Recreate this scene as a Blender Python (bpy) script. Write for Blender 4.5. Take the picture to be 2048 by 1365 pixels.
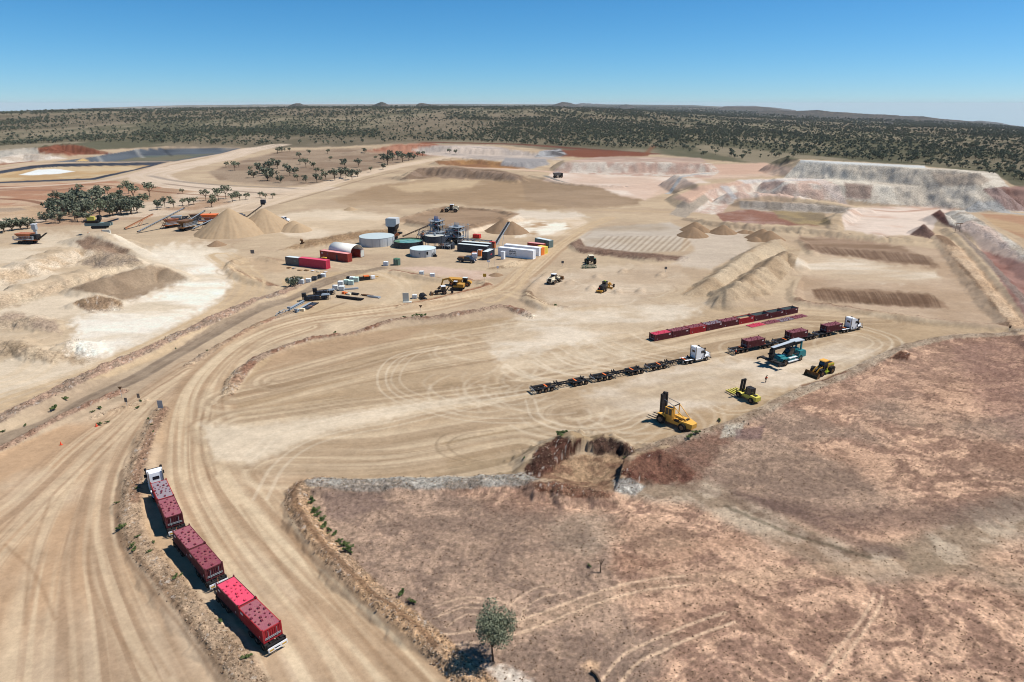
import bpy, math, random
import numpy as np
from mathutils import Vector, Matrix

random.seed(7); np.random.seed(7)
for o in list(bpy.data.objects): bpy.data.objects.remove(o, do_unlink=True)
S = bpy.context.scene
COL = S.collection
R = math.radians

# ------------------------------------------------------------------ camera
FPX, CAMH, CX, CY, VH = 1366.0, 61.5, 1024.0, 682.5, 208.0     # lens and height measured on the 2048 px photograph
PITCH = math.atan((CY-VH)/FPX); CP, SP = math.cos(PITCH), math.sin(PITCH)
cam = bpy.data.objects.new('camera', bpy.data.cameras.new('camera')); COL.objects.link(cam)
cam.location = (0, 0, CAMH); cam.rotation_euler = (R(90)-PITCH, 0, 0)
cam.data.sensor_width = 36; cam.data.lens = 36*FPX/2048
cam.data.clip_start = 1; cam.data.clip_end = 200000
S.camera = cam

# ------------------------------------------------------------------ sky, sun, exposure
SUN_EL, SUN_AZ = 57.0, 8.0            # azimuth counted from +X towards +Y
world = bpy.data.worlds.new('World'); S.world = world; world.use_nodes = True
nt = world.node_tree; nt.nodes.clear()
sky = nt.nodes.new('ShaderNodeTexSky'); sky.sky_type = 'NISHITA'; sky.sun_disc = False
sky.sun_elevation = R(SUN_EL); sky.sun_rotation = R(90-SUN_AZ)
sky.altitude = 0; sky.air_density = 0.7; sky.dust_density = 0.0; sky.ozone_density = 3.0
bg = nt.nodes.new('ShaderNodeBackground'); bg.inputs[1].default_value = 0.079
wo = nt.nodes.new('ShaderNodeOutputWorld')
gc_ = nt.nodes.new('ShaderNodeTexCoord'); sx_ = nt.nodes.new('ShaderNodeSeparateXYZ'); mz_ = nt.nodes.new('ShaderNodeMath'); mz_.operation = 'MAXIMUM'; mz_.inputs[1].default_value = 0.004; cx_ = nt.nodes.new('ShaderNodeCombineXYZ')
nt.links.new(gc_.outputs['Generated'], sx_.inputs[0]); nt.links.new(sx_.outputs[2], mz_.inputs[0]); nt.links.new(sx_.outputs[0], cx_.inputs[0]); nt.links.new(sx_.outputs[1], cx_.inputs[1]); nt.links.new(mz_.outputs[0], cx_.inputs[2]); nt.links.new(cx_.outputs[0], sky.inputs[0])
sep = nt.nodes.new('ShaderNodeSeparateColor'); com = nt.nodes.new('ShaderNodeCombineColor')      # deeper, clearer desert blue
nt.links.new(sky.outputs[0], sep.inputs[0])
for i, (g_, k_) in enumerate(((1.45, 0.66), (1.0, 0.83), (1.0, 1.10))):
    a_ = nt.nodes.new('ShaderNodeMath'); a_.operation = 'MULTIPLY'; a_.inputs[1].default_value = 0.1
    b_ = nt.nodes.new('ShaderNodeMath'); b_.operation = 'POWER'; b_.inputs[1].default_value = g_
    c_ = nt.nodes.new('ShaderNodeMath'); c_.operation = 'MULTIPLY'; c_.inputs[1].default_value = 10*k_
    nt.links.new(sep.outputs[i], a_.inputs[0]); nt.links.new(a_.outputs[0], b_.inputs[0]); nt.links.new(b_.outputs[0], c_.inputs[0]); nt.links.new(c_.outputs[0], com.inputs[i])
nt.links.new(com.outputs[0], bg.inputs[0]); nt.links.new(bg.outputs[0], wo.inputs[0])
sun = bpy.data.objects.new('sun', bpy.data.lights.new('sun', 'SUN')); COL.objects.link(sun)
sun.data.energy = 4.6; sun.data.angle = R(0.5); sun.data.color = (1.0, 0.955, 0.89)
sd = Vector((math.cos(R(SUN_EL))*math.cos(R(SUN_AZ)), math.cos(R(SUN_EL))*math.sin(R(SUN_AZ)), math.sin(R(SUN_EL))))
sun.rotation_euler = sd.to_track_quat('Z', 'Y').to_euler(); sun.location = (60, 20, 120)
S.view_settings.view_transform = 'Standard'; S.view_settings.look = 'None'
S.view_settings.exposure = 0.33; S.view_settings.gamma = 1; S.view_settings.use_curve_mapping = False
S.render.engine = 'CYCLES'; S.cycles.filter_width = 1.05
S.render.resolution_x, S.render.resolution_y = 1024, 682
S.cycles.max_bounces = 4; S.cycles.diffuse_bounces = 2; S.cycles.glossy_bounces = 2

# ------------------------------------------------------------------ from the photograph's pixels to places on the ground
def G(u, v, z=0.0):
    u = np.asarray(u, float); v = np.asarray(v, float)
    xu = (u-CX)/FPX; yu = (v-CY)/FPX
    t = (z-CAMH)/(-(SP+yu*CP))
    return xu*t, (CP-yu*SP)*t
def PX(x, y, z):
    zz = z-CAMH; d = y*CP-zz*SP
    return CX+FPX*x/d, CY-FPX*(y*SP+zz*CP)/d
def srgb(c):
    c = np.asarray(c, float)/255.0
    return np.where(c <= 0.04045, c/12.92, ((c+0.055)/1.055)**2.4)

# ------------------------------------------------------------------ noise
def _hash(ix, iy, s):
    n = (ix.astype(np.int64)*374761393 + iy.astype(np.int64)*668265263 + s*144269504) & 0xffffffff
    n = ((n ^ (n >> 13))*1274126177) & 0xffffffff
    n = (n ^ (n >> 16)) & 0xffff
    return n/65535.0
def vnoise(x, y, s=0):
    ix = np.floor(x); iy = np.floor(y); fx = x-ix; fy = y-iy
    fx = fx*fx*(3-2*fx); fy = fy*fy*(3-2*fy)
    a = _hash(ix, iy, s); b = _hash(ix+1, iy, s); c = _hash(ix, iy+1, s); d = _hash(ix+1, iy+1, s)
    return (a+(b-a)*fx)*(1-fy)+(c+(d-c)*fx)*fy
def fbm(x, y, o=4, s=0, g=0.5):
    r = 0; a = 1; t = 0
    for i in range(o):
        r = r+a*vnoise(x, y, s+i*17); t += a; a *= g; x = x*2.03+11.3; y = y*2.03-7.7
    return r/t
def sst(a, b, x):
    t = np.clip((x-a)/(b-a), 0, 1); return t*t*(3-2*t)
def smooth_line(p, n=6):
    p = np.asarray(p, float)
    if len(p) < 3: return p
    q = np.vstack([2*p[0]-p[1], p, 2*p[-1]-p[-2]]); out = []
    for i in range(1, len(q)-2):
        for k in range(n):
            t = k/n
            out.append(0.5*((2*q[i])+(-q[i-1]+q[i+1])*t+(2*q[i-1]-5*q[i]+4*q[i+1]-q[i+2])*t*t+(-q[i-1]+3*q[i]-3*q[i+1]+q[i+2])*t**3))
    out.append(q[-2]); return np.array(out)
def seg_dist(X, Y, L, attr=None):
    """distance to polyline, arc length along it, signed side, interpolated attribute"""
    best = np.full(X.shape, 1e18); ss = np.zeros_like(X); sg = np.zeros_like(X); at = np.zeros_like(X); acc = 0.0
    for i in range(len(L)-1):
        ax, ay = L[i, 0], L[i, 1]; dx = L[i+1, 0]-ax; dy = L[i+1, 1]-ay; l2 = dx*dx+dy*dy
        if l2 < 1e-12: continue
        l = math.sqrt(l2)
        t = np.clip(((X-ax)*dx+(Y-ay)*dy)/l2, 0, 1)
        ex = X-ax-t*dx; ey = Y-ay-t*dy; d = ex*ex+ey*ey
        m = d < best
        best = np.where(m, d, best); ss = np.where(m, acc+t*l, ss)
        sg = np.where(m, np.sign(dx*ey-dy*ex), sg)
        if attr is not None: at = np.where(m, attr[i]+(attr[i+1]-attr[i])*t, at)
        acc += l
    return np.sqrt(best), ss, sg, at
def inside(X, Y, P):
    r = np.zeros(X.shape, bool); n = len(P)
    for i in range(n):
        x0, y0 = P[i]; x1, y1 = P[(i+1) % n]
        if y0 == y1: continue
        c = ((y0 > Y) != (y1 > Y)) & (X < (x1-x0)*(Y-y0)/(y1-y0)+x0)
        r ^= c
    return r
def poly_sd(X, Y, P):
    P = np.asarray(P, float); d, _, _, _ = seg_dist(X, Y, np.vstack([P, P[:1]]))
    return np.where(inside(X, Y, P), -d, d)

def bush_density(u, v, x, y):
    d = .22+.85*sst(.44, .60, fbm(x/150, y/300, 4, 101))
    d = d*(.8+.45*sst(.40, .60, fbm(x/420+4, y/110+9, 3, 102)))
    d = d*np.where(u > 1000, 1.35, 1.0)*np.where(u < 420, .95, 1.0)
    d = d*np.where((u < 700) & (v < 255), .85, 1.0)
    lb_ = np.interp(u, [-400, 0, 150, 330, 480, 560, 700, 790, 900, 1100, 1260, 1310, 1420, 1560, 1610, 1850, 1960, 2060, 2400], [300, 292, 284, 288, 292, 290, 290, 284, 282, 292, 297, 296, 314, 326, 310, 330, 342, 372, 430])
    belt = np.exp(-((v-np.interp(u, [0, 200, 420, 700], [292, 276, 262, 268]))/7)**2)*(u < 760)
    d = d+1.6*belt
    belt2 = np.exp(-((v-np.interp(u, [700, 1000, 1400, 2000], [300, 262, 268, 300]))/12)**2)*(u > 760); d = d+.9*belt2
    d = np.where(v > lb_, 0, d)
    d = np.where((np.abs(u-np.interp(v, [270, 300], [1322, 1296])) < 3.5) & (v > 276), 0, d)
    return d

# ------------------------------------------------------------------ terrain height
HZ = np.array([(-900, 262), (-300, 240), (0, 229), (120, 221.5), (250, 216), (430, 210.5), (600, 209), (900, 208.3), (1200, 209), (1350, 210.5), (1450, 215), (1536, 221), (1636, 226), (1773, 233), (1900, 243), (2048, 262), (2300, 290), (2900, 330)], float)
def far_drop(x, y):
    r = np.maximum(y, 1.0); u = CX+FPX*CP*x/np.maximum(y*1.0, 50)*1.0
    vs = np.interp(u, HZ[:, 0], HZ[:, 1])-208.0
    rr = np.maximum(r-900, 0)
    return -(vs/FPX)*rr*rr/(rr+900)*1.09+CAMH*.97*sst(7000, 24000, r)
FEAT = []
def ridge(pts, tw=0.3, slope=0.62, wob=0.25, bs=1.0, mode='max'):
    """earth ridge: crest pixels with heights (u, v, h), half width of the flat top in metres, side slope"""
    p = smooth_line(pts, 4); x, y = G(p[:, 0], p[:, 1], p[:, 2])
    FEAT.append(('r', np.stack([x, y], 1), p[:, 2], tw, slope, wob, bs, mode))
def plateau(pts, h, slope=0.7, wob=0.35, back=None):
    p = np.asarray(pts, float); x, y = G(p[:, 0], p[:, 1], h)
    P = np.stack([x, y], 1)
    if back:
        q = P[::-1].copy(); q[:, 1] += back; P = np.vstack([P, q])
    FEAT.append(('p', P, h, slope, wob))
def basin(pts, depth, slope=0.5):
    p = np.asarray(pts, float); x, y = G(p[:, 0], p[:, 1], 0)
    FEAT.append(('b', np.stack([x, y], 1), depth, slope))

def height(x, y):
    x = np.asarray(x, float); y = np.asarray(y, float)
    sh = x.shape; x = x.ravel(); y = y.ravel()
    z = np.zeros_like(x)
    wn = None
    for f in FEAT:
        P = f[1]; mn = P.min(0); mx = P.max(0)
        hh = float(np.max(f[2])); m = abs(hh)/0.4+10
        k = np.nonzero((x > mn[0]-m) & (x < mx[0]+m) & (y > mn[1]-m) & (y < mx[1]+m))[0]
        if not len(k): continue
        X = x[k]; Y = y[k]
        sc = 0.5 if hh < 3 else 0.16
        nn = fbm(X*sc, Y*sc, 3, 5)-0.5
        if f[0] == 'r':
            d, s, sg, h = seg_dist(X, Y, P, f[2])
            nn2 = fbm(s*0.35, d*0.1, 2, 9)-0.5
            zz = h*(1+nn2*f[5]*1.2)-np.maximum(0, d-f[3])*f[4]*(1+nn*f[5]*1.6)
            zz = np.where(d < f[3]+abs(h).max()/f[4]*1.5+3, zz, -99)
            if f[7] == 'add': z[k] += np.maximum(zz, 0)
            else: z[k] = np.where(zz > 0, np.maximum(z[k], zz), z[k])
        elif f[0] == 'p':
            sdst = poly_sd(X, Y, P)+nn*f[4]*min(f[2], 8)*1.1
            zz = f[2]-np.maximum(0, sdst)*f[3]
            z[k] = np.where(zz > 0, np.maximum(z[k], zz), z[k])
        elif f[0] == 'b':
            sdst = poly_sd(X, Y, P)
            zz = -np.minimum(f[2], np.maximum(0, -sdst)*f[3])
            z[k] = np.where(sdst < 0, np.minimum(z[k], zz), z[k])
    z += far_drop(x, y)
    r = np.hypot(x, y); roll = sst(1000, 3500, r)
    u = CX+FPX*CP*x/np.maximum(y, 50)
    up = sst(850, 3300, r)*(1-sst(4300, 6500, r))*(1-sst(1050, 1500, u))
    z += roll*(fbm(x/900, y/900, 3, 31)-0.5)*12+up*(40+14*(fbm(x/700+4, y/500, 4, 33)-.5))
    return z.reshape(sh)
def hz(x, y): return float(height(np.array([x]), np.array([y]))[0])
# ------------------------------------------------------------------ earthworks (crest pixels, heights in metres)
# roadside windrows and bunds
ridge([(452, 790, .3), (470, 752, 1.0), (510, 718, 1.1), (560, 695, 1.1), (620, 676, 1.1), (700, 664, 1.1), (760, 648, 1.2), (800, 637, 1.3), (880, 630, 1.2), (960, 617, 1.3), (1010, 610, 1.2), (1040, 618, 1.1), (1062, 630, .5)], .6, .55)
ridge([(-80, 880, 1.2), (0, 838, 1.3), (100, 788, 1.3), (190, 742, 1.3), (260, 711, 1.3), (330, 682, 1.4), (400, 650, 1.4), (450, 625, 1.3), (500, 604, 1.2), (560, 586, 1.0), (600, 566, .6)], 1.4, .5, .5)
ridge([(-60, 930, .7), (0, 895, .8), (60, 866, .8), (130, 828, .8), (200, 797, .7), (245, 778, .3)], .6, .5, .5)
ridge([(372, 730, .3), (430, 695, .6), (500, 656, .7), (550, 633, .6), (620, 612, .3)], .5, .5, .5)
ridge([(185, 834, .2), (240, 816, .45), (292, 800, .3)], .5, .45, .5)
ridge([(322, 815, .4), (304, 858, .7), (284, 910, .65), (268, 970, .7), (262, 1030, .7), (276, 1085, .7), (314, 1135, .7), (356, 1185, .7), (404, 1240, .7), (446, 1292, .7), (486, 1344, .7), (560, 1440, .7)], .9, .35, .6)
ridge([(640, 958, .8), (606, 965, 1.0), (592, 985, 1.2), (594, 1012, 1.2), (614, 1050, 1.2), (654, 1100, 1.2), (698, 1150, 1.2), (746, 1194, 1.2), (796, 1232, 1.2), (842, 1268, 1.1), (878, 1300, .9), (930, 1350, .6), (990, 1400, .5)], .4, .6, .6)
ridge([(628, 968, 1.0), (700, 966, .9), (800, 964, 1.0), (900, 962, .9), (1000, 958, 1.0), (1052, 956, 1.0)], 1.1, .5, .6)
# pit beside the hardstand
ridge([(1046, 940, .8), (1068, 912, 1.8), (1098, 884, 2.4), (1128, 874, 2.8), (1156, 882, 2.0), (1162, 905, .8)], .9, .5, .9)
ridge([(1098, 884, 2.2), (1106, 906, 1.4), (1110, 930, .6)], .8, .5, .9)
ridge([(1178, 878, 1.2), (1200, 872, 1.9), (1222, 876, 1.7), (1248, 884, 1.9), (1276, 902, .6)], .5, .6, .9)
ridge([(1056, 956, 1.0), (1080, 964, 1.6), (1110, 970, 1.3), (1135, 982, 1.7), (1165, 980, 1.4), (1225, 988, 1.0)], .7, .6, .9)
ridge([(1244, 962, .9), (1252, 936, 1.6), (1275, 915, 1.8), (1310, 903, 1.6), (1360, 922, .9), (1400, 952, .3)], 1.6, .36, .9)
basin([(1080, 955), (1108, 938), (1120, 918), (1148, 908), (1172, 900), (1205, 908), (1240, 905), (1264, 916), (1246, 934), (1240, 960), (1228, 985), (1180, 978), (1150, 974), (1110, 962)], 2.6, .32)
ridge([(1285, 905, .4), (1345, 878, .5), (1405, 864, .5), (1475, 842, .5), (1545, 808, .45), (1605, 778, .45), (1660, 762, .6), (1705, 742, .5), (1800, 697, .6), (1900, 673, .6), (2060, 666, .6)], .8, .45, .6)
ridge([(1782, 712, .8), (1800, 706, 1.3), (1815, 710, .8)], .8, .6, .8)
# bunds round the pads behind
ridge([(1162, 476, .8), (1146, 488, 1.2), (1165, 498, 1.3), (1210, 503, 1.3), (1255, 508, 1.5), (1300, 514, 1.6), (1345, 514, 1.4), (1375, 518, .5)], .7, .6, .5)
ridge([(1098, 543, .5), (1064, 572, .8), (1056, 590, 1.2), (1072, 601, 1.6), (1092, 609, 1.5), (1125, 614, .6)], .7, .6, .5)
ridge([(786, 541, 1.0), (830, 549, 1.2), (880, 556, 1.2), (930, 557, 1.2), (968, 562, 1.0), (976, 570, .8), (945, 581, .9), (900, 592, .9), (850, 604, .9), (800, 612, .6)], .6, .55, .5)
ridge([(452, 540, .6), (468, 521, 1.2), (510, 513, 1.2), (555, 520, .8)], .8, .5, .6)
ridge([(455, 536, .8), (476, 547, 1.3), (508, 560, 1.2), (545, 573, .6)], .8, .5, .6)
ridge([(980, 536, .5), (1010, 531, .8), (1045, 520, .6)], .7, .5, .6)
ridge([(560, 500, .4), (610, 488, 1.6), (660, 476, 2.2), (712, 464, 2.6), (760, 458, 2.4), (800, 460, 1.6)], 1.2, .5, .7)
ridge([(590, 578, .2), (640, 560, .8), (700, 543, .8), (720, 538, .4)], 1.2, .35, .5)
plateau([(800, 436), (850, 424), (895, 416), (990, 424), (1030, 429), (1000, 440), (950, 452), (915, 458), (870, 450)], 1.6, .6, .3)
ridge([(782, 441, 2.2), (835, 427, 2.6), (885, 414, 2.8), (950, 416, 2.2), (1000, 422, 2.6), (1030, 427, 3.2)], .8, .6, .5)
ridge([(1030, 428, 3.2), (1010, 434, 3.0), (980, 441, 2.2), (950, 449, 2.6), (918, 454, 2.8), (870, 448, 2.4), (820, 441, 2.2)], .8, .6, .5)
ridge([(808, 356, 1.5), (835, 338, 5.0), (880, 336, 6.0), (940, 341, 5.5), (1000, 346, 5.5), (1036, 353, 4.5), (1050, 360, 1)], 2.0, .5, .5)
ridge([(770, 356, .5), (800, 352, 3), (815, 356, 2.5)], 1, .5, .5)
ridge([(1060, 350, 1.2), (1095, 357, 1.6), (1125, 365, 1.6), (1170, 369, 1.5), (1245, 372, 1.2)], 1.0, .7, .5)
ridge([(1372, 436, 1), (1420, 441, 2.2), (1480, 447, 2.4), (1560, 452, 2.4), (1640, 459, 2.2), (1700, 467, 2.2), (1780, 474, 2.0), (1850, 476, 1.5)], 1.4, .55, .7)
ridge([(1876, 470, 1.6), (1902, 490, 2), (1935, 530, 1.8), (1962, 566, 1.8), (1995, 606, 1.8), (2030, 645, 1.4), (2070, 690, 1)], 1.6, .5, .5)
ridge([(1900, 455, 2), (1940, 492, 2.2), (1985, 540, 2.2), (2030, 588, 2.2), (2090, 650, 2.0)], 1.4, .55, .4)
ridge([(1596, 560, .6), (1590, 588, 1.1), (1608, 602, 1.2), (1680, 611, 1.1), (1760, 624, 1.2), (1850, 636, 1.3), (1940, 645, 1.3), (2010, 652, 1.0)], .8, .5, .5)
ridge([(1600, 478, 1), (1618, 492, 1.2), (1625, 505, 1.0)], .8, .5, .6)
ridge([(1902, 500, 1.2), (1920, 530, 1.4), (1945, 562, 1.4)], .8, .5, .5)
# long product windrows by the hardstand
ridge([(1374, 588, .5), (1420, 560, 3.2), (1470, 524, 3.6), (1520, 492, 3.6), (1560, 478, 3.0)], .6, .62, .35)
ridge([(1425, 598, 1.5), (1462, 578, 5.0), (1500, 550, 4.2), (1540, 524, 4.6), (1572, 505, 4.0), (1592, 520, 3.4)], .6, .62, .45)
ridge([(1462, 578, 5.0), (1490, 596, 1.5)], .6, .62, .4)
ridge([(1500, 556, 4.4), (1530, 580, 1.5)], .6, .62, .4)
# small scraped heaps on the pad
for q in [(1130, 536, 1090, 550), (1196, 548, 1190, 556), (1248, 537, 1240, 546), (1325, 544, 1315, 553), (1238, 578, 1228, 585), (1285, 575, 1275, 585), (1185, 570, 1176, 580), (1145, 560, 1128, 566)]:
    ridge([(q[0], q[1], .3), ((q[0]+q[2])/2, (q[1]+q[3])/2, .8), (q[2], q[3], .3)], .5, .5, .6)
# left hand benches and stockpile
ridge([(-40, 545, 3.0), (40, 528, 3.4), (100, 506, 3.4), (150, 492, 3.0), (190, 496, 2.4)], 3.0, .42, .7)
ridge([(165, 526, .8), (190, 512, 2.6), (225, 510, 3.2), (255, 514, 2.8), (285, 530, .8)], 2.0, .5, .6)
ridge([(-40, 596, 2.2), (50, 570, 2.6), (130, 550, 2.6), (200, 534, 2.0), (250, 528, 1.0)], 1.8, .4, .7)
ridge([(140, 576, 1.5), (190, 562, 3.8), (250, 545, 4.2), (305, 530, 4.6), (330, 536, 3.5), (375, 552, 1.5)], 1.4, .5, .4)
ridge([(150, 604, 1.5), (190, 592, 2.6), (222, 590, 2.4), (240, 600, 1.0)], 1.5, .5, .7)
ridge([(-20, 640, 1.2), (40, 632, 1.8), (80, 640, 1.8), (110, 650, 1.2)], 1.5, .45, .9)
ridge([(0, 690, 1.0), (30, 683, 1.6), (70, 700, 1.4), (105, 712, 1.0)], 1.4, .45, .9)
ridge([(100, 712, .6), (150, 680, 2.2), (185, 700, .6)], 1.6, .45, .9)
ridge([(178, 466, 4.6), (206, 466, 4.6), (232, 480, 3.2), (262, 494, 1.8), (300, 512, .2)], 2.6, .6, .35)
ridge([(130, 480, 1.2), (160, 472, 3.2), (180, 467, 4.4)], 2.0, .6, .4)
ridge([(250, 478, .8), (275, 486, 1.4), (305, 494, .6)], 1.0, .5, .8)
# waste rock dumps
plateau([(1606, 322), (1660, 326), (1720, 330), (1780, 333), (1840, 338), (1900, 341), (1955, 345)], 21, .74, .7, back=45)
plateau([(1585, 368), (1700, 371), (1850, 374), (1975, 377)], 11, .72, .5, back=40)
plateau([(1960, 380), (2000, 378), (2120, 380)], 9, .7, .5, back=60)
plateau([(1130, 324), (1200, 325), (1300, 326), (1412, 328)], 8.5, .6, .4, back=26)
plateau([(1395, 369), (1450, 365), (1540, 357), (1640, 362)], 9, .75, .4, back=70)
plateau([(1376, 398), (1410, 383), (1450, 373), (1480, 373)], 5, .6, .4, back=30)
ridge([(1470, 385, 6.5), (1560, 390, 5.5), (1640, 402, 3.5), (1712, 414, 1.2)], 4, .6, .3)
ridge([(1490, 401, 3.6), (1600, 407, 3.4), (1700, 417, 2.0), (1735, 420, 1.2)], 3, .6, .3)
ridge([(1878, 424, 5), (1895, 436, 4.0), (1912, 448, 2)], 1.2, .65, .4)
ridge([(1916, 420, 5), (1950, 440, 5), (1990, 466, 5), (2040, 497, 4), (2100, 540, 4)], 2.5, .6, .3)
ridge([(1838, 456, 2), (1847, 452, 4), (1858, 458, 3.2), (1868, 468, 1)], .8, .6, .4)
ridge([(1668, 455, 1), (1672, 437, 3), (1690, 424, 3.5), (1702, 418, 2)], 2, .6, .5)
ridge([(880, 322, 4), (920, 316, 5), (980, 320, 4), (1040, 325, 4), (1110, 322, 4)], 4, .4, .5)
ridge([(700, 305, 2), (760, 295, 6), (840, 291, 7), (900, 294, 6), (1000, 300, 5), (1100, 303, 4)], 6, .3, .4)
ridge([(-60, 312, 6), (30, 300, 8), (80, 298, 8), (120, 306, 5)], 8, .35, .4)
ridge([(75, 300, 7), (110, 292, 9), (150, 292, 9), (190, 302, 4), (225, 306, 2)], 6, .4, .4)
ridge([(-40, 324, 4), (40, 310, 5), (90, 312, 5), (130, 318, 1)], 6, .4, .4)
# lined ponds
basin([(-60, 352), (0, 343), (60, 333), (110, 329), (335, 324), (300, 333), (190, 358), (0, 366), (-60, 368)], 3.0, .28)
basin([(108, 325), (180, 316), (275, 300), (330, 297), (478, 298), (440, 308), (350, 322)], 5.0, .3)

# ------------------------------------------------------------------ ground grid: fine where the eye is near, coarse far off
vr = [211.2, 211.7, 212.3, 212.9, 213.6, 214.4, 215.2]
v = 216.0
while v < 318: vr.append(v); v += 1.0
while v < 470: vr.append(v); v += 0.5
while v < 800: vr.append(v); v += 1.5
while v < 1480: vr.append(v); v += 2.3
while v < 2300: vr.append(v); v += 14
vr = np.array(vr)[::-1]
ur = np.concatenate([np.arange(-1400, -160, 30), np.arange(-160, 2210, 2.45), np.arange(2210, 3500, 30)])
UU, VV = np.meshgrid(ur, vr)
GX, GY = G(UU, VV)
NR, NC = GX.shape
gx = GX.ravel(); gy = GY.ravel()
gz = height(gx, gy)
U, V = PX(gx, gy, gz)
NV = len(gx)
colr = np.zeros((NV, 3)); rock = np.zeros(NV); grain = np.zeros(NV)
RAD = np.hypot(gx, gy)

# ------------------------------------------------------------------ soil colours
def sel(P, m):
    a = P.min(0)-m; b = P.max(0)+m
    return np.nonzero((U > a[0]) & (U < b[0]) & (V > a[1]) & (V < b[1]))[0]
def blend(k, c, a):
    c = srgb(c)
    if c.ndim == 1: c = c[None, :]
    colr[k] = colr[k]*(1-a[:, None])+c*a[:, None]
def area(pts, c, f=3, jit=3, op=1.0, rk=None, c2=None, sc=.15, st=(1, 1), smooth=0, mot=.5):
    """soil patch with a frayed edge; c2 mottles it"""
    P = np.asarray(pts, float)
    if smooth: P = smooth_line(np.vstack([P, P[:1]]), 4)[:-1]
    k = sel(P, f+jit+2)
    if not len(k): return
    u = U[k]; w = V[k]; X = gx[k]; Y = gy[k]
    n1 = fbm(u*.09, w*.16, 3, 3)-.5; n2 = fbm(u*.09+50, w*.16+9, 3, 4)-.5
    d = poly_sd(u+n1*jit*2.2, w+n2*jit*1.4, P)
    a = sst(f, -f, d)*op
    if c2 is not None:
        m = sst(mot-.16, mot+.16, fbm(X*sc*st[0], Y*sc*st[1], 4, 21))
        cc = srgb(c)[None]*(1-m[:, None])+srgb(c2)[None]*m[:, None]
        colr[k] = colr[k]*(1-a[:, None])+cc*a[:, None]
    else: blend(k, c, a)
    if rk is not None: rock[k] = rock[k]*(1-a)+rk*a
def track(pts, w, c, op=.6, f=.4, rk=None, streak=0, c2=None, s0=0, fade=0, fine=1.0):
    """band along a line, width in metres; streak draws wheel-worn streaks along it"""
    p = smooth_line(pts, 6); x, y = G(p[:, 0], p[:, 1])
    L = np.stack([x, y], 1)
    wp = PX(x, y, 0*x)
    sc = FPX/np.maximum(y*CP+CAMH*SP, 20)
    m = (w*sc).max()+4
    k = sel(p[:, :2], m)
    if not len(k): return
    X = gx[k]; Y = gy[k]
    d, s, sg, _ = seg_dist(X, Y, L)
    q = np.nonzero(d < w*.5+f*3)[0]; k = k[q]; d = d[q]; s = s[q]; sg = sg[q]
    hw = w/2*(1+.25*(vnoise(s*.12, s*0+3, s0)-.5))
    px = np.maximum(1, 0)
    sp = np.maximum(RAD[k]*RAD[k]/CAMH/FPX*1.1, RAD[k]/FPX*1.2)*.6
    ff = np.maximum(f, sp)
    a = sst(hw+ff*.5, hw-ff*.5-1e-3, d)*op
    if fade:
        T = s.max() if len(s) else 1
        a = a*sst(0, fade, s)*sst(0, fade, T-s)
    if streak:
        dd = d*sg
        n = fbm(dd*1.1*fine+vnoise(s*.02, s*0, 8)*2, s*.018, 3, 41+s0)
        a = a*(1-streak+streak*2*sst(.35, .65, n))
        a = np.clip(a, 0, 1)
    if c2 is not None:
        mm = sst(.4, .6, fbm(gx[k]*.3, gy[k]*.3, 3, 61))[:, None]
        colr[k] = colr[k]*(1-a[:, None])+(srgb(c)[None]*(1-mm)+srgb(c2)[None]*mm)*a[:, None]
    else: blend(k, c, a)
    if rk is not None: rock[k] = rock[k]*(1-a)+rk*a

TAN = (211, 185, 151); TAN2 = (217, 192, 158); SAND = (218, 190, 156); CHALK = (238, 224, 202); PALE = (228, 208, 182)
BROWN = (178, 149, 116); DUST = (202, 175, 143); RED = (158, 104, 80); RDARK = (124, 76, 60); GREY = (178, 170, 158)
# bushland
n = fbm(gx/60, gy/200, 4, 71); n2 = fbm(gx/400, gy/900, 3, 72)
n = sst(.38, .62, n); c = srgb((164, 150, 124))[None]*(1-n[:, None])+srgb((126, 122, 98))[None]*n[:, None]
pk = sst(.45, .62, n2)[:, None]; c = c*(1-pk*.5)+srgb((164, 144, 122))[None]*pk*.4
colr[:] = c
far = sst(2600, 7000, gy); band = sst(.36, .56, fbm(gx/900+3, gy/520, 4, 73))
dk = far*(.35+.5*band)*sst(-600, 500, gx-0*gy+1500)
colr[:] = colr*(1-dk[:, None])+srgb((88, 96, 88))[None]*dk[:, None]
lite = sst(.58, .70, fbm(gx/1500+7, gy/900, 3, 74))*sst(9000, 16000, gy)
colr[:] = colr*(1-.7*lite[:, None])+srgb((206, 190, 168))[None]*.7*lite[:, None]
hf = sst(14000, 40000, gy); 
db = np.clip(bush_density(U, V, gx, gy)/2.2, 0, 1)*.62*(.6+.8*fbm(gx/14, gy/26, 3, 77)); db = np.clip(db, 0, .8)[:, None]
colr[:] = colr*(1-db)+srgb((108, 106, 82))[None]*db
# mine ground
area([(-1500, 372), (-300, 340), (0, 300), (60, 296), (200, 300), (330, 294), (480, 296), (560, 297), (640, 295), (750, 290), (840, 287), (1000, 291), (1100, 300), (1310, 308), (1440, 322), (1560, 330), (1600, 318), (1850, 332), (1990, 350), (2030, 372), (2120, 400), (2400, 420), (3600, 520), (3600, 2300), (-1500, 2300)], TAN, 2, 2, c2=DUST, sc=.05)
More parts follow.
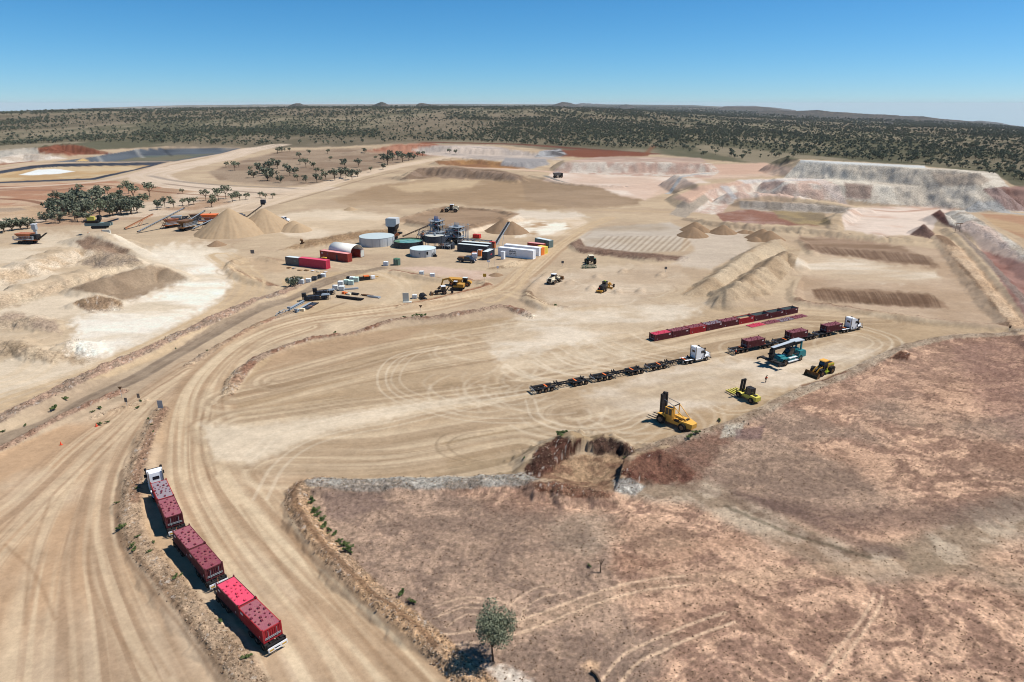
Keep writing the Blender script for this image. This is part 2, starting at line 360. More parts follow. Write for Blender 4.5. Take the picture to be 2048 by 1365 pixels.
# bush reserve inside the mine
area([(415, 345), (480, 322), (560, 303), (700, 297), (850, 300), (880, 312), (800, 326), (740, 340), (650, 368), (560, 374), (440, 362)], (182, 158, 132), 3, 3, c2=(166, 140, 116), sc=.03, rk=.3)
area([(60, 395), (130, 370), (260, 372), (400, 380), (540, 388), (560, 398), (420, 420), (300, 435), (180, 448), (60, 455), (-40, 470), (-40, 430)], (222, 198, 170), 3, 3, c2=(196, 160, 128), sc=.04, rk=.3)
area([(-60, 372), (60, 366), (220, 362), (340, 372), (250, 395), (120, 398), (60, 412), (-60, 420)], (196, 146, 114), 2, 2, c2=(210, 176, 144), sc=.05)
track([(-60, 374), (100, 372), (200, 370), (330, 385), (470, 395)], 4, (150, 96, 70), .6)
track([(-60, 396), (40, 400), (90, 408)], 5, (146, 92, 68), .7)
track([(-40, 378), (90, 381), (160, 378)], 9, (172, 130, 108), .6)
area([(-60, 418), (40, 416), (55, 420), (20, 424), (-60, 424)], (110, 120, 130), 1, 1)
area([(-60, 412), (60, 412), (90, 425), (60, 440), (-60, 436)], (214, 180, 142), 2, 2, op=.7)
# haul roads left
track([(560, 292), (500, 302), (440, 318), (380, 330), (330, 342), (300, 352), (330, 366), (430, 378), (540, 382), (640, 378)], 34, (226, 202, 176), .9, 2, streak=.25, fine=.3)
track([(300, 352), (350, 362), (430, 370), (560, 376), (620, 380)], 6, (158, 146, 134), .6, 2, rk=.5)
track([(330, 368), (420, 378), (540, 388), (600, 392)], 5, (150, 128, 110), .6, 2)
track([(-60, 380), (200, 363), (330, 330), (420, 312), (500, 298)], 10, (224, 198, 172), .8, 2)
track([(180, 324), (60, 330), (0, 338), (-60, 346)], 7, (220, 190, 165), .8, 2)
track([(480, 420), (560, 398), (640, 372), (740, 345), (820, 328), (900, 315), (1000, 308), (1100, 304)], 20, (226, 200, 170), .85, 3, streak=.3, fine=.4)
track([(560, 408), (640, 385), (740, 356), (800, 342)], 3, (168, 142, 114), .6, 1, rk=.6)
# waste heaps far left
area([(-60, 308), (30, 298), (75, 296), (80, 310), (-60, 322)], (176, 170, 158), 2, 2, c2=(196, 186, 170), sc=.1, rk=.6)
area([(75, 297), (110, 290), (155, 290), (200, 302), (230, 308), (130, 311), (80, 307)], (168, 104, 78), 2, 2, c2=(146, 88, 64), sc=.08, rk=.5)
area([(-60, 326), (40, 308), (90, 309), (135, 317), (60, 324), (-60, 334)], (222, 208, 190), 2, 2, c2=(204, 186, 166), sc=.08, rk=.5)
track([(-60, 338), (20, 328), (60, 324)], 8, (170, 110, 78), .8, 2, rk=.5)
# ponds
area([(105, 325), (180, 315), (275, 299), (330, 296), (482, 297), (440, 308), (350, 323)], (118, 126, 134), 1, .5, c2=(104, 112, 122), sc=.03)
area([(230, 323), (290, 312), (430, 308), (350, 322)], (140, 134, 112), 1.5, 1, c2=(120, 128, 118), sc=.02)
area([(150, 323), (165, 317), (180, 323)], (216, 180, 120), 1, 1)
track([(190, 312), (215, 320)], 2.5, (190, 186, 176), .8, 1); track([(272, 300), (285, 309)], 2.5, (190, 186, 176), .8, 1); track([(330, 298), (345, 308)], 1.2, (60, 64, 70), .8, 1)
area([(-60, 350), (0, 342), (60, 332), (110, 328), (338, 324), (300, 334), (190, 360), (0, 367), (-60, 370)], (92, 98, 112), 1, .5, c2=(80, 86, 100), sc=.03)
area([(-60, 356), (0, 348), (70, 337), (110, 334), (300, 331), (260, 341), (180, 357), (0, 364), (-60, 366)], (206, 170, 122), 1, 1, c2=(216, 190, 150), sc=.03)
area([(38, 350), (75, 340), (110, 338), (150, 343), (120, 348), (60, 351)], (236, 238, 232), 1, 1)
# open pit and red cuts in the middle distance
area([(730, 302), (790, 290), (850, 286), (900, 292), (1000, 300), (900, 312), (800, 312)], (176, 112, 84), 2, 3, c2=(196, 140, 112), sc=.02)
area([(820, 300), (880, 290), (980, 292), (1100, 312), (1130, 320), (1000, 322), (860, 312)], (216, 196, 178), 2, 3, c2=(190, 176, 164), sc=.03, rk=.5)
track([(850, 287), (950, 289), (1040, 291), (1150, 298), (1300, 308)], 26, (140, 84, 68), .8, 3, rk=.4)
area([(1090, 300), (1180, 300), (1300, 306), (1295, 312), (1180, 316), (1100, 312)], (158, 100, 78), 2, 2)
area([(1080, 302), (1120, 298), (1135, 310), (1100, 316), (1070, 314)], (188, 186, 184), 2, 2, c2=(120, 116, 116), sc=.08, rk=.5)
area([(870, 322), (960, 320), (1040, 330), (1060, 338), (960, 336), (880, 330)], (190, 142, 92), 1.5, 2, c2=(168, 122, 88), sc=.06, rk=.5)
area([(1010, 316), (1090, 318), (1100, 330), (1060, 338), (1000, 330)], (176, 170, 166), 2, 2, rk=.6)
track([(870, 334), (1000, 338), (1100, 344), (1110, 350)], 10, (228, 192, 164), .9, 2)
track([(1310, 290), (1300, 300), (1290, 310)], 6, (160, 108, 82), .8, 2)
# dark product windrow and graded pads behind
area([(800, 360), (835, 337), (900, 333), (1000, 341), (1046, 352), (1046, 362), (900, 358), (830, 358)], (168, 142, 120), 2, 2, c2=(152, 126, 104), sc=.08, rk=.35)
area([(660, 400), (760, 370), (870, 356), (1040, 362), (1120, 374), (1240, 380), (1290, 400), (1240, 415), (1050, 420), (900, 408), (700, 412)], (196, 168, 134), 3, 4, c2=(184, 154, 120), sc=.02)
area([(1040, 352), (1120, 366), (1240, 374), (1270, 392), (1280, 410), (1140, 416), (1050, 400)], (186, 158, 128), 4, 4, c2=(176, 148, 118), sc=.02)
area([(780, 372), (900, 360), (960, 362), (940, 376), (820, 386)], (218, 190, 150), 4, 4, op=.7)
area([(1085, 362), (1110, 345), (1250, 350), (1400, 357), (1420, 366), (1330, 372), (1290, 400), (1240, 392), (1200, 374)], (234, 214, 194), 3, 3, c2=(224, 194, 170), sc=.02)
area([(1230, 372), (1330, 362), (1400, 360), (1560, 352), (1600, 338), (1560, 332), (1420, 342), (1380, 372), (1290, 400)], (224, 192, 168), 3, 3, op=.8)
area([(1420, 330), (1530, 326), (1560, 335), (1530, 348), (1440, 350)], (218, 180, 154), 2, 2)
track([(1090, 352), (1130, 366), (1180, 371), (1250, 374)], 5, (150, 146, 138), .9, 2, rk=.9)
area([(1400, 395), (1560, 388), (1600, 395), (1560, 412), (1440, 418), (1360, 412)], (198, 170, 140), 3, 3)
track([(1200, 420), (1350, 425), (1440, 430), (1600, 445), (1800, 466), (1900, 480)], 9, (206, 178, 142), .8, 2)
# dumps
DG = (226, 214, 194)
area([(1105, 346), (1125, 326), (1200, 322), (1400, 325), (1425, 328), (1440, 344), (1420, 356), (1250, 352)], (206, 172, 152), 1.5, 1, c2=(220, 204, 186), sc=.16, st=(1, .5), rk=.8)
area([(1128, 324), (1200, 314), (1400, 316), (1415, 325), (1300, 324)], (214, 184, 164), 1.5, 1, c2=(196, 168, 148), sc=.05)
area([(1560, 364), (1600, 322), (1850, 335), (1990, 345), (2045, 400), (2050, 425), (1760, 408), (1690, 400)], DG, 1.5, 1.5, c2=(212, 198, 178), sc=.1, st=(1, .4), rk=.8)
area([(1600, 320), (1850, 332), (1852, 337), (1720, 330), (1600, 325)], (214, 214, 208), 1, .5, rk=.3)
area([(1860, 346), (1950, 346), (1985, 360), (1960, 372), (1880, 374)], (186, 164, 142), 3, 3, op=.6, rk=.8)
area([(1690, 366), (1745, 372), (1740, 400), (1690, 398)], (156, 124, 110), 4, 4, op=.7, rk=.8)
area([(1965, 378), (2010, 374), (2060, 410), (2050, 424), (2010, 420)], (148, 114, 104), 2, 2, c2=(176, 150, 140), sc=.2, st=(1, .2), rk=.8)
area([(2000, 374), (2200, 372), (2300, 420), (2060, 424)], (132, 82, 70), 3, 3, c2=(176, 140, 126), sc=.05)
area([(1375, 425), (1400, 385), (1480, 360), (1600, 356), (1665, 364), (1690, 405), (1540, 392), (1470, 400), (1440, 430)], (216, 184, 164), 2, 3, c2=(228, 214, 196), sc=.16, st=(1, .5), rk=.85)
area([(1340, 430), (1370, 395), (1400, 385), (1420, 400), (1370, 436)], (186, 170, 150), 2, 3, rk=.7)
area([(1345, 395), (1400, 372), (1540, 358), (1420, 380), (1380, 408), (1360, 400)], (218, 180, 154), 3, 3)
track([(1335, 388), (1370, 376), (1430, 368), (1500, 362)], 4, (188, 188, 184), .9, 1.5, rk=.9)
area([(1480, 360), (1640, 358), (1650, 363), (1560, 362), (1490, 368)], (214, 208, 200), 1.5, 1.5, op=.8)
area([(1632, 360), (1652, 360), (1690, 404), (1678, 404)], (220, 200, 186), 1.5, 1, op=.9)
area([(1440, 372), (1456, 372), (1476, 398), (1466, 400)], (206, 204, 200), 1.5, 1, op=.8)
track([(1470, 377), (1560, 384), (1640, 398), (1700, 414)], 4, (222, 200, 184), .9, 1)
track([(1480, 398), (1600, 404), (1700, 418)], 3, (214, 184, 162), .9, 1)
area([(1480, 402), (1640, 408), (1720, 418), (1700, 426), (1600, 428), (1480, 418)], (168, 154, 138), 2, 2, c2=(190, 176, 160), sc=.2, rk=.7)
area([(1430, 428), (1500, 418), (1560, 428), (1640, 452), (1560, 450), (1450, 444)], (172, 124, 104), 2, 4, c2=(190, 156, 140), sc=.06, rk=.4)
area([(1540, 420), (1650, 428), (1665, 450), (1600, 450), (1560, 436)], (182, 158, 116), 3, 3, c2=(160, 140, 112), sc=.08, rk=.3)
area([(1682, 430), (1705, 416), (1860, 412), (1920, 418), (1880, 430), (1860, 470), (1760, 472), (1690, 460)], (232, 210, 190), 3, 3, c2=(218, 182, 158), sc=.05, mot=.55)
track([(1740, 420), (1800, 424), (1870, 418)], 5, (190, 136, 108), .5, 3)
area([(1862, 430), (1880, 420), (1918, 452), (1904, 456), (1885, 448)], (128, 92, 84), 1.5, 1, rk=.5)
area([(1888, 428), (1925, 418), (1990, 460), (2060, 505), (2060, 530), (1960, 470), (1900, 450)], (214, 204, 188), 2, 2, c2=(186, 172, 154), sc=.12, rk=.9)
area([(1960, 428), (2200, 436), (2300, 520), (2100, 500), (1990, 452)], (206, 172, 132), 2, 2, c2=(198, 154, 120), sc=.06, st=(1, .3))
track([(1935, 424), (1990, 424), (2080, 432)], 6, (190, 188, 182), .9, 2, rk=.8)
track([(1925, 462), (1960, 480), (2000, 520), (2060, 580)], 9, (224, 196, 178), .8, 2)
area([(1960, 500), (2060, 530), (2200, 600), (2200, 760), (2060, 650), (2000, 560)], (158, 110, 98), 3, 4, c2=(186, 144, 130), sc=.06)
track([(1870, 470), (1920, 520), (1970, 580), (2040, 660), (2080, 700)], 7, (222, 190, 156), .7, 2)
area([(1820, 470), (1848, 448), (1870, 468), (1860, 478)], (140, 110, 98), 1.5, 1.5, rk=.6)
track([(1380, 440), (1480, 452), (1560, 456), (1640, 464), (1720, 472), (1850, 480)], 6, (158, 134, 110), .8, 2, rk=.8)
# central plant yard and chalky floors
area([(480, 452), (560, 430), (640, 418), (800, 430), (760, 455), (660, 470), (620, 480), (570, 470)], (230, 208, 178), 4, 5, c2=(218, 192, 158), sc=.03)
area([(880, 470), (1010, 440), (1140, 430), (1180, 445), (1140, 470), (1050, 478), (960, 470)], (232, 208, 178), 4, 4, c2=(216, 188, 152), sc=.05)
area([(1010, 450), (1060, 442), (1130, 446), (1140, 456), (1090, 472), (1030, 474)], (244, 232, 210), 3, 4, c2=(196, 160, 120), sc=.08, mot=.62)
area([(1040, 420), (1150, 424), (1180, 436), (1080, 440), (1000, 436)], (226, 208, 184), 4, 5)
area([(780, 442), (830, 428), (890, 413), (1000, 420), (1040, 428), (1010, 442), (930, 462), (870, 455)], (182, 152, 122), 2, 2, c2=(164, 134, 106), sc=.05, st=(.3, 1))
area([(560, 500), (620, 480), (720, 462), (800, 458), (790, 468), (700, 480), (620, 496)], (190, 158, 120), 2, 3, c2=(170, 138, 104), sc=.2, rk=.6)
area([(1150, 470), (1200, 455), (1340, 445), (1372, 460), (1360, 500), (1300, 508), (1180, 500)], (208, 192, 172), 3, 2, c2=(196, 176, 150), sc=.03)
for i in range(15):
    a0 = 1178+i*13; track([(a0+34, 472), (a0+16, 488), (a0, 502 if i > 4 else 499)], .7, (172, 148, 122), .65, .5)
    track([(a0+40, 472), (a0+22, 488), (a0+6, 503)], 1.0, (222, 204, 178), .5, .5)
area([(1140, 488), (1160, 478), (1170, 492), (1240, 502), (1380, 514), (1370, 524), (1240, 516), (1160, 506)], (160, 132, 112), 1.5, 2, c2=(146, 116, 98), sc=.2, rk=.5)
area([(1370, 470), (1480, 462), (1540, 470), (1500, 500), (1420, 540), (1340, 530), (1390, 500)], (214, 196, 174), 4, 4, op=.8)
# furrowed pads, right; furrow shade painted in as dark zones and stripes
area([(1596, 474), (1700, 478), (1800, 492), (1900, 500), (1960, 580), (2020, 655), (1940, 650), (1780, 628), (1620, 612), (1586, 590), (1610, 540), (1630, 500)], (206, 178, 148), 3, 2, c2=(194, 164, 132), sc=.04)
area([(1598, 474), (1700, 478), (1800, 494), (1860, 515), (1880, 536), (1760, 522), (1640, 506), (1615, 500)], (180, 150, 124), 4, 6, c2=(164, 134, 108), sc=.12, st=(.4, 1))
area([(1626, 580), (1650, 576), (1760, 580), (1860, 588), (1880, 600), (1900, 618), (1800, 614), (1700, 604), (1630, 600)], (176, 144, 116), 4, 5, c2=(156, 124, 98), sc=.12)
area([(1560, 500), (1610, 506), (1760, 525), (1870, 540), (1880, 560), (1800, 566), (1700, 560), (1600, 550)], (230, 214, 190), 7, 9, c2=(212, 186, 154), sc=.06, st=(.4, 1), mot=.52)
for i in range(34):
    t = i/33; a0 = 1632+t*240+random.uniform(-1.5, 1.5)
    q_ = random.uniform(0, 4); track([(a0-6-q_*.6, 578-q_+t*12), (a0+2, 588+t*12), (a0+10+q_*.5, 604+q_+t*13)], random.uniform(.6, 1.1), (116, 88, 70), random.uniform(.4, .7), .7, fade=3)
for i in range(36):
    t = i/35; a0 = 1612+t*236+random.uniform(-1.5, 1.5)
    q_ = random.uniform(0, 4); track([(a0-4-q_, 492-q_+t*18), (a0+8, 502+t*24), (a0+14+q_*.4, 506+q_*.6+t*26)], random.uniform(.7, 1.2), (124, 96, 78), random.uniform(.4, .7), .7, fade=4)
track([(1600, 606), (1700, 618), (1850, 640), (1960, 650), (2020, 656)], 4.5, (158, 126, 102), .8, 1, rk=.6)
track([(1880, 476), (1925, 530), (1965, 575), (2000, 620), (2040, 660)], 5.5, (140, 110, 86), .8, 1.5, rk=.7)
track([(1905, 458), (1960, 515), (2010, 570), (2070, 640)], 4, (156, 140, 128), .8, 1.5, rk=.7)
area([(1870, 480), (1930, 500), (1990, 570), (2050, 650), (2040, 670), (1990, 610), (1940, 545)], (218, 188, 154), 3, 4, c2=(208, 174, 138), sc=.06)
# long windrows
area([(1360, 590), (1400, 560), (1470, 515), (1540, 478), (1600, 500), (1590, 530), (1560, 565), (1540, 590), (1480, 600), (1440, 606)], (190, 162, 128), 2, 2, c2=(206, 180, 146), sc=.12, rk=.25)
track([(1440, 572), (1500, 532), (1560, 500)], 6, (214, 192, 160), .7, 2)
track([(1470, 592), (1530, 545), (1580, 515)], 3, (150, 128, 104), .6, 1.5, rk=.3)
area([(1480, 460), (1560, 462), (1560, 490), (1500, 500)], (200, 178, 148), 3, 3, op=.5)
# junction and yards
area([(560, 560), (640, 545), (700, 540), (790, 545), (860, 560), (960, 570), (860, 600), (700, 640), (600, 640)], (212, 182, 142), 4, 4, c2=TAN, sc=.06)
area([(790, 536), (860, 532), (960, 542), (1000, 552), (960, 560), (880, 552)], (220, 190, 166), 3, 3, c2=(206, 170, 144), sc=.06)
track([(610, 520), (700, 535), (760, 545), (800, 560), (815, 580), (790, 605), (740, 630), (680, 655)], 9, (224, 198, 162), .6, 2, streak=.5)
track([(786, 542), (880, 558), (965, 564)], 3.4, (158, 104, 80), .8, .8, rk=.6)
track([(976, 572), (900, 592), (800, 613)], 3.6, (176, 122, 90), .85, .8, rk=.7)
track([(452, 536), (500, 556), (545, 573)], 4, (150, 104, 78), .8, 1.5, rk=.7)
area([(440, 520), (480, 512), (560, 516), (600, 530), (560, 545), (500, 545)], (208, 178, 142), 3, 3)
track([(452, 540), (468, 524), (510, 515), (560, 522)], 4, (176, 146, 116), .8, 1.5, rk=.6)
track([(1054, 590), (1072, 603), (1100, 612), (1125, 616)], 4, (146, 118, 92), .85, 1.2, rk=.6)
track([(985, 538), (1020, 533), (1045, 522)], 4, (176, 146, 112), .8, 1.2, rk=.6)
area([(1000, 528), (1020, 520), (1060, 524), (1050, 534), (1010, 534)], (226, 198, 160), 2, 2)
# left benches
area([(-80, 500), (100, 470), (200, 466), (330, 490), (440, 500), (470, 560), (440, 620), (300, 690), (100, 770), (-80, 840)], (228, 207, 177), 12, 14, c2=(212, 186, 152), sc=.06)
area([(-80, 560), (0, 540), (100, 512), (150, 500), (200, 496), (180, 520), (100, 545), (0, 575), (-80, 600)], (210, 182, 147), 5, 7, c2=(228, 206, 176), sc=.2, rk=.6)
area([(160, 530), (190, 508), (230, 504), (270, 512), (290, 530), (220, 540)], (188, 164, 136), 2, 3, c2=(170, 150, 130), sc=.25, rk=.8)
area([(-80, 610), (0, 590), (130, 560), (240, 530), (290, 528), (160, 566), (60, 606), (-80, 640)], (222, 198, 164), 6, 8, c2=(204, 178, 146), sc=.2, rk=.55)
area([(140, 578), (190, 560), (300, 530), (335, 536), (378, 556), (370, 568), (300, 584), (262, 606), (225, 594)], (186, 160, 130), 2, 2, c2=(170, 144, 116), sc=.1, rk=.15)
area([(145, 606), (190, 590), (240, 600), (250, 620), (180, 628)], (192, 158, 120), 2, 3, c2=(170, 140, 110), sc=.25, rk=.8)
area([(148, 482), (180, 472), (262, 500), (250, 510), (170, 500)], (166, 136, 112), 2, 2, c2=(184, 156, 128), sc=.2, rk=.6)
track([(206, 468), (235, 484), (265, 498), (310, 516), (360, 530)], 5.5, (238, 220, 192), .9, 1)
area([(-80, 640), (30, 626), (110, 640), (120, 668), (60, 656), (-80, 660)], (194, 168, 142), 6, 8, c2=(210, 184, 152), sc=.2, rk=.6)
area([(-80, 690), (30, 682), (110, 705), (115, 730), (40, 712), (-80, 710)], (184, 158, 126), 6, 8, c2=(202, 176, 144), sc=.2, rk=.6)
area([(105, 712), (145, 672), (190, 692), (200, 720), (150, 730)], (206, 180, 146), 6, 8, c2=(186, 158, 126), sc=.2, rk=.5)
area([(150, 640), (260, 610), (360, 570), (380, 545), (350, 520), (300, 505), (340, 495), (400, 510), (440, 540), (460, 565), (440, 600), (350, 650), (260, 690), (180, 725), (130, 700), (150, 670)], (246, 234, 214), 14, 18, c2=(226, 206, 176), sc=.1, st=(.35, 1), mot=.6)
area([(300, 505), (340, 490), (420, 492), (470, 505), (430, 530), (380, 530)], (240, 224, 198), 12, 14, op=.8)
track([(440, 510), (480, 540), (500, 570), (470, 610), (380, 660), (280, 710), (180, 750), (60, 790), (-60, 830)], 12, (216, 186, 146), .8, 3, streak=.5)
track([(120, 690), (60, 745), (-20, 770), (-80, 790)], 10, (226, 200, 164), .5, 3, streak=.5)
# grey access road
track([(-90, 925), (0, 880), (100, 845), (180, 799), (270, 757), (360, 705), (450, 653), (520, 618), (580, 598), (640, 571), (700, 551), (762, 537)], 4.8, (160, 138, 116), .92, .8, streak=.2, c2=(172, 150, 126))
# rocky verges
track([(-80, 884), (0, 842), (100, 794), (190, 750), (260, 719), (330, 688), (400, 656), (450, 631), (500, 608), (560, 588), (600, 568)], 6.2, (196, 160, 134), .95, .8, rk=.95, c2=(176, 150, 128))
track([(-60, 934), (0, 902), (60, 873), (130, 834), (200, 803), (245, 784)], 2.6, (186, 150, 124), .9, .6, rk=.9, c2=(172, 130, 106))
track([(372, 733), (430, 699), (500, 660), (550, 637), (620, 615)], 2.4, (178, 130, 106), .9, .6, rk=.8, c2=(180, 156, 132))
track([(185, 836), (240, 819), (292, 803)], 2.2, (186, 158, 126), .9, .6, rk=.7)
track([(455, 788), (474, 756), (512, 724), (560, 701), (620, 682), (700, 670), (760, 654), (800, 643), (880, 637), (960, 624), (1010, 617), (1040, 625), (1062, 634)], 3.8, (176, 148, 124), .95, .7, rk=.9, c2=(160, 116, 92))
# sandy roads, left foreground
area([(-300, 960), (0, 905), (130, 850), (245, 800), (330, 770), (330, 810), (285, 880), (255, 960), (232, 1030), (250, 1100), (320, 1190), (420, 1310), (500, 1420), (500, 2300), (-1500, 2300)], SAND, 3, 3, c2=(210, 172, 132), sc=.06)
area([(330, 800), (420, 740), (460, 800), (560, 880), (620, 950), (590, 975), (585, 1020), (640, 1105), (740, 1200), (860, 1300), (960, 1400), (1000, 2300), (480, 2300), (560, 1440), (440, 1280), (310, 1120), (280, 1030), (290, 920)], SAND, 4, 4, c2=(213, 178, 138), sc=.06)
sr = [((40, 1400), (60, 1250), (90, 1120), (140, 1000), (200, 900), (290, 800), (380, 730)),
      ((200, 1400), (190, 1250), (180, 1120), (200, 1000), (240, 890), (300, 810), (400, 730)),
      ((330, 1400), (270, 1260), (225, 1120), (215, 1020), (235, 930), (285, 840)),
      ((-100, 1100), (40, 1000), (150, 900), (260, 820), (380, 740)),
      ((-150, 1400), (-60, 1180), (60, 1040), (170, 930), (280, 820))]
for i, q in enumerate(sr):
    track(q, 7, (188, 154, 120), .45, 2, streak=.9, s0=i, fine=.8)
    track(q, 5, (228, 200, 162), .35, 2, streak=.9, s0=i+20, fine=1.2)
sr = [((950, 1440), (860, 1340), (760, 1240), (660, 1130), (570, 1040), (500, 960), (450, 870), (430, 800), (450, 740), (520, 690), (620, 655)),
      ((800, 1440), (700, 1300), (600, 1180), (510, 1070), (440, 960), (410, 870), (405, 800), (430, 740), (500, 680), (600, 645), (720, 630), (860, 615), (960, 590), (1040, 560), (1110, 500), (1170, 460)),
      ((650, 1440), (580, 1300), (500, 1180), (430, 1070), (380, 970), (370, 880), (380, 800), (420, 735), (490, 680), (600, 640), (760, 620), (900, 600), (1000, 580), (1050, 540)),
      ((900, 1440), (780, 1300), (650, 1170), (540, 1050), (460, 950), (420, 850))]
for i, q in enumerate(sr):
    track(q, 9, (192, 158, 122), .42, 2, streak=.9, s0=i+5, fine=.7)
    track(q, 6, (230, 204, 166), .40, 2, streak=.9, s0=i+30, fine=1.1)
track([(980, 600), (1020, 575), (1060, 530), (1110, 490), (1160, 460), (1220, 436)], 9, (216, 186, 146), .7, 3, streak=.7)
track([(800, 620), (900, 600), (1000, 585), (1060, 600), (1120, 625), (1180, 640)], 7, (222, 194, 156), .5, 3, streak=.8)
for q in [((420, 960), (404, 900), (402, 850), (414, 800)), ((432, 950), (418, 890), (418, 845), (428, 800))]:
    track(q, .55, (160, 124, 92), .5, .4)
for q in [((560, 1020), (640, 1150), (740, 1260), (860, 1370)), ((540, 1000), (630, 1150), (720, 1270), (820, 1380)), ((600, 1200), (680, 1300), (760, 1400)), ((480, 1010), (560, 1130), (660, 1260)),
          ((100, 1000), (60, 1120), (50, 1250)), ((180, 1060), (180, 1160), (230, 1260), (300, 1360)), ((10, 1090), (70, 1150), (110, 1240)), ((260, 1210), (300, 1290), (340, 1350))]:
    track(q, .5, (172, 134, 98), .38, .5)
# hardstand
area([(470, 790), (520, 720), (620, 685), (800, 655), (1040, 632), (1200, 610), (1400, 612), (1620, 620), (1900, 650), (2060, 662), (1900, 670), (1780, 700), (1700, 745), (1600, 790), (1470, 850), (1280, 915), (1180, 880), (1110, 880), (1050, 940), (1040, 960), (640, 962), (560, 900), (480, 850)], (206, 178, 142), 3, 3, c2=(196, 166, 128), sc=.05, st=(.4, 1))
area([(880, 880), (1000, 860), (1110, 850), (1260, 880), (1180, 880), (1080, 900), (1040, 950), (900, 955)], (178, 154, 122), 8, 8, c2=(190, 160, 120), sc=.06)
area([(560, 700), (700, 670), (860, 655), (780, 690), (600, 760), (500, 800), (470, 790)], (196, 162, 126), 6, 6, op=.7)
for i, q in enumerate([((470, 800), (700, 750), (1000, 700), (1300, 650)), ((480, 850), (700, 820), (960, 790), (1200, 740)), ((500, 900), (760, 900), (1020, 860), (1280, 820)), ((560, 940), (800, 940), (1040, 900)), ((560, 760), (800, 700), (1100, 650)), ((1200, 700), (1500, 640), (1760, 640)), ((1150, 830), (1400, 770), (1700, 690)), ((1050, 760), (1300, 720), (1600, 660))]):
    track(q, 16, (224, 198, 162), .35, 5, streak=.95, s0=i+50, fine=.6)
    track(q, 16, (176, 146, 112), .28, 5, streak=.95, s0=i+70, fine=.7)
PC = (236, 220, 196)
area([(960, 670), (1080, 620), (1300, 600), (1420, 612), (1340, 650), (1240, 680), (1120, 700), (1000, 720)], PC, 16, 18, op=.75, c2=(216, 192, 160), sc=.12, st=(.5, 1), mot=.5)
area([(1160, 790), (1300, 745), (1440, 720), (1560, 720), (1700, 670), (1780, 690), (1700, 735), (1600, 770), (1460, 810), (1300, 830), (1180, 830)], (232, 214, 190), 12, 14, op=.7, c2=(212, 188, 156), sc=.12, st=(.5, 1), mot=.5)
area([(1060, 560), (1200, 530), (1360, 530), (1380, 570), (1260, 610), (1100, 605)], (222, 200, 172), 8, 10, op=.7, c2=(206, 180, 150), sc=.06)
area([(980, 740), (1060, 700), (1200, 690), (1300, 680), (1240, 720), (1100, 740), (1020, 760)], (230, 210, 180), 14, 16, op=.5, c2=(206, 178, 142), sc=.15, mot=.5)
area([(400, 850), (520, 850), (700, 825), (820, 805), (980, 790), (820, 830), (640, 870), (500, 930), (430, 920)], (234, 214, 184), 10, 8, op=.75)
LT = (232, 212, 182)
def wheels(pts, off=2.0, w=.42, c=LT, op=.6):
    w = w*1.3; op = min(1, op*.72)
    p = smooth_line(pts, 5); x, y = G(p[:, 0], p[:, 1]); t = np.gradient(np.stack([x, y], 1), axis=0)
    nrm = np.stack([-t[:, 1], t[:, 0]], 1)/np.maximum(np.hypot(t[:, 0], t[:, 1]), 1e-6)[:, None]
    for s in (-1, 1):
        u, v = PX(x+nrm[:, 0]*off/2*s, y+nrm[:, 1]*off/2*s, 0*x)
        track(np.stack([u, v], 1)[::2], w, c, op, .35)
def loop(cu, cv, ru, a0, a1, rv=None, tilt=0):
    x0, y0 = G(cu, cv); x1, _ = G(cu+ru, cv); r = abs(x1-x0); out = []
    for i in range(9):
        a = R(a0+(a1-a0)*i/8); xx = x0+r*math.cos(a); yy = y0+r*(rv or 1)*math.sin(a)
        u, v = PX(np.array(xx), np.array(yy), 0.0); out.append((float(u), float(v)))
    return out
wheels([(880, 696), (800, 712), (765, 745), (775, 785), (840, 815), (940, 838), (1060, 842)])
wheels([(930, 690), (840, 705), (800, 735), (795, 770), (850, 800), (950, 825)], op=.45)
wheels([(500, 915), (560, 870), (700, 835), (900, 805), (1080, 780), (1180, 760)], 2.2, .6, op=.7)
wheels([(520, 1000), (560, 930), (640, 880), (800, 845), (1000, 800), (1100, 786)], 2.2, .5, op=.5)
wheels([(1060, 800), (1080, 840), (1160, 860), (1240, 855), (1290, 830), (1340, 815)], op=.7)
for i in range(30):
    cu = 1010+random.gauss(0, 50); cv = 775+random.gauss(0, 14); ru = random.uniform(30, 120); a = random.uniform(120, 220)
    track(loop(cu, cv, ru, a, a+random.uniform(50, 130)), .75, LT, .6*random.uniform(.25, .6), .6)
for i in range(26):
    cu = random.uniform(1100, 1330); cv = random.uniform(815, 850); ru = random.uniform(40, 140); a = random.uniform(180, 330)
    track(loop(cu, cv, ru, a, a+random.uniform(40, 110)), .75, LT, .6*random.uniform(.3, .65), .6)
for i in range(34):
    cu = random.uniform(1480, 1740); cv = random.uniform(690, 770); cv = min(cv, 690+(1740-cu)*.4); ru = random.uniform(30, 100); a = random.uniform(-120, 200)
    track(loop(cu, cv, ru, a, a+random.uniform(50, 140)), .75, LT, .6*random.uniform(.25, .6), .6)
for i in range(70):
    cu = random.uniform(930, 1300); cv = random.uniform(640, 740); ru = random.uniform(30, 110); a = random.uniform(100, 350)
    track(loop(cu, cv, ru, a, a+random.uniform(30, 90)), .8, LT, random.uniform(.12, .32), .7)
for i in range(22):
    a = random.uniform(0, 1); cu = 1010+a*280; cv = 735-a*70+random.uniform(-12, 12)
    track([(cu, cv), (cu+40, cv+16+random.uniform(0, 10)), (cu+120, cv+34)], .8, LT, random.uniform(.25, .5), .5)
wheels([(1650, 645), (1720, 655), (1785, 675), (1790, 700), (1740, 730), (1660, 755), (1600, 775)], 2.4, .6, op=.75)
wheels([(1640, 665), (1720, 670), (1755, 690), (1700, 715), (1640, 735)], 2.2, .5, op=.6)
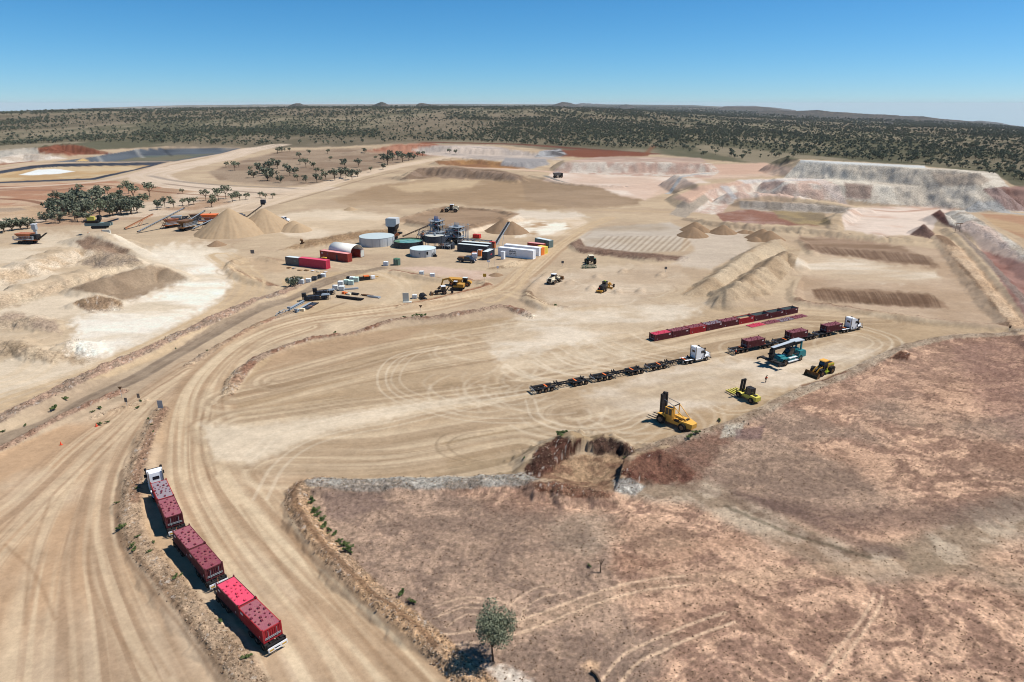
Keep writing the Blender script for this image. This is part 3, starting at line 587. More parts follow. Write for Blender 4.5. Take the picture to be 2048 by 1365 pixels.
wheels([(1290, 862), (1230, 870), (1190, 850)], op=.4); wheels([(1400, 800), (1450, 825), (1520, 822), (1560, 800)], op=.6)
for q in [((940, 860), (890, 870), (872, 890), (885, 910), (930, 925)), ((985, 862), (935, 868), (905, 880), (897, 895), (925, 915), (965, 925))]:
    track(q, .5, (164, 140, 110), .5, .4)
for i in range(24):
    cu = random.uniform(1080, 1340); cv = random.uniform(530, 600); ru = random.uniform(20, 70); a = random.uniform(160, 330)
    track(loop(cu, cv, ru, a, a+random.uniform(40, 110)), .8, random.choice([(186, 158, 128), (230, 212, 184)]), .4, .5)
for q in [(600, 610, 660, 590), (540, 640, 600, 620), (620, 630, 690, 606), (500, 660, 540, 640)]:
    track([(q[0], q[1]), ((q[0]+q[2])/2, (q[1]+q[3])/2), (q[2], q[3])], 1.2, (176, 144, 108), .6, .8)
for i in range(36):
    cu = random.uniform(440, 560); cv = random.uniform(478, 560); ru = random.uniform(20, 60); a = random.uniform(150, 260)
    track(loop(cu, cv, ru, a, a+60), .9, random.choice([(190, 160, 126), (226, 202, 168)]), .35, .6)
# foreground rocky verges
track([(324, 822), (300, 866), (281, 916), (266, 974), (262, 1034), (277, 1090), (316, 1140), (358, 1190), (406, 1246), (448, 1298), (490, 1352), (560, 1450)], 3.4, (196, 166, 134), .9, 1.2, rk=.85, c2=(178, 148, 118))
track([(330, 820), (308, 862), (290, 910), (276, 960), (272, 1010)], 1.6, (168, 126, 100), .6, .8, rk=.9)
track([(246, 940), (236, 1010), (246, 1080), (300, 1150), (370, 1240), (430, 1330), (470, 1400)], .7, (156, 122, 92), .55, .5)
track([(233, 1040), (246, 1100), (300, 1180), (380, 1280), (440, 1370)], .45, (166, 130, 98), .5, .4)
# stony paddock, right foreground
FA = (174, 137, 114); FB = (232, 188, 152)
field = [(640, 972), (900, 970), (1060, 965), (1180, 985), (1240, 985), (1290, 912), (1400, 872), (1480, 848), (1560, 812), (1660, 768), (1710, 748), (1800, 702), (1900, 678), (2060, 670), (3600, 690), (3600, 2300), (1000, 2300), (1000, 1420), (930, 1370), (870, 1305), (770, 1225), (690, 1150), (620, 1060), (604, 1000), (612, 980)]
k = np.nonzero(inside(U, V, np.array(field, float)))[0]
X = gx[k]; Y = gy[k]
wx = X+5*(fbm(X/9, Y/9, 3, 81)-.5)*2; wy = Y+5*(fbm(X/9+9, Y/9, 3, 82)-.5)*2
m1 = fbm(wx/3.6, wy/2.5, 5, 83, .75); m2 = fbm(wx/30, wy/22, 3, 84)
th = .475+.14*(m2-.5)*2
a = sst(th-.04, th+.13, m1)[:, None]*.76
near = srgb(FA)[None]*(1-a)+srgb(FB)[None]*a
fp = fbm(X/1.3, Y/.9, 4, 85, .8)[:, None]
near = near*(.62+.78*fp)
m3 = sst(.52, .66, fbm(wx/26+5, wy/18, 3, 86))[:, None]*.28
near = near*(1-m3)+srgb((164, 126, 102))[None]*m3
m4 = sst(.55, .68, fbm(wx/40+15, wy/26, 3, 87))[:, None]*.5
near = near*(1-m4)+srgb((158, 140, 122))[None]*m4
colr[k] = near; rock[k] = .5
colr[k] = colr[k]
area([(1640, 780), (1720, 745), (1830, 700), (2000, 690), (1960, 740), (1800, 800), (1680, 820)], (206, 166, 138), 20, 24, op=.35, c2=(172, 140, 120), sc=.4, rk=.4)
area([(1900, 680), (2060, 680), (2200, 800), (2060, 900), (1960, 820)], (150, 112, 104), 20, 20, op=.35, c2=(168, 128, 116), sc=.4)
area([(640, 985), (760, 984), (780, 1010), (700, 1040), (660, 1040)], (152, 126, 112), 6, 8, op=.7)
KH = (206, 186, 158)
track([(1235, 968), (1300, 975), (1400, 985), (1450, 1012), (1520, 1045), (1620, 1090), (1720, 1125), (1830, 1118), (1920, 1080), (2000, 1040), (2100, 1020)], 8, KH, .85, 4, rk=.35, c2=(172, 150, 124))
track([(1830, 1118), (1960, 1140), (2100, 1180), (2300, 1240)], 6, (190, 166, 138), .5, 4, c2=(172, 148, 120))
for i in range(34):
    u = random.uniform(1250, 2060); v = random.uniform(900, 1330); l_ = random.uniform(60, 190); s_ = random.uniform(.25, .55); w_ = random.uniform(-14, 14)
    track([(u, v), (u+l_*.35, v+l_*.35*s_+w_), (u+l_*.7, v+l_*.7*s_-w_), (u+l_, v+l_*s_)], random.uniform(.25, .6), random.choice([(112, 86, 72), (124, 98, 84), (228, 190, 156)]), random.uniform(.25, .5), .5, fade=3)
for i in range(18):
    u = random.uniform(640, 1250); v = random.uniform(1000, 1200); l_ = random.uniform(50, 140); w_ = random.uniform(-12, 12)
    track([(u, v), (u+l_*.4, v+l_*.2+w_), (u+l_, v+l_*.5)], random.uniform(.25, .5), random.choice([(118, 92, 80), (226, 188, 156)]), random.uniform(.25, .45), .5, fade=3)
track([(1250, 958), (1330, 965), (1440, 990), (1520, 1028), (1620, 1074), (1700, 1106), (1800, 1098)], 2.0, (128, 98, 84), .4, 1.5, fade=6)
track([(1450, 1012), (1540, 1052), (1600, 1075), (1660, 1092), (1740, 1115)], .8, (104, 96, 76), .5, .5)
track([(1560, 1010), (1660, 1030), (1760, 1040), (1900, 1030), (2060, 1010)], 6, (138, 112, 100), .6, 4, rk=.4)
track([(1480, 990), (1600, 1030), (1700, 1080), (1790, 1105)], 3, (130, 104, 94), .6, 2, rk=.4)
area([(1100, 1050), (1180, 1020), (1240, 1030), (1240, 1080), (1180, 1110), (1110, 1100)], (190, 168, 142), 14, 14, op=.5, c2=(154, 134, 114), sc=.3)
area([(1190, 1050), (1290, 1040), (1400, 1060), (1400, 1100), (1280, 1110)], (162, 132, 106), 12, 14, op=.35)
area([(1230, 1100), (1300, 1120), (1260, 1150), (1210, 1140)], (170, 124, 98), 8, 8, op=.4)
track([(1300, 1140), (1420, 1090), (1560, 1080), (1700, 1130), (1820, 1160)], 3, (170, 126, 98), .3, 3)
track([(1000, 1262), (1080, 1245), (1160, 1215), (1240, 1185), (1340, 1165), (1480, 1155), (1640, 1140), (1800, 1130)], 3.0, (214, 178, 142), .35, 1)
TR = (240, 204, 166)
wheels([(890, 1282), (1010, 1262), (1100, 1232), (1180, 1200), (1280, 1172), (1400, 1158)], 1.9, .30, TR, .95)
wheels([(1210, 1380), (1260, 1320), (1330, 1285), (1400, 1255), (1460, 1235)], 1.9, .32, TR, 1.0)
wheels([(1620, 1380), (1680, 1310), (1740, 1230), (1760, 1180)], 1.0, .3, TR, .8)
wheels([(1030, 1250), (1035, 1215), (1080, 1185), (1130, 1175)], 1.9, .26, TR, .7)
wheels([(870, 1225), (930, 1205), (1000, 1215), (1060, 1235)], 1.9, .26, TR, .7); wheels([(880, 1245), (930, 1218), (990, 1225)], 2.2, .26, TR, .6)
area([(1160, 1330), (1180, 1322), (1200, 1328), (1196, 1340), (1170, 1342)], (224, 184, 144), 6, 4)
area([(975, 1335), (1000, 1330), (1040, 1345), (1080, 1372), (1010, 1375)], (232, 216, 196), 8, 8, op=.85)
# verges round the paddock
track([(642, 964), (606, 971), (596, 990), (600, 1016), (622, 1056), (662, 1106), (708, 1156), (756, 1200), (806, 1238), (850, 1274), (884, 1306), (935, 1356), (1000, 1410)], 4.0, (206, 166, 124), .95, .6, rk=.95, c2=(190, 156, 122))
track([(596, 975), (588, 1000), (604, 1040), (646, 1096), (692, 1148), (742, 1194), (794, 1232), (838, 1266), (872, 1300)], 1.1, (132, 96, 70), .6, .5, rk=.6)  # shade on the bund's left flank, painted into the soil colour
track([(636, 968), (700, 972), (800, 971), (900, 969), (1000, 966), (1056, 964)], 4.6, (176, 170, 158), .95, .5, rk=1, c2=(160, 148, 134))
track([(700, 961), (850, 958), (1000, 956)], .8, (230, 210, 180), .6, .4)
track([(1285, 912), (1345, 884), (1405, 869), (1475, 848), (1545, 814), (1605, 783), (1660, 766), (1705, 747), (1800, 701), (1900, 677), (2060, 669)], 2.8, (180, 160, 138), .75, 1.0, rk=.8, c2=(160, 136, 116))
area([(1045, 945), (1075, 900), (1110, 875), (1165, 878), (1168, 900), (1130, 920), (1100, 960), (1060, 955)], (124, 84, 68), 3, 8, c2=(100, 72, 60), sc=.6, rk=1)
area([(1176, 884), (1205, 872), (1250, 884), (1274, 906), (1240, 914), (1190, 908)], (128, 96, 80), 3, 7, c2=(104, 80, 68), sc=.6, rk=1)
area([(1085, 955), (1130, 918), (1175, 908), (1260, 914), (1240, 985), (1180, 982), (1110, 968)], (192, 158, 122), 5, 10, c2=(156, 120, 94), sc=.5, rk=.6)
area([(1060, 962), (1110, 966), (1170, 978), (1230, 986), (1220, 996), (1140, 996), (1070, 980)], (134, 88, 68), 3, 7, c2=(158, 116, 92), sc=.6, rk=1)
area([(1240, 950), (1262, 920), (1310, 898), (1345, 905), (1390, 945), (1385, 966), (1280, 966)], (140, 90, 72), 6, 10, c2=(166, 118, 92), sc=.5, rk=.8)
area([(1250, 940), (1300, 905), (1380, 880), (1450, 858), (1490, 862), (1440, 895), (1420, 940), (1400, 968), (1300, 968)], (150, 106, 88), 10, 14, op=.65, c2=(128, 92, 78), sc=.4, rk=.7)
area([(1225, 960), (1260, 955), (1290, 975), (1270, 992), (1230, 985)], (190, 184, 172), 2, 3, c2=(160, 152, 142), sc=.8, rk=1)
area([(1450, 850), (1490, 846), (1480, 872), (1440, 876)], (196, 186, 166), 3, 3, rk=.8, op=.8)
area([(1470, 860), (1530, 850), (1520, 880), (1470, 880)], (136, 108, 106), 4, 5, op=.7, rk=.6)
area([(1780, 716), (1800, 702), (1822, 708), (1815, 720)], (130, 92, 74), 1.5, 2, rk=.9)
track([(1605, 772), (1650, 762), (1690, 748)], 1.0, (140, 92, 72), .7, .5, rk=.8)

# stones and ruts as relief
sp = np.clip(RAD*RAD/CAMH/FPX*1.2, .05, 3)
st1 = fbm(gx*1.6, gy*1.6, 2, 91)-.5; st2 = fbm(gx*.45, gy*.45, 3, 92)-.5
gz = gz+rock*(st1*.55*sst(260, 120, RAD)+(fbm(gx*.45, gy*.45, 4, 92, .7)-.5)*1.5*sst(700, 250, RAD)*sst(90, 200, RAD)+(fbm(gx*.22, gy*.22, 4, 192, .7)-.5)*.8*sst(300, 450, RAD)*sst(1200, 700, RAD))
gz = gz+(fbm(gx*.16, gy*.16, 3, 93)-.5)*.22*sst(500, 200, RAD)
spk = fbm(gx*3.1, gy*3.1, 2, 94, .8)
colr *= (1+(rock*.85*(spk-.5)+(.16*(fbm(gx*.9, gy*.9, 3, 95)-.5)))*sst(420, 160, RAD))[:, None]
colr *= (1+.20*(fbm(gx/7, gy/2.6, 4, 98, .65)-.5)*(RAD < 700)+.14*(fbm(gx/22, gy/16, 4, 99)-.5))[:, None]
big = (vnoise(gx*2.3+5, gy*2.3, 96) > .86) & (rock > .75) & (RAD < 260)
colr[big] = colr[big]*.5+srgb((214, 206, 194))[None]*.5
lm_ = (colr @ np.array([.3, .59, .11]))[:, None]; colr = lm_+(colr-lm_)*.92
lum = np.maximum(colr @ np.array([.3, .59, .11]), 1e-3); colr = np.clip(colr*((lum/.47)**.25)[:, None], 0, 1)
ALB = 0.60                                            # sunlit colour of flat ground -> its reflectance
def mat(name, rough=.9, spec=.2):
    m = bpy.data.materials.new(name); m.use_nodes = True; b = m.node_tree.nodes['Principled BSDF']
    b.inputs['Roughness'].default_value = rough; b.inputs['Specular IOR Level'].default_value = spec
    return m, m.node_tree, b
gm, t, b = mat('earth', 1.0, .0)
at = t.nodes.new('ShaderNodeAttribute'); at.attribute_name = 'soil'
ar = t.nodes.new('ShaderNodeAttribute'); ar.attribute_name = 'rock'
tc = t.nodes.new('ShaderNodeTexCoord')
n1 = t.nodes.new('ShaderNodeTexNoise'); n1.inputs['Scale'].default_value = 1.3; n1.inputs['Detail'].default_value = 6; n1.inputs['Roughness'].default_value = .82
n2 = t.nodes.new('ShaderNodeTexNoise'); n2.inputs['Scale'].default_value = .35; n2.inputs['Detail'].default_value = 6; n2.inputs['Roughness'].default_value = .65
for q in (n1, n2): t.links.new(tc.outputs['Object'], q.inputs['Vector'])
def mr(nt_, src, a0, a1, b0, b1):
    r = nt_.nodes.new('ShaderNodeMapRange'); r.inputs[1].default_value = a0; r.inputs[2].default_value = a1; r.inputs[3].default_value = b0; r.inputs[4].default_value = b1
    nt_.links.new(src, r.inputs[0]); return r.outputs[0]
def mth(nt_, op, a, c):
    r = nt_.nodes.new('ShaderNodeMath'); r.operation = op
    for i, q in enumerate((a, c)):
        if isinstance(q, (int, float)): r.inputs[i].default_value = q
        else: nt_.links.new(q, r.inputs[i])
    return r.outputs[0]
s1 = mr(t, n1.outputs[0], .36, .64, -.5, .5); s2 = mr(t, n2.outputs[0], .3, .7, -.06, .06)
amt = mr(t, ar.outputs['Fac'], 0, 1, .22, 1.15)
f1 = mth(t, 'MULTIPLY', s1, amt); f2 = mth(t, 'ADD', f1, s2); f3 = mth(t, 'ADD', f2, 1.0)
vm = t.nodes.new('ShaderNodeVectorMath'); vm.operation = 'SCALE'
t.links.new(at.outputs['Color'], vm.inputs[0]); t.links.new(f3, vm.inputs['Scale']); t.links.new(vm.outputs[0], b.inputs['Base Color'])
bp = t.nodes.new('ShaderNodeBump'); bp.inputs['Distance'].default_value = .12
t.links.new(mr(t, ar.outputs['Fac'], 0, 1, .25, 1.0), bp.inputs['Strength']); t.links.new(n1.outputs[0], bp.inputs['Height']); t.links.new(bp.outputs[0], b.inputs['Normal'])

gme = bpy.data.meshes.new('ground')
gme.vertices.add(NV); gme.vertices.foreach_set('co', np.stack([gx, gy, gz], 1).ravel())
idx = np.arange(NV).reshape(NR, NC)
q = np.stack([idx[:-1, :-1], idx[:-1, 1:], idx[1:, 1:], idx[1:, :-1]], -1).reshape(-1, 4)
nf = len(q)
gme.loops.add(nf*4); gme.loops.foreach_set('vertex_index', q.ravel().astype(np.int32))
gme.polygons.add(nf); gme.polygons.foreach_set('loop_start', np.arange(nf, dtype=np.int32)*4); gme.polygons.foreach_set('loop_total', np.full(nf, 4, np.int32))
gme.polygons.foreach_set('use_smooth', np.ones(nf, bool))
ca = gme.attributes.new('soil', 'FLOAT_COLOR', 'POINT'); ca.data.foreach_set('color', np.hstack([colr*ALB, np.ones((NV, 1))]).ravel())
ra = gme.attributes.new('rock', 'FLOAT', 'POINT'); ra.data.foreach_set('value', rock)
gme.update(); gme.materials.append(gm)
HAZE_Z0 = float(gz.min())-1.5
go = bpy.data.objects.new('ground', gme); COL.objects.link(go); go['kind'] = 'structure'
# ------------------------------------------------------------------ materials
def paint(name, c, rough=.5, metal=0.0, dust=.25, dc=(200, 168, 128), scale=2.2, spec=.3):
    """painted or bare surface with wind-blown dust and slight fading"""
    m, t, b = mat(name, rough, spec)
    c = srgb(c); dc = srgb(dc)*.75
    tc = t.nodes.new('ShaderNodeTexCoord'); n = t.nodes.new('ShaderNodeTexNoise'); n.inputs['Scale'].default_value = scale; n.inputs['Detail'].default_value = 5; n.inputs['Roughness'].default_value = .65
    t.links.new(tc.outputs['Object'], n.inputs['Vector'])
    mx = t.nodes.new('ShaderNodeMix'); mx.data_type = 'RGBA'
    mx.inputs[6].default_value = (*c, 1); mx.inputs[7].default_value = (*(c*.55+dc*.45), 1)
    t.links.new(mr(t, n.outputs[0], .42, .72, 0, dust*2), mx.inputs[0])
    t.links.new(mx.outputs[2], b.inputs['Base Color']); b.inputs['Metallic'].default_value = metal
    return m
M = {}
def mm(k, *a, **w): M[k] = paint(k, *a, **w)
mm('maroon_paint', (88, 30, 39), dust=.12, rough=.7); mm('red_paint', (158, 30, 40), dust=.1, rough=.7); mm('bright_red', (196, 40, 36), dust=.1)
mm('lid_pink', (214, 76, 104), dust=.12, rough=.6); mm('lid_maroon', (150, 86, 98), dust=.3, rough=.7); mm('lid_grey', (150, 138, 146), dust=.3); mm('lid_dark', (134, 66, 80), dust=.25, rough=.7)
mm('lug_maroon', (116, 48, 60), dust=.1); mm('lug_pink', (206, 64, 88), dust=.1)
mm('black_steel', (32, 32, 35), dust=.06, rough=.7, spec=.2); mm('rubber', (34, 33, 33), dust=.15, rough=.9, spec=.1); mm('rim_dust', (118, 96, 80), dust=.4)
mm('white_paint', (232, 234, 236), dust=.06, rough=.35); mm('chrome', (150, 150, 150), metal=.7, rough=.35, dust=.2); mm('glass_dark', (24, 30, 36), rough=.12, dust=.05, spec=.6)
mm('teal_paint', (16, 118, 124), dust=.2, rough=.5); mm('boom_grey', (176, 184, 190), dust=.1); mm('yellow_paint', (216, 160, 64), dust=.25, rough=.6); mm('lime_yellow', (204, 192, 82), dust=.25)
mm('cat_yellow', (190, 138, 44), dust=.35); mm('cream_paint', (226, 214, 186), dust=.1); mm('brown_steel', (112, 78, 46), dust=.3); mm('orange_paint', (226, 112, 48), dust=.15)
mm('rust_orange', (168, 96, 56), dust=.4); mm('green_paint', (40, 92, 70), dust=.2); mm('tank_steel', (186, 188, 188), dust=.08, rough=.7, spec=.2); mm('tank_roof', (172, 184, 186), dust=.06, rough=.9, spec=.1); mm('tank_pale', (196, 212, 212), dust=.05)
mm('tank_dark', (44, 52, 62), dust=.1, rough=.6); mm('galvanised', (160, 168, 174), dust=.1, metal=.2); mm('concrete', (196, 196, 186), dust=.2, rough=.9); mm('dome_white', (238, 234, 222), dust=.12)
mm('container_red', (140, 48, 40), dust=.15); mm('container_pink', (186, 44, 74), dust=.1); mm('container_grey', (92, 92, 92), dust=.1); mm('container_white', (236, 238, 240), dust=.04); mm('container_dark', (46, 54, 66), dust=.08)
mm('container_orange', (236, 130, 56), dust=.1); mm('container_yellow', (232, 208, 96), dust=.1); mm('container_green', (112, 130, 126), dust=.1); mm('roof_pink', (222, 150, 146), dust=.25); mm('roof_pale', (206, 214, 212), dust=.1); mm('poly_green', (68, 108, 84), dust=.15)
mm('ibc_white', (228, 230, 226), dust=.1); mm('skin', (150, 104, 80), dust=.02, rough=.7); mm('shirt_orange', (228, 84, 50), dust=.02, rough=.8); mm('navy_cloth', (34, 38, 56), dust=.05, rough=.9); mm('hat_dark', (70, 62, 54), dust=.1); mm('hat_white', (220, 214, 206), dust=.05)
mm('hi_vis', (186, 206, 60), dust=.03); mm('bark', (84, 66, 52), dust=.1, rough=.9); mm('plank', (176, 150, 116), dust=.2); mm('sign_back', (120, 116, 112), dust=.2, metal=.3); mm('sign_yellow', (214, 168, 52), dust=.1); mm('lamp_amber', (190, 150, 60), dust=.05)
mm('steel_blue', (140, 152, 162), dust=.15); mm('blue_paint', (70, 110, 160), dust=.1); mm('text_dark', (58, 74, 74), dust=.0); mm('text_red', (196, 60, 70), dust=.0); mm('text_white', (226, 214, 214), dust=0); mm('cone_red', (222, 82, 50), dust=.1)
mm('mint', (196, 220, 206), dust=.1)
mm('pile_sand', (166, 143, 115), rough=1, dust=.3, dc=(160, 128, 96), scale=.6, spec=0); mm('pile_dark', (140, 116, 92), rough=1, dust=.3, dc=(130, 100, 76), scale=.5, spec=0)
wm, t, b = mat('pond_green', .08, .5); tc = t.nodes.new('ShaderNodeTexCoord'); n = t.nodes.new('ShaderNodeTexNoise'); n.inputs['Scale'].default_value = .35; t.links.new(tc.outputs['Object'], n.inputs['Vector'])
mx = t.nodes.new('ShaderNodeMix'); mx.data_type = 'RGBA'; mx.inputs[6].default_value = (.10, .24, .14, 1); mx.inputs[7].default_value = (.22, .38, .27, 1); t.links.new(mr(t, n.outputs[0], .4, .6, 0, 1), mx.inputs[0]); t.links.new(mx.outputs[2], b.inputs['Base Color']); M['pond_green'] = wm

# ------------------------------------------------------------------ mesh builder
class MB:
    def __init__(s): s.v = []; s.f = []
    def add(s, v, f):
        o = len(s.v); s.v += [tuple(q) for q in v]; s.f += [tuple(i+o for i in q) for q in f]; return s
    def box(s, x0, x1, y0, y1, z0, z1):
        return s.add([(x0, y0, z0), (x1, y0, z0), (x1, y1, z0), (x0, y1, z0), (x0, y0, z1), (x1, y0, z1), (x1, y1, z1), (x0, y1, z1)],
                     [(0, 3, 2, 1), (4, 5, 6, 7), (0, 1, 5, 4), (1, 2, 6, 5), (2, 3, 7, 6), (3, 0, 4, 7)])
    def hull(s, a, b):                                   # two matching rings joined
        n = len(a)
        return s.add(list(a)+list(b), [tuple(range(n))[::-1], tuple(range(n, 2*n))]+[(i, (i+1) % n, n+(i+1) % n, n+i) for i in range(n)])
    def prism(s, prof, y0, y1): return s.hull([(x, y1, z) for x, z in prof], [(x, y0, z) for x, z in prof])
    def beam(s, p, q, w, h=None):
        p = Vector(p); q = Vector(q); d = (q-p).normalized(); h = h or w
        up = Vector((0, 0, 1)) if abs(d.z) < .95 else Vector((1, 0, 0)); a = d.cross(up).normalized()*w/2; c = a.cross(d).normalized()*h/2
        return s.hull([p-a-c, p+a-c, p+a+c, p-a+c], [q-a-c, q+a-c, q+a+c, q-a+c])
    def cyl(s, p, q, r, n=12, r2=None):
        p = Vector(p); q = Vector(q); d = (q-p).normalized(); r2 = r if r2 is None else r2
        up = Vector((0, 0, 1)) if abs(d.z) < .95 else Vector((1, 0, 0)); a = d.cross(up).normalized(); c = d.cross(a)
        A = [p+(a*math.cos(2*math.pi*i/n)+c*math.sin(2*math.pi*i/n))*r for i in range(n)]; B = [q+(a*math.cos(2*math.pi*i/n)+c*math.sin(2*math.pi*i/n))*r2 for i in range(n)]
        return s.hull(A, B)
    def mesh(s, name, m, smooth=False):
        me = bpy.data.meshes.new(name); me.from_pydata(s.v, [], s.f); me.validate()
        if smooth:
            for p in me.polygons: p.use_smooth = True
        me.materials.append(M[m] if isinstance(m, str) else m); return me
    def build(s, name, m, parent=None, smooth=False): return obj(name, s.mesh(name, m, smooth), parent)
def obj(name, me, parent=None, loc=None, rz=None):
    o = bpy.data.objects.new(name, me); COL.objects.link(o)
    if parent: o.parent = parent
    if loc is not None: o.location = loc
    if rz is not None: o.rotation_euler = (0, 0, rz)
    return o
def tag(o, label, cat, group=None):
    o['label'] = label; o['category'] = cat
    if group: o['group'] = group
    return o
def thing(name, label, cat, x, y, rz=0.0, group=None, z=None):
    o = bpy.data.objects.new(name, None); COL.objects.link(o); o.empty_display_size = .5
    o.location = (x, y, hz(x, y) if z is None else z); o.rotation_euler = (0, 0, rz)
    return tag(o, label, cat, group)
def kids(o): return [c for c in COL.objects if c.parent == o]
CH = {}
def copy_tree(o, x, y, rz, label, group=None, z=None, swap=None):
    """copy of a thing with its parts and sub-parts; swap gives other paint to some parts"""
    r = o.copy(); COL.objects.link(r); r.location = (x, y, hz(x, y) if z is None else z); r.rotation_euler = (0, 0, rz); r['label'] = label
    if group: r['group'] = group
    for c in o.children:
        d = c.copy(); COL.objects.link(d); d.parent = r; setmat(d, swap)
        for e in c.children:
            g = e.copy(); COL.objects.link(g); g.parent = d; setmat(g, swap)
    return r
def setmat(d, swap):
    k = d.name.split('.')[0]
    if swap and k in swap and d.data:
        d.data = d.data.copy() if False else d.data
        d.material_slots[0].link = 'OBJECT'; d.material_slots[0].material = M[swap[k]]
def at(u, v, z=0): x, y = G(u, v, z); return float(x), float(y)
def ang(a, b): return math.atan2(b[1]-a[1], b[0]-a[0])

# ------------------------------------------------------------------ ore boxes: half-height containers with lids
BL, BW, BH = 6.06, 2.44, 1.78
def box_walls(b, open_):
    hl, hw = BL/2, BW/2
    n = 20
    for sgn in (-1, 1):
        y0 = sgn*(hw-.06)
        b.box(-hl+.1, hl-.1, min(y0, y0-sgn*.04), max(y0, y0-sgn*.04), .15, BH-.12)
        for i in range(n):
            x = -hl+.28+i*(BL-.56)/(n-1)
            b.box(x-.085, x+.085, min(sgn*(hw-.06), sgn*(hw-.015)), max(sgn*(hw-.06), sgn*(hw-.015)), .17, BH-.14)
        b.box(sgn*(hl-.10) if sgn < 0 else hl-.14, -hl+.14 if sgn < 0 else hl-.10, -hw+.1, hw-.1, .15, BH-.12)
    for i in range(8):
        y = -hw+.26+i*(BW-.52)/7
        b.box(-hl+.03, -hl+.10, y-.07, y+.07, .2, BH-.2)
        b.box(hl-.10, hl-.05, y-.07, y+.07, .2, BH-.2)
    b.box(-hl+.1, hl-.1, -hw+.1, hw-.1, .12, .18)
    return b
def box_frame(b):
    hl, hw = BL/2, BW/2
    for sx in (-1, 1):
        for sy in (-1, 1):
            x = sx*(hl-.08); y = sy*(hw-.08); b.box(x-.08, x+.08, y-.08, y+.08, 0, BH+.20)
        x = sx*(hl-.07); b.box(x-.06, x+.06, -hw+.16, hw-.16, 0, .16); b.box(x-.06, x+.06, -hw+.16, hw-.16, BH-.13, BH)
    for sy in (-1, 1):
        y = sy*(hw-.055); b.box(-hl+.16, hl-.16, y-.05, y+.05, 0, .15); b.box(-hl+.16, hl-.16, y-.05, y+.05, BH-.14, BH-.01)
    return b
def lid_mesh(b):
    hl, hw = BL/2-.17, BW/2-.05
    b.box(-hl, hl, -hw, hw, 0, .07)
    for i in range(30):
        x = -hl+.12+i*(2*hl-.24)/29; b.box(x-.05, x+.05, -hw+.06, hw-.06, .07, .10)
    return b
LUGS = [(-2.5, 0), (-1.5, -.9), (-1.55, .85), (-1.2, .3), (-1.0, -.35), (-.9, .95), (-.6, .15), (-.75, -1.0), (-.3, -.55), (0, 1.0), (.2, .4), (.35, -.2), (.45, -.95), (.8, .85), (.9, .1), (1.1, -.45), (1.4, .95), (1.45, -.9), (1.6, .3), (2.45, -.1)]
LUGM = [MB().box(-.10, .10, -.08, .08, .07, .19).mesh('lug', 'lug_maroon'), MB().box(-.15, .15, -.12, .12, .07, .26).mesh('lug', 'lug_maroon')]
def add_lugs(par):
    for i, (x, y) in enumerate(LUGS): obj('lug', LUGM[0 if i % 3 else 1], par, (x, y, 0))
bx0 = thing('ore_container', '', 'ore container', 0, 0, 0, 'half height ore containers', z=0)
box_walls(MB(), 0).build('wall', 'maroon_paint', bx0)
box_frame(MB()).build('frame', 'maroon_paint', bx0)
hd = MB()
for y in (-.55, .55): hd.cyl((-BL/2-.03, y, .25), (-BL/2-.03, y, BH-.25), .025, 6)
for z in (.45, .62): hd.box(-BL/2-.05, -BL/2, -1.0, 1.0, z-.02, z+.02)
hd.build('lock_bar', 'galvanised', bx0)
pl = MB()
for s in (-1, 1):
    for j in range(3): pl.box(1.95+j*.22, 2.1+j*.22, min(s*(BW/2-.012), s*(BW/2-.002)), max(s*(BW/2-.012), s*(BW/2-.002)), 1.12, 1.45)
    pl.box(-2.2, -2.1, min(s*(BW/2-.012), s*(BW/2-.002)), max(s*(BW/2-.012), s*(BW/2-.002)), .35, .65)
pl.build('painted_number', 'text_white', bx0)['kind'] = 'stuff'
l0 = lid_mesh(MB()).build('lid', 'lid_maroon', bx0); l0.location = (0, 0, BH-.10)
add_lugs(l0)
# an open box has no lid but a grey lining
op0 = thing('ore_container', '', 'ore container', 0, 0, 0, 'half height ore containers', z=0)
for c in bx0.children[:4] if False else list(bx0.children):
    if c.name.split('.')[0] != 'lid':
        d = c.copy(); COL.objects.link(d); d.parent = op0
ln = MB(); hl, hw = BL/2-.15, BW/2-.11
ln.add([(-hl, -hw, .2), (hl, -hw, .2), (hl, hw, .2), (-hl, hw, .2), (-hl, -hw, BH-.15), (hl, -hw, BH-.15), (hl, hw, BH-.15), (-hl, hw, BH-.15)], [(0, 1, 2, 3), (0, 4, 5, 1), (1, 5, 6, 2), (2, 6, 7, 3), (3, 7, 4, 0)])
mm('lining', (104, 122, 122), dust=.2)
ln.build('lining', 'lining', op0)
used = set()
def put_box(x, y, rz, label, wall='maroon_paint', lid='lid_maroon', z=None, group=None, flip=False, open_=False):
    src = op0 if open_ else bx0
    sw = {'wall': wall, 'frame': wall, 'lid': lid, 'lug': 'lug_pink' if lid == 'lid_pink' else 'lug_maroon'}
    if src.name in used: return copy_tree(src, x, y, rz, label, group, z, sw)
    used.add(src.name); src.location = (x, y, hz(x, y) if z is None else z); src.rotation_euler = (0, 0, rz); src['label'] = label
    if group: src['group'] = group
    for c in src.children:
        setmat(c, sw)
        for e in c.children: setmat(e, sw)
    return src
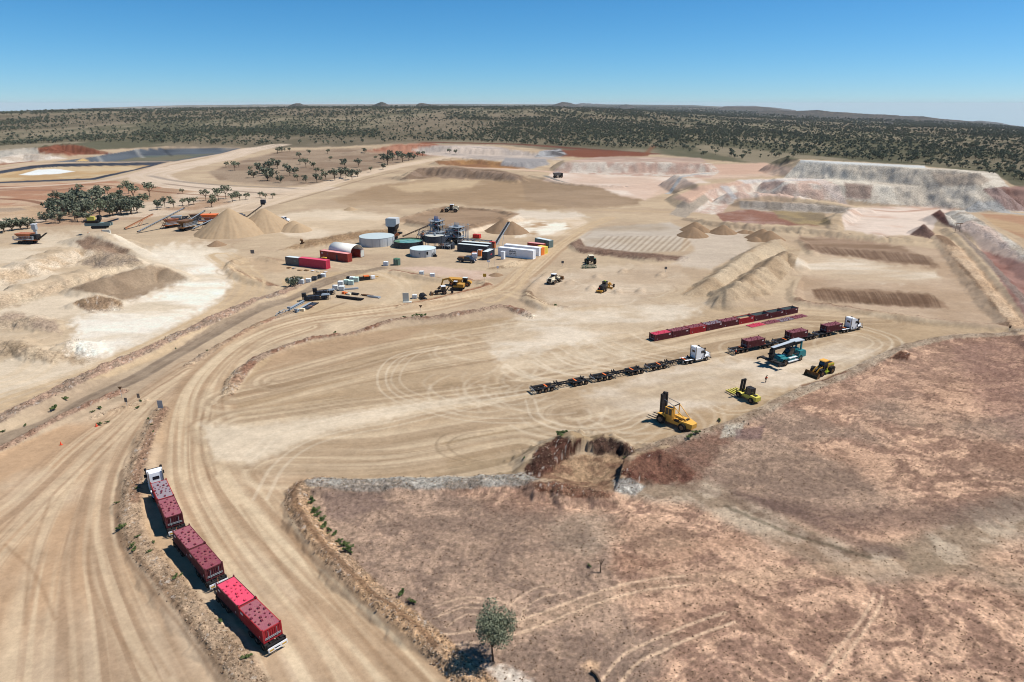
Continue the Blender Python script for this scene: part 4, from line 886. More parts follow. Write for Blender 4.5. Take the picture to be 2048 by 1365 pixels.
# row on the ground, nine boxes
a = at(1308.3, 683.6); c = at(1596, 626.5); dr = ang(a, c); ux, uy = math.cos(dr), math.sin(dr); nx, ny = -uy, ux
L9 = math.hypot(c[0]-a[0], c[1]-a[1]); stp = L9/9
rows = [('maroon_paint', 'lid_pink', 0, 'maroon ore container with bright pink lid at the near end of the row'),
        ('maroon_paint', 'lid_maroon', 0, 'dusty maroon lidded container next to the pink lidded one in the row'),
        ('red_paint', 'lid_maroon', 0, 'bright red ore container with a dusty pink lid, third in the row'),
        ('maroon_paint', 'lid_grey', 0, 'maroon ore container with a grey lid in the middle of the row'),
        ('maroon_paint', 'lid_maroon', 0, 'maroon lidded container between the grey lidded one and the sand filled one'),
        ('red_paint', '', 1, 'open bright red container heaped with pale sand in the row'),
        ('maroon_paint', '', 1, 'empty open maroon container just beyond the sand filled red one'),
        ('maroon_paint', '', 1, 'empty open maroon container, last but one in the row'),
        ('maroon_paint', '', 1, 'empty open maroon container at the far end of the row')]
for i, (wl, ld, o_, lb) in enumerate(rows):
    s_ = (i+.5)*stp; x = a[0]+ux*s_+nx*BW/2; y = a[1]+uy*s_+ny*BW/2
    put_box(x, y, dr, lb, wl, ld or 'lid_maroon', z=0.02, group='ore containers standing in a row', open_=bool(o_))
    if i == 5:
        sp_ = MB(); N_ = 10
        for ii in range(N_+1):
            for jj in range(5):
                xx = -2.7+5.4*ii/N_; yy = -1.05+2.1*jj/4; sp_.v.append((xx, yy, 1.15+.45*math.exp(-((xx+.3)/1.6)**2-(yy/.8)**2)+.05*random.random()))
        for ii in range(N_):
            for jj in range(4): k_ = ii*5+jj; sp_.f.append((k_, k_+5, k_+6, k_+1))
        so = sp_.build('sand_load', 'pile_sand', None, True); so.location = (x, y, .02); so.rotation_euler = (0, 0, dr); so['kind'] = 'stuff'; tag(so, 'pale sand heaped in the open bright red container', 'sand')
# lids lying beside the row
lid0 = None
for i, (ld, u, v, lb) in enumerate([('lid_pink', 1511.5, 651.0, 'bright pink container lid lying on the ground beside the row'), ('lid_maroon', 1542, 644.8, 'dusty maroon lid lying next to the bright pink lid'),
                              ('lid_grey', 1569.5, 640.0, 'greyish pink lid lying on the ground, third from the bright pink one'), ('lid_maroon', 1597, 634.0, 'dusty pink lid lying at the far end of the loose lids')]):
    x, y = at(u, v)
    o = obj('container_lid', l0.data, None, (x, y, .08), dr+.02); tag(o, lb, 'container lid', 'container lids lying on the ground')
    add_lugs(o)
    for q, mk in [(o, ld)]+[(e, 'lug_pink' if ld == 'lid_pink' else 'lug_maroon') for e in o.children]: q.material_slots[0].link = 'OBJECT'; q.material_slots[0].material = M[mk]

# ------------------------------------------------------------------ wheels
def wheel_mesh(r, w):
    k = ('w', r, w)
    if k not in CH:
        b = MB(); n = 16; pr = [(w*.5, r*.55), (w*.5, r*.9), (w*.36, r), (-w*.36, r), (-w*.5, r*.9), (-w*.5, r*.55)]
        rings = [[(r_*math.cos(2*math.pi*i/n), y_, r_*math.sin(2*math.pi*i/n)) for i in range(n)] for y_, r_ in pr]
        for j in range(len(rings)): b.v += rings[j]
        for j in range(len(rings)-1):
            for i in range(n): b.f.append((j*n+i, j*n+(i+1) % n, (j+1)*n+(i+1) % n, (j+1)*n+i))
        h = MB(); h.cyl((0, -w*.42, 0), (0, w*.42, 0), r*.56, 12); h.cyl((0, -w*.5, 0), (0, w*.5, 0), r*.2, 8)
        CH[k] = (b.mesh('wheel', 'rubber'), h.mesh('rim', 'rim_dust'))
    return CH[k]
def wheel(par, x, y, r, w, rim=None, z=None):
    a_, b_ = wheel_mesh(r, w); o = obj('wheel', a_, par, (x, y, r if z is None else z)); q = obj('rim', b_, o)
    if rim: q.material_slots[0].link = 'OBJECT'; q.material_slots[0].material = M[rim]
    return o

# ------------------------------------------------------------------ skeletal trailer, dolly, prime mover (origin: rear axle / middle axle / steer axle)
def make_trailer():
    t_ = thing('skeletal_trailer', '', 'trailer', 0, 0, 0, 'skeletal trailers of the road trains', z=0)
    b = MB(); x0, x1 = -1.35, 12.3
    for y in (-.48, .48): b.box(x0, x1, y-.09, y+.09, .92, 1.22)
    for x in (-.6, .4, 1.3, 2.2, 3.2, 4.2, 6.0, 6.6, 7.4, 8.2, 9.2, 10.3, 11.2): b.box(x-.06, x+.06, -.39, .39, .98, 1.12)
    for y in (-1.0, 1.0): b.box(x0, 3.9, y-.06, y+.06, 1.0, 1.14)
    b.box(8.6, 12.3, -.39, .39, .86, .92)
    b.beam((4.6, -.45, 1.0), (6.6, .45, 1.0), .1); b.beam((4.6, .45, 1.0), (6.6, -.45, 1.0), .1)
    b.build('frame', 'black_steel', t_)
    for x in (-1.15, 4.75, 5.35, 11.9):
        q = MB(); q.box(-.13, .13, -1.22, 1.22, 1.02, 1.25)
        for s in (-1, 1): q.box(-.10, .10, s*1.16-.06, s*1.16+.06, 1.25, 1.47)
        o = q.build('bolster', 'black_steel', t_); o.location = (x, 0, .02)
    for x in (1.9, 9.6):
        q = MB(); q.box(-.17, .17, -.8, .8, 0, .05); o = q.build('marker_plate', 'orange_paint', t_); o.location = (x, 0, 1.25)
    for s in (-1, 1):
        q = MB(); q.box(-.75, 3.9, s*1.0-.28, s*1.0+.26, 1.14, 1.18); q.box(-.80, -.75, s*1.0-.28, s*1.0+.26, .7, 1.18); q.build('mudguard', 'black_steel', t_)
        for x in (0, 1.52, 3.04): wheel(t_, x, s*.98, .52, .5)
    for x in (0, 1.52, 3.04): MB().cyl((x, -.8, .52), (x, .8, .52), .09, 8).build('axle', 'black_steel', t_)
    for s in (-1, 1): q = MB(); q.box(8.9, 9.1, s*.75-.08, s*.75+.08, .35, 1.0); q.build('landing_leg', 'galvanised', t_)
    q = MB(); q.box(-1.52, -1.46, -1.22, 1.22, .92, 1.18); q.box(-1.52, -1.46, -1.22, 1.22, .58, .68)
    for s in (-1, 1): q.box(-1.52, -1.46, min(s*1.2, s*1.1), max(s*1.2, s*1.1), .6, 1.0); q.box(-1.52, -1.46, min(s*.5, s*.42), max(s*.5, s*.42), .6, 1.0)
    q.build('tail_board', 'galvanised', t_)
    for s in (-1, 1): q = MB(); q.box(-1.54, -1.5, min(s*1.08, s*.55), max(s*1.08, s*.55), .7, .9); q.build('tail_light', 'lamp_amber', t_)
    return t_
def make_dolly():
    t_ = thing('dolly', '', 'trailer dolly', 0, 0, 0, 'tri axle dollies between the trailers', z=0)
    b = MB()
    for y in (-.42, .42): b.box(-2.0, 2.0, y-.08, y+.08, .72, .95)
    b.beam((1.9, .4, .8), (4.4, 0, .7), .14); b.beam((1.9, -.4, .8), (4.4, 0, .7), .14); b.box(-.5, .5, -.55, .55, .95, 1.0)
    b.build('frame', 'black_steel', t_)
    for s in (-1, 1):
        q = MB(); q.box(-2.1, 2.1, s*1.0-.27, s*1.0+.25, 1.12, 1.15); q.box(-2.15, -2.1, s-.27, s+.25, .6, 1.14); q.build('mudguard', 'black_steel', t_)
        for x in (-1.42, 0, 1.42): wheel(t_, x, s*.98, .52, .5)
    for x in (-1.42, 0, 1.42): MB().cyl((x, -.8, .52), (x, .8, .52), .09, 8).build('axle', 'black_steel', t_)
    q = MB(); q.beam((3.0, .1, .9), (3.5, 0, 1.9), .05); q.beam((3.9, .1, .9), (3.5, 0, 1.9), .05); q.build('hose_stand', 'rust_orange', t_)
    return t_
def make_truck():
    t_ = thing('prime_mover', '', 'truck', 0, 0, 0, 'white prime movers', z=0)
    b = MB()
    for y in (-.42, .42): b.box(-7.1, 1.0, y-.07, y+.07, .75, 1.02)
    b.build('chassis', 'black_steel', t_)
    b = MB(); b.prism([(-3.5, 1.0), (-3.5, 3.75), (-3.35, 3.92), (-2.2, 3.92), (-1.1, 3.35), (-.75, 2.55), (-.75, 1.0)], -1.15, 1.15); b.build('cab', 'white_paint', t_)
    b = MB(); b.hull([(-.75, -.8, .85), (-.75, .8, .85), (-.75, .85, 2.4), (-.75, -.85, 2.4)], [(1.25, -.62, .8), (1.25, .62, .8), (1.2, .6, 1.85), (1.2, -.6, 1.85)]); b.build('hood', 'white_paint', t_)
    for s in (-1, 1):
        b = MB(); b.prism([(-.78, 1.0), (-.70, 1.35), (-.35, 1.5), (.35, 1.5), (.72, 1.25), (.8, .9), (.66, .9), (.5, 1.16), (.3, 1.3), (-.3, 1.3), (-.58, 1.1), (-.66, .9)], min(s*.7, s*1.2), max(s*.7, s*1.2)); b.build('fender', 'white_paint', t_)
        b = MB(); b.cyl((-1.3, s*.95, .75), (-3.6, s*.95, .75), .33, 12); b.build('fuel_tank', 'chrome', t_)
        b = MB(); b.cyl((-3.62, s*1.05, 1.0), (-3.62, s*1.05, 4.25), .09, 8); b.build('exhaust_stack', 'chrome', t_)
        b = MB(); b.cyl((-.9, s*1.18, 1.2), (-.9, s*1.18, 3.3), .1, 8); b.cyl((-.9, s*1.18, 3.3), (-.9, s*1.18, 3.65), .2, 8); b.build('air_intake', 'black_steel', t_)
        b = MB(); b.prism([(-2.05, 2.35), (-2.05, 3.05), (-1.45, 3.05), (-1.1, 2.9), (-1.0, 2.35)], min(s*1.152, s*1.17), max(s*1.152, s*1.17)); b.build('side_window', 'glass_dark', t_)
        b = MB(); b.box(-.95, -.85, min(s*1.25, s*1.55), max(s*1.25, s*1.55), 2.0, 2.6); b.build('mirror', 'black_steel', t_)
        b = MB(); b.box(1.28, 1.34, min(s*.5, s*.78), max(s*.5, s*.78), .95, 1.15); b.build('headlight', 'white_paint', t_)
        wheel(t_, 0, s*1.0, .52, .34, 'chrome')
        for x in (-4.8, -6.2): wheel(t_, x, s*.96, .52, .55, 'chrome')
        b = MB(); b.box(-5.4, -4.2, s*.96-.28, s*.96+.26, 1.1, 1.13); b.box(-6.85, -5.6, s*.96-.28, s*.96+.26, 1.1, 1.13); b.build('mudguard', 'white_paint', t_)
    b = MB(); b.hull([(-1.13, -1.0, 3.30), (-1.13, 1.0, 3.30), (-1.10, 1.0, 3.34), (-1.10, -1.0, 3.34)], [(-.79, -1.02, 2.62), (-.79, 1.02, 2.62), (-.74, 1.02, 2.62), (-.74, -1.02, 2.62)]); b.build('windscreen', 'glass_dark', t_)
    b = MB(); b.box(-3.53, -3.5, -.5, .5, 2.55, 3.1); b.build('rear_window', 'glass_dark', t_)
    b = MB(); b.box(-.72, -.3, -.95, .95, 2.4, 2.5); b.box(-1.3, -1.0, -1.0, 1.0, 3.4, 3.46); b.build('sun_visor', 'black_steel', t_)
    b = MB(); b.box(1.45, 1.55, -1.1, 1.1, .45, .75)
    for s in (-1, -.33, .33, 1): b.cyl((1.5, s*.95, .6), (1.5, s*.8, 1.75), .045, 6)
    b.cyl((1.5, -.8, 1.75), (1.5, .8, 1.75), .045, 6); b.cyl((1.5, -.9, 1.2), (1.5, .9, 1.2), .045, 6); b.build('bull_bar', 'chrome', t_)
    b = MB(); b.cyl((-5.5, 0, 1.02), (-5.5, 0, 1.14), .55, 14); b.build('turntable', 'black_steel', t_)
    b = MB(); b.box(1.26, 1.32, -.5, .5, .9, 1.7); b.build('grille', 'chrome', t_)
    return t_
T0, D0, K0 = make_trailer(), make_dolly(), make_truck()
def place(src, x, y, rz, label, z=0.0, swap=None):
    if src.name in used: return copy_tree(src, x, y, rz, label, None, z, swap)
    used.add(src.name); src.location = (x, y, z); src.rotation_euler = (0, 0, rz); src['label'] = label
    for c in src.children: setmat(c, swap)
    return src
# the empty road train in the middle and the part loaded one behind it
def line_at(o, d, s, n): return (o[0]+d[0]*s-d[1]*n, o[1]+d[1]*s+d[0]*n)
for nm, p0, p1, lab in (('mid', (1080.3, 788), (1412.9, 722), 'empty road train in the middle of the hardstand'), ('far', (1475.8, 708.8), (1717.6, 661), 'part loaded road train behind the teal reach stacker')):
    A = at(*p0); B = at(*p1); h = ang(A, B); d = (math.cos(h), math.sin(h)); tot = math.hypot(B[0]-A[0], B[1]-A[1]); per = 15.75 if nm == 'mid' else 15.35
    orde = ['rearmost', 'middle', 'foremost']
    for i in range(3):
        x, y = line_at(A, d, i*per, 1.1)
        place(T0, x, y, h, orde[i]+' skeletal trailer of the '+lab)
        if i < 2:
            x, y = line_at(A, d, i*per+10.7, 1.1); place(D0, x, y, h, ('rear' if i == 0 else 'forward')+' tri axle dolly of the '+lab)
        if nm == 'far':
            q0 = at(*(((1493, 695.8), (1579, 678), (1652.5, 664.6))[i]), 1.27); q1 = at(*(((1528, 689.4), (1610.7, 672), (1682, 660))[i]), 1.27)
            s_ = (((q0[0]+q1[0])/2-A[0])*d[0]+((q0[1]+q1[1])/2-A[1])*d[1]); x, y = line_at(A, d, s_, 1.1)
            put_box(x, y, h, 'maroon lidded container on the '+orde[i]+' trailer of the part loaded road train', z=1.27, group='ore containers loaded on the far road train')
    x, y = line_at(A, d, tot, 1.1); place(K0, x, y, h, 'white truck leading the '+lab)
# the loaded road train in the left foreground
FL = {1: ((299.7, 965.5), (315.5, 999.8), (345.8, 991.9)), 2: ((315.5, 1002.4), (330.6, 1039.3), (364.7, 1029.2)), 3: ((343.8, 1061.9), (375.7, 1098.7), (408.4, 1086.1)), 4: ((377.8, 1103.3), (409.7, 1142.6), (444.7, 1128.8)), 5: ((429.9, 1168.1), (475.5, 1212.7), (511.6, 1195.7)), 6: ((477.7, 1217), (526, 1267), (562.5, 1248))}
lids = {1: 'lid_grey', 2: 'lid_maroon', 3: 'lid_maroon', 4: 'lid_dark', 5: 'lid_pink', 6: 'lid_maroon'}
wls = {1: 'red_paint', 2: 'maroon_paint', 3: 'maroon_paint', 4: 'maroon_paint', 5: 'maroon_paint', 6: 'red_paint'}
lbl = {1: 'red container with a patchy grey lid right behind the white truck cab', 2: 'maroon lidded container, rear one of the first trailer behind the truck', 3: 'dusty maroon container at the front of the middle trailer', 4: 'dark maroon container at the back of the middle trailer',
       5: 'ore container with a bright pink lid at the front of the last trailer', 6: 'red container with a striped maroon lid at the tail of the foreground road train'}
ZT = 1.28+BH
ends = {}
for i in (1, 3, 5):
    f_ = at(*FL[i][0], ZT); r_ = at(*FL[i+1][1], ZT); rr = at(*FL[i+1][2], ZT)
    h = ang(r_, f_); d = (math.cos(h), math.sin(h)); w_ = (rr[0]-r_[0])*d[1]+(rr[1]-r_[1])*-d[0]
    mid = ((f_[0]+r_[0])/2, (f_[1]+r_[1])/2); cx_, cy_ = line_at(mid, d, 0, -BW/2)
    ends[i] = (cx_, cy_, h, d)
    x, y = line_at((cx_, cy_), d, -5.6, 0); place(T0, x, y, h, {1: 'loaded trailer right behind the foreground white truck', 3: 'middle loaded trailer of the foreground road train', 5: 'last loaded trailer of the foreground road train'}[i])
    for j, s_ in ((i, 3.08), (i+1, -3.08)):
        x, y = line_at((cx_, cy_), d, s_, 0); put_box(x, y, h, lbl[j], wls[j], lids[j], z=1.27, group='ore containers loaded on the foreground road train')
    b = MB(); x, y = line_at((cx_, cy_), d, -6.62, 0)
    if i > 1:
        x, y = line_at((cx_, cy_), d, 5.1, 0); place(D0, x, y, h, {3: 'dolly under the front of the middle foreground trailer', 5: 'dolly under the front of the last foreground trailer'}[i])
tl = [o for o in COL.objects if o.name.startswith('skeletal_trailer') and 'loaded' in o['label'] and 'foreground' in o['label']]
for o in tl:                                     # white rear boards of the loaded train
    for c in list(o.children):
        if c.name.startswith('tail_board'): setmat(c, {'tail_board': 'white_paint'})
cx_, cy_, h, d = ends[1]; x, y = line_at((cx_, cy_), d, 11.5, 0); h2 = h-.02
place(K0, x, y, h2, 'white prime mover pulling the loaded road train in the foreground')
# ------------------------------------------------------------------ reach stacker
def near_pair(rear, front, half):
    A = at(*rear); B = at(*front); h = ang(A, B); d = (math.cos(h), math.sin(h)); m_ = ((A[0]+B[0])/2, (A[1]+B[1])/2)
    return m_[0]+d[1]*half, m_[1]-d[0]*half, h
x, y, h = near_pair((1600.2, 722.7), (1567.2, 732), 1.6)
x, y = x, y
rs = thing('reach_stacker', 'teal reach stacker with a grey topped boom and black container spreader', 'reach stacker', x, y, h, z=0)
b = MB(); b.prism([(-4.6, .9), (-4.6, 2.5), (-2.9, 2.6), (-2.6, 1.6), (1.6, 1.5), (2.2, 2.3), (3.9, 2.3), (4.3, 1.3), (4.3, .9)], -1.0, 1.0); b.build('chassis', 'teal_paint', rs)
b = MB(); b.prism([(-5.1, 1.0), (-5.1, 2.2), (-4.7, 2.75), (-2.7, 2.75), (-2.3, 1.4), (-2.3, 1.0)], -1.6, 1.6); b.build('counterweight', 'teal_paint', rs)
for s in (-1, 1):
    b = MB(); b.prism([(1.7, 1.3), (2.2, 2.05), (4.2, 2.05), (4.5, 1.5), (4.2, 1.9), (2.3, 1.9)], min(s*1.0, s*2.1), max(s*1.0, s*2.1)); b.build('fender', 'teal_paint', rs)
    b = MB(); b.box(-2.2, 1.5, min(s*1.0, s*1.75), max(s*1.0, s*1.75), .55, .8); b.box(-1.9, 1.0, min(s*1.0, s*1.6), max(s*1.0, s*1.6), 1.45, 1.52); b.build('running_board', 'white_paint', rs)
    b = MB(); b.box(-1.2, .9, min(s*1.0, s*1.5), max(s*1.0, s*1.5), .8, 1.4); b.build('fuel_tank', 'teal_paint', rs)
    wheel(rs, 3.15, s*1.7, .83, .95); wheel(rs, -3.15, s*1.35, .83, .55)
    b = MB(); b.cyl((1.1, s*.75, 1.9), (-.9, s*.5, 4.2), .17, 10); b.build('lift_cylinder', 'black_steel', rs)
b = MB(); b.prism([(-1.6, 1.9), (-1.6, 3.4), (.1, 3.4), (.45, 2.6), (.4, 1.9)], -.75, .75); b.build('cab', 'glass_dark', rs)
b = MB(); b.box(-1.7, .2, -.85, .85, 3.4, 3.5); b.build('cab_roof', 'black_steel', rs)
b = MB(); b.beam((-3.9, .75, 2.6), (-4.1, .6, 5.0), .35); b.beam((-3.9, -.75, 2.6), (-4.1, -.6, 5.0), .35); b.box(-3.4, -2.0, -.5, .5, 2.7, 3.3); b.build('boom_support', 'teal_paint', rs)
b = MB(); b.hull([(-4.6, -.55, 4.3), (-4.6, .55, 4.3), (-4.6, .55, 5.2), (-4.6, -.55, 5.2)], [(2.0, -.5, 4.15), (2.0, .5, 4.15), (2.0, .5, 5.05), (2.0, -.5, 5.05)]); b.box(2.0, 6.3, -.4, .4, 4.2, 4.85); b.build('boom', 'black_steel', rs)
b = MB(); b.prism([(-4.75, 5.0), (-4.7, 5.3), (-1.2, 5.38), (-1.2, 5.22), (-4.4, 5.06)], -.95, .95); b.prism([(-1.2, 5.22), (-1.2, 5.38), (2.2, 5.16), (6.3, 4.95), (6.3, 4.87), (2.2, 5.06)], -.5, .5); b.build('boom_top', 'boom_grey', rs)
b = MB(); b.box(5.7, 6.5, -.55, .55, 2.2, 4.4); b.cyl((6.1, 0, 1.7), (6.1, 0, 2.3), .5, 12); b.box(5.4, 6.8, -.7, .7, 3.0, 3.3); b.build('boom_head', 'black_steel', rs)
b = MB(); b.box(5.6, 6.6, -3.1, 3.1, 1.35, 1.7); b.box(5.2, 7.0, -1.1, 1.1, 1.4, 1.85)
for s in (-1, 1): b.box(5.0, 7.25, s*3.2-.15, s*3.2+.15, 1.2, 1.55); b.box(5.0, 5.2, s*3.2-.2, s*3.2+.2, .95, 1.3); b.box(7.05, 7.25, s*3.2-.2, s*3.2+.2, .95, 1.3)
b.build('spreader', 'black_steel', rs)
b = MB()
for yy in (1.72, 1.0): b.cyl((-1.9, yy, 1.5), (-1.9, yy, 2.5), .03, 6); b.cyl((-.2, yy, 1.5), (-.2, yy, 2.5), .03, 6)
b.cyl((-1.9, 1.72, 2.5), (-.2, 1.72, 2.5), .03, 6); b.build('handrail', 'brown_steel', rs)

# ------------------------------------------------------------------ wheel loaders
def make_loader(label, x, y, h, body, cabroof, bucket, bw=3.3, lift=0, z=0, hv=False, group=None):
    t_ = thing('wheel_loader', label, 'wheel loader', x, y, h, group, z=z)
    b = MB(); b.prism([(-3.3, .9), (-3.3, 2.25), (-3.0, 2.5), (-.7, 2.6), (-.7, .8), (-1.2, .7)], -.8, .8); b.build('engine_bay', body, t_)
    b = MB(); b.box(-3.42, -3.3, -.6, .6, 1.1, 2.1); b.box(-2.9, -1.2, -.5, .5, 2.56, 2.66); b.build('grille', 'black_steel', t_)
    b = MB(); b.prism([(-.9, 1.5), (-1.0, 3.3), (.45, 3.3), (.75, 2.4), (.7, 1.5)], -.72, .72); b.build('cab', 'glass_dark', t_)
    b = MB(); b.prism([(-1.15, 3.3), (-1.05, 3.46), (.5, 3.46), (.7, 3.3)], -.85, .85); b.build('cab_roof', cabroof, t_)
    b = MB(); b.prism([(-.6, .7), (-.6, 1.5), (1.2, 1.55), (2.3, 1.4), (2.3, .75)], -.5, .5); b.build('front_frame', 'black_steel', t_)
    for s in (-1, 1):
        wheel(t_, 1.98, s*1.2, .86, .62, 'brown_steel' if body != 'cream_paint' else None); wheel(t_, -1.98, s*1.2, .86, .62, 'brown_steel' if body != 'cream_paint' else None)
        b = MB(); b.prism([(1.0, 1.2), (1.2, 1.75), (2.0, 2.0), (2.8, 1.75), (2.0, 1.9), (1.25, 1.6)], min(s*.85, s*1.5), max(s*.85, s*1.5)); b.build('fender', 'black_steel' if body != 'cream_paint' else 'cream_paint', t_)
        b = MB(); b.prism([(-2.95, 1.2), (-2.7, 1.75), (-2.0, 1.95), (-1.1, 1.75), (-.9, 1.1), (-1.2, 1.6), (-2.0, 1.85), (-2.6, 1.6)], min(s*.8, s*1.5), max(s*.8, s*1.5)); b.build('fender', 'black_steel' if body != 'cream_paint' else 'cream_paint', t_)
        b = MB(); b.beam((.9, s*.55, 2.0), (2.2, s*.5, 1.7+lift), .16, .3); b.beam((2.2, s*.5, 1.7+lift), (3.5, s*.5, .55+lift), .16, .3); b.build('lift_arm', body, t_)
        b = MB(); b.box(-.9, .6, min(s*.75, s*1.3), max(s*.75, s*1.3), .8, .95); b.box(-.1, .1, min(s*1.1, s*1.3), max(s*1.1, s*1.3), .45, 1.6); b.build('ladder', 'hi_vis' if hv else 'black_steel', t_)
    b = MB(); b.cyl((-1.5, .4, 2.6), (-1.5, .4, 3.3), .08, 8); b.build('exhaust', 'black_steel', t_)
    b = MB(); b.cyl((1.3, .2, 2.2), (3.2, .1, 1.4+lift), .1, 8); b.build('tilt_link', 'black_steel', t_)
    if hv:
        b = MB()
        for s in (-1, 1): b.box(-3.2, -1.0, min(s*.81, s*.83), max(s*.81, s*.83), 2.2, 2.42)
        b.build('hi_vis_stripe', 'hi_vis', t_)
    w = bw/2; L_ = lift
    out = [(3.55, .1), (3.45, .6), (3.6, 1.15), (4.0, 1.45)]; lip = (4.75, .08)
    b = MB(); pr = [(3.55, .08)]+out[1:]+[(3.96, 1.38), (3.68, 1.1), (3.56, .6), (3.68, .2), (4.75, .14), (4.75, .08)]
    b.prism([(px_, pz_+L_) for px_, pz_ in pr], -w, w)
    for s in (-1, 1): b.prism([(3.55, .08+L_), (3.45, .6+L_), (3.6, 1.15+L_), (4.0, 1.45+L_), (4.75, .14+L_)], min(s*w, s*(w+.05)), max(s*w, s*(w+.05)))
    b.build('bucket', bucket, t_)
    return t_
x, y, h = near_pair((1663.7, 747.7), (1643.7, 754.4), 1.35)
make_loader('yellow wheel loader with a wide brown bucket lowered beside the stony paddock', x, y, h, 'cat_yellow', 'yellow_paint', 'brown_steel', 3.5, hv=True, group='wheel loaders on the site')
x, y = at(1108, 566); make_loader('cream wheel loader seen from behind on the pad near the haul road', x, y, ang(at(1096, 572), at(1124, 560)), 'cream_paint', 'white_paint', 'brown_steel', 3.4, .5, hv=False, group='wheel loaders on the site')
x, y = at(903, 430); x0_, y0_ = x, y; make_loader('cream wheel loader parked on the raised dirt pad behind the tanks', x, y, R(176), 'cream_paint', 'white_paint', 'brown_steel', 3.4, .3, z=1.6, group='wheel loaders on the site').scale = (1.3, 1.3, 1.3)

# ------------------------------------------------------------------ forklifts
def fork_common(t_, wb, tr, rf, rr, body):
    for s in (-1, 1): wheel(t_, wb/2, s*tr, rf, .5 if rf < .6 else .75); wheel(t_, -wb/2, s*(tr-.1), rr, .4 if rf < .6 else .6)
x, y, h = near_pair((1362.6, 863.5), (1321, 846.3), 1.45)
t_ = thing('container_forklift', 'big yellow forklift with a tall black mast and long black forks', 'forklift', x, y, h, z=0)
b = MB(); b.prism([(-3.3, .75), (-3.3, 1.9), (-1.5, 1.85), (-1.2, 1.3), (.2, 1.3), (.3, 1.9), (2.6, 1.9), (2.7, .9), (1.5, .6)], -.95, .95); b.build('chassis', 'yellow_paint', t_)
b = MB(); b.hull([(-2.2, -1.4, 1.0), (-2.2, 1.4, 1.0), (-2.2, 1.4, 2.1), (-2.2, -1.4, 2.1)], [(-4.4, -.9, .8), (-4.4, .9, .8), (-4.5, .8, 1.85), (-4.5, -.8, 1.85)]); b.build('counterweight', 'yellow_paint', t_)
b = MB(); b.prism([(-2.6, 2.1), (-2.5, 2.35), (-.2, 2.5), (-.2, 1.9)], -.5, .5); b.build('engine_cover', 'yellow_paint', t_)
b = MB(); b.box(-2.9, -2.2, -.55, .55, 2.1, 2.3); b.box(-1.6, -.3, -.95, -.5, 1.3, 1.7); b.box(-1.6, -.3, .5, .95, 1.3, 1.7); b.build('radiator_grille', 'black_steel', t_)
b = MB(); b.box(.2, 1.9, .05, 1.2, 1.9, 2.3); b.box(.2, .3, .05, 1.2, 2.3, 3.7); b.box(1.8, 1.9, .05, 1.2, 2.3, 3.7); b.box(.2, 1.9, .05, 1.2, 3.7, 3.8); b.box(.98, 1.08, 1.1, 1.2, 2.3, 3.7); b.build('cab', 'yellow_paint', t_)
b = MB(); b.box(.32, 1.78, .1, 1.15, 2.3, 3.68); b.box(.45, 1.65, .25, 1.0, 3.8, 3.84); b.build('cab_glass', 'glass_dark', t_)
for s in (-1, 1):
    b = MB(); b.beam((0, s*.95, 4.4), (-3.0, s*.7, 2.2), .12); b.beam((0, s*.95, 4.4), (0, s*.95, 1.5), .16); b.build('tilt_frame', 'yellow_paint', t_)
    b = MB(); b.cyl((0, s*.95, 4.5), (2.7, s*.6, 5.0), .06, 6); b.build('tilt_cylinder', 'chrome', t_)
    b = MB(); b.prism([(1.5, 1.7), (1.9, 2.15), (3.3, 2.15), (3.5, 1.7), (3.2, 2.0), (2.0, 2.0)], min(s*.95, s*1.7), max(s*.95, s*1.7)); b.build('fender', 'yellow_paint', t_)
    b = MB(); b.box(2.9, 3.4, min(s*.45, s*.95), max(s*.45, s*.95), .4, 5.7); b.build('mast_rail', 'black_steel', t_)
    b = MB(); b.box(3.4, 6.2, s*.95-.12, s*.95+.12, .35, .45); b.box(3.36, 3.5, s*.95-.12, s*.95+.12, .35, 1.7); b.build('fork', 'black_steel', t_)
    wheel(t_, 2.55, s*1.45, .95, .8); wheel(t_, -2.55, s*1.35, .85, .6)
b = MB(); b.box(-.05, .12, -1.0, 1.0, 4.35, 4.5); b.build('tilt_crossbar', 'black_steel', t_)
b = MB(); b.box(2.95, 3.42, -.96, .96, 5.705, 6.0); b.box(3.0, 3.2, -.44, .44, 1.0, 5.7); b.box(2.9, 3.4, -.25, .25, 6.005, 6.3); b.build('mast_head', 'black_steel', t_)
b = MB(); b.box(3.35, 3.5, -1.3, 1.3, .6, .8); b.box(3.35, 3.5, -1.3, 1.3, 1.4, 1.6); b.build('carriage', 'black_steel', t_)

x, y, h = near_pair((1500.2, 806.8), (1476.5, 795), 1.1)
t_ = thing('forklift', 'lime yellow forklift with a dark cab carrying a slatted yellow lifting frame', 'forklift', x, y, h, z=0)
b = MB(); b.prism([(-2.0, .5), (-2.0, 1.45), (-.3, 1.4), (1.6, 1.1), (1.9, .6)], -.75, .75); b.build('chassis', 'lime_yellow', t_)
b = MB(); b.hull([(-1.4, -1.0, .9), (-1.4, 1.0, .9), (-1.4, 1.0, 1.65), (-1.4, -1.0, 1.65)], [(-2.9, -.75, .6), (-2.9, .75, .6), (-2.95, .7, 1.55), (-2.95, -.7, 1.55)]); b.build('counterweight', 'lime_yellow', t_)
b = MB(); b.box(-2.4, -1.5, -.4, .4, 1.64, 1.7); b.build('radiator_grille', 'black_steel', t_)
b = MB(); b.prism([(-1.2, 1.4), (-1.2, 2.9), (.3, 2.9), (.7, 1.9), (.7, 1.2)], -.6, .6); b.build('cab', 'glass_dark', t_)
b = MB(); b.box(-1.3, .4, -.68, .68, 2.9, 2.98)
for s in (-1, 1): b.box(-1.28, -1.18, s*.62-.05, s*.62+.05, 1.4, 2.9); b.box(.2, .3, s*.62-.05, s*.62+.05, 1.4, 2.9)
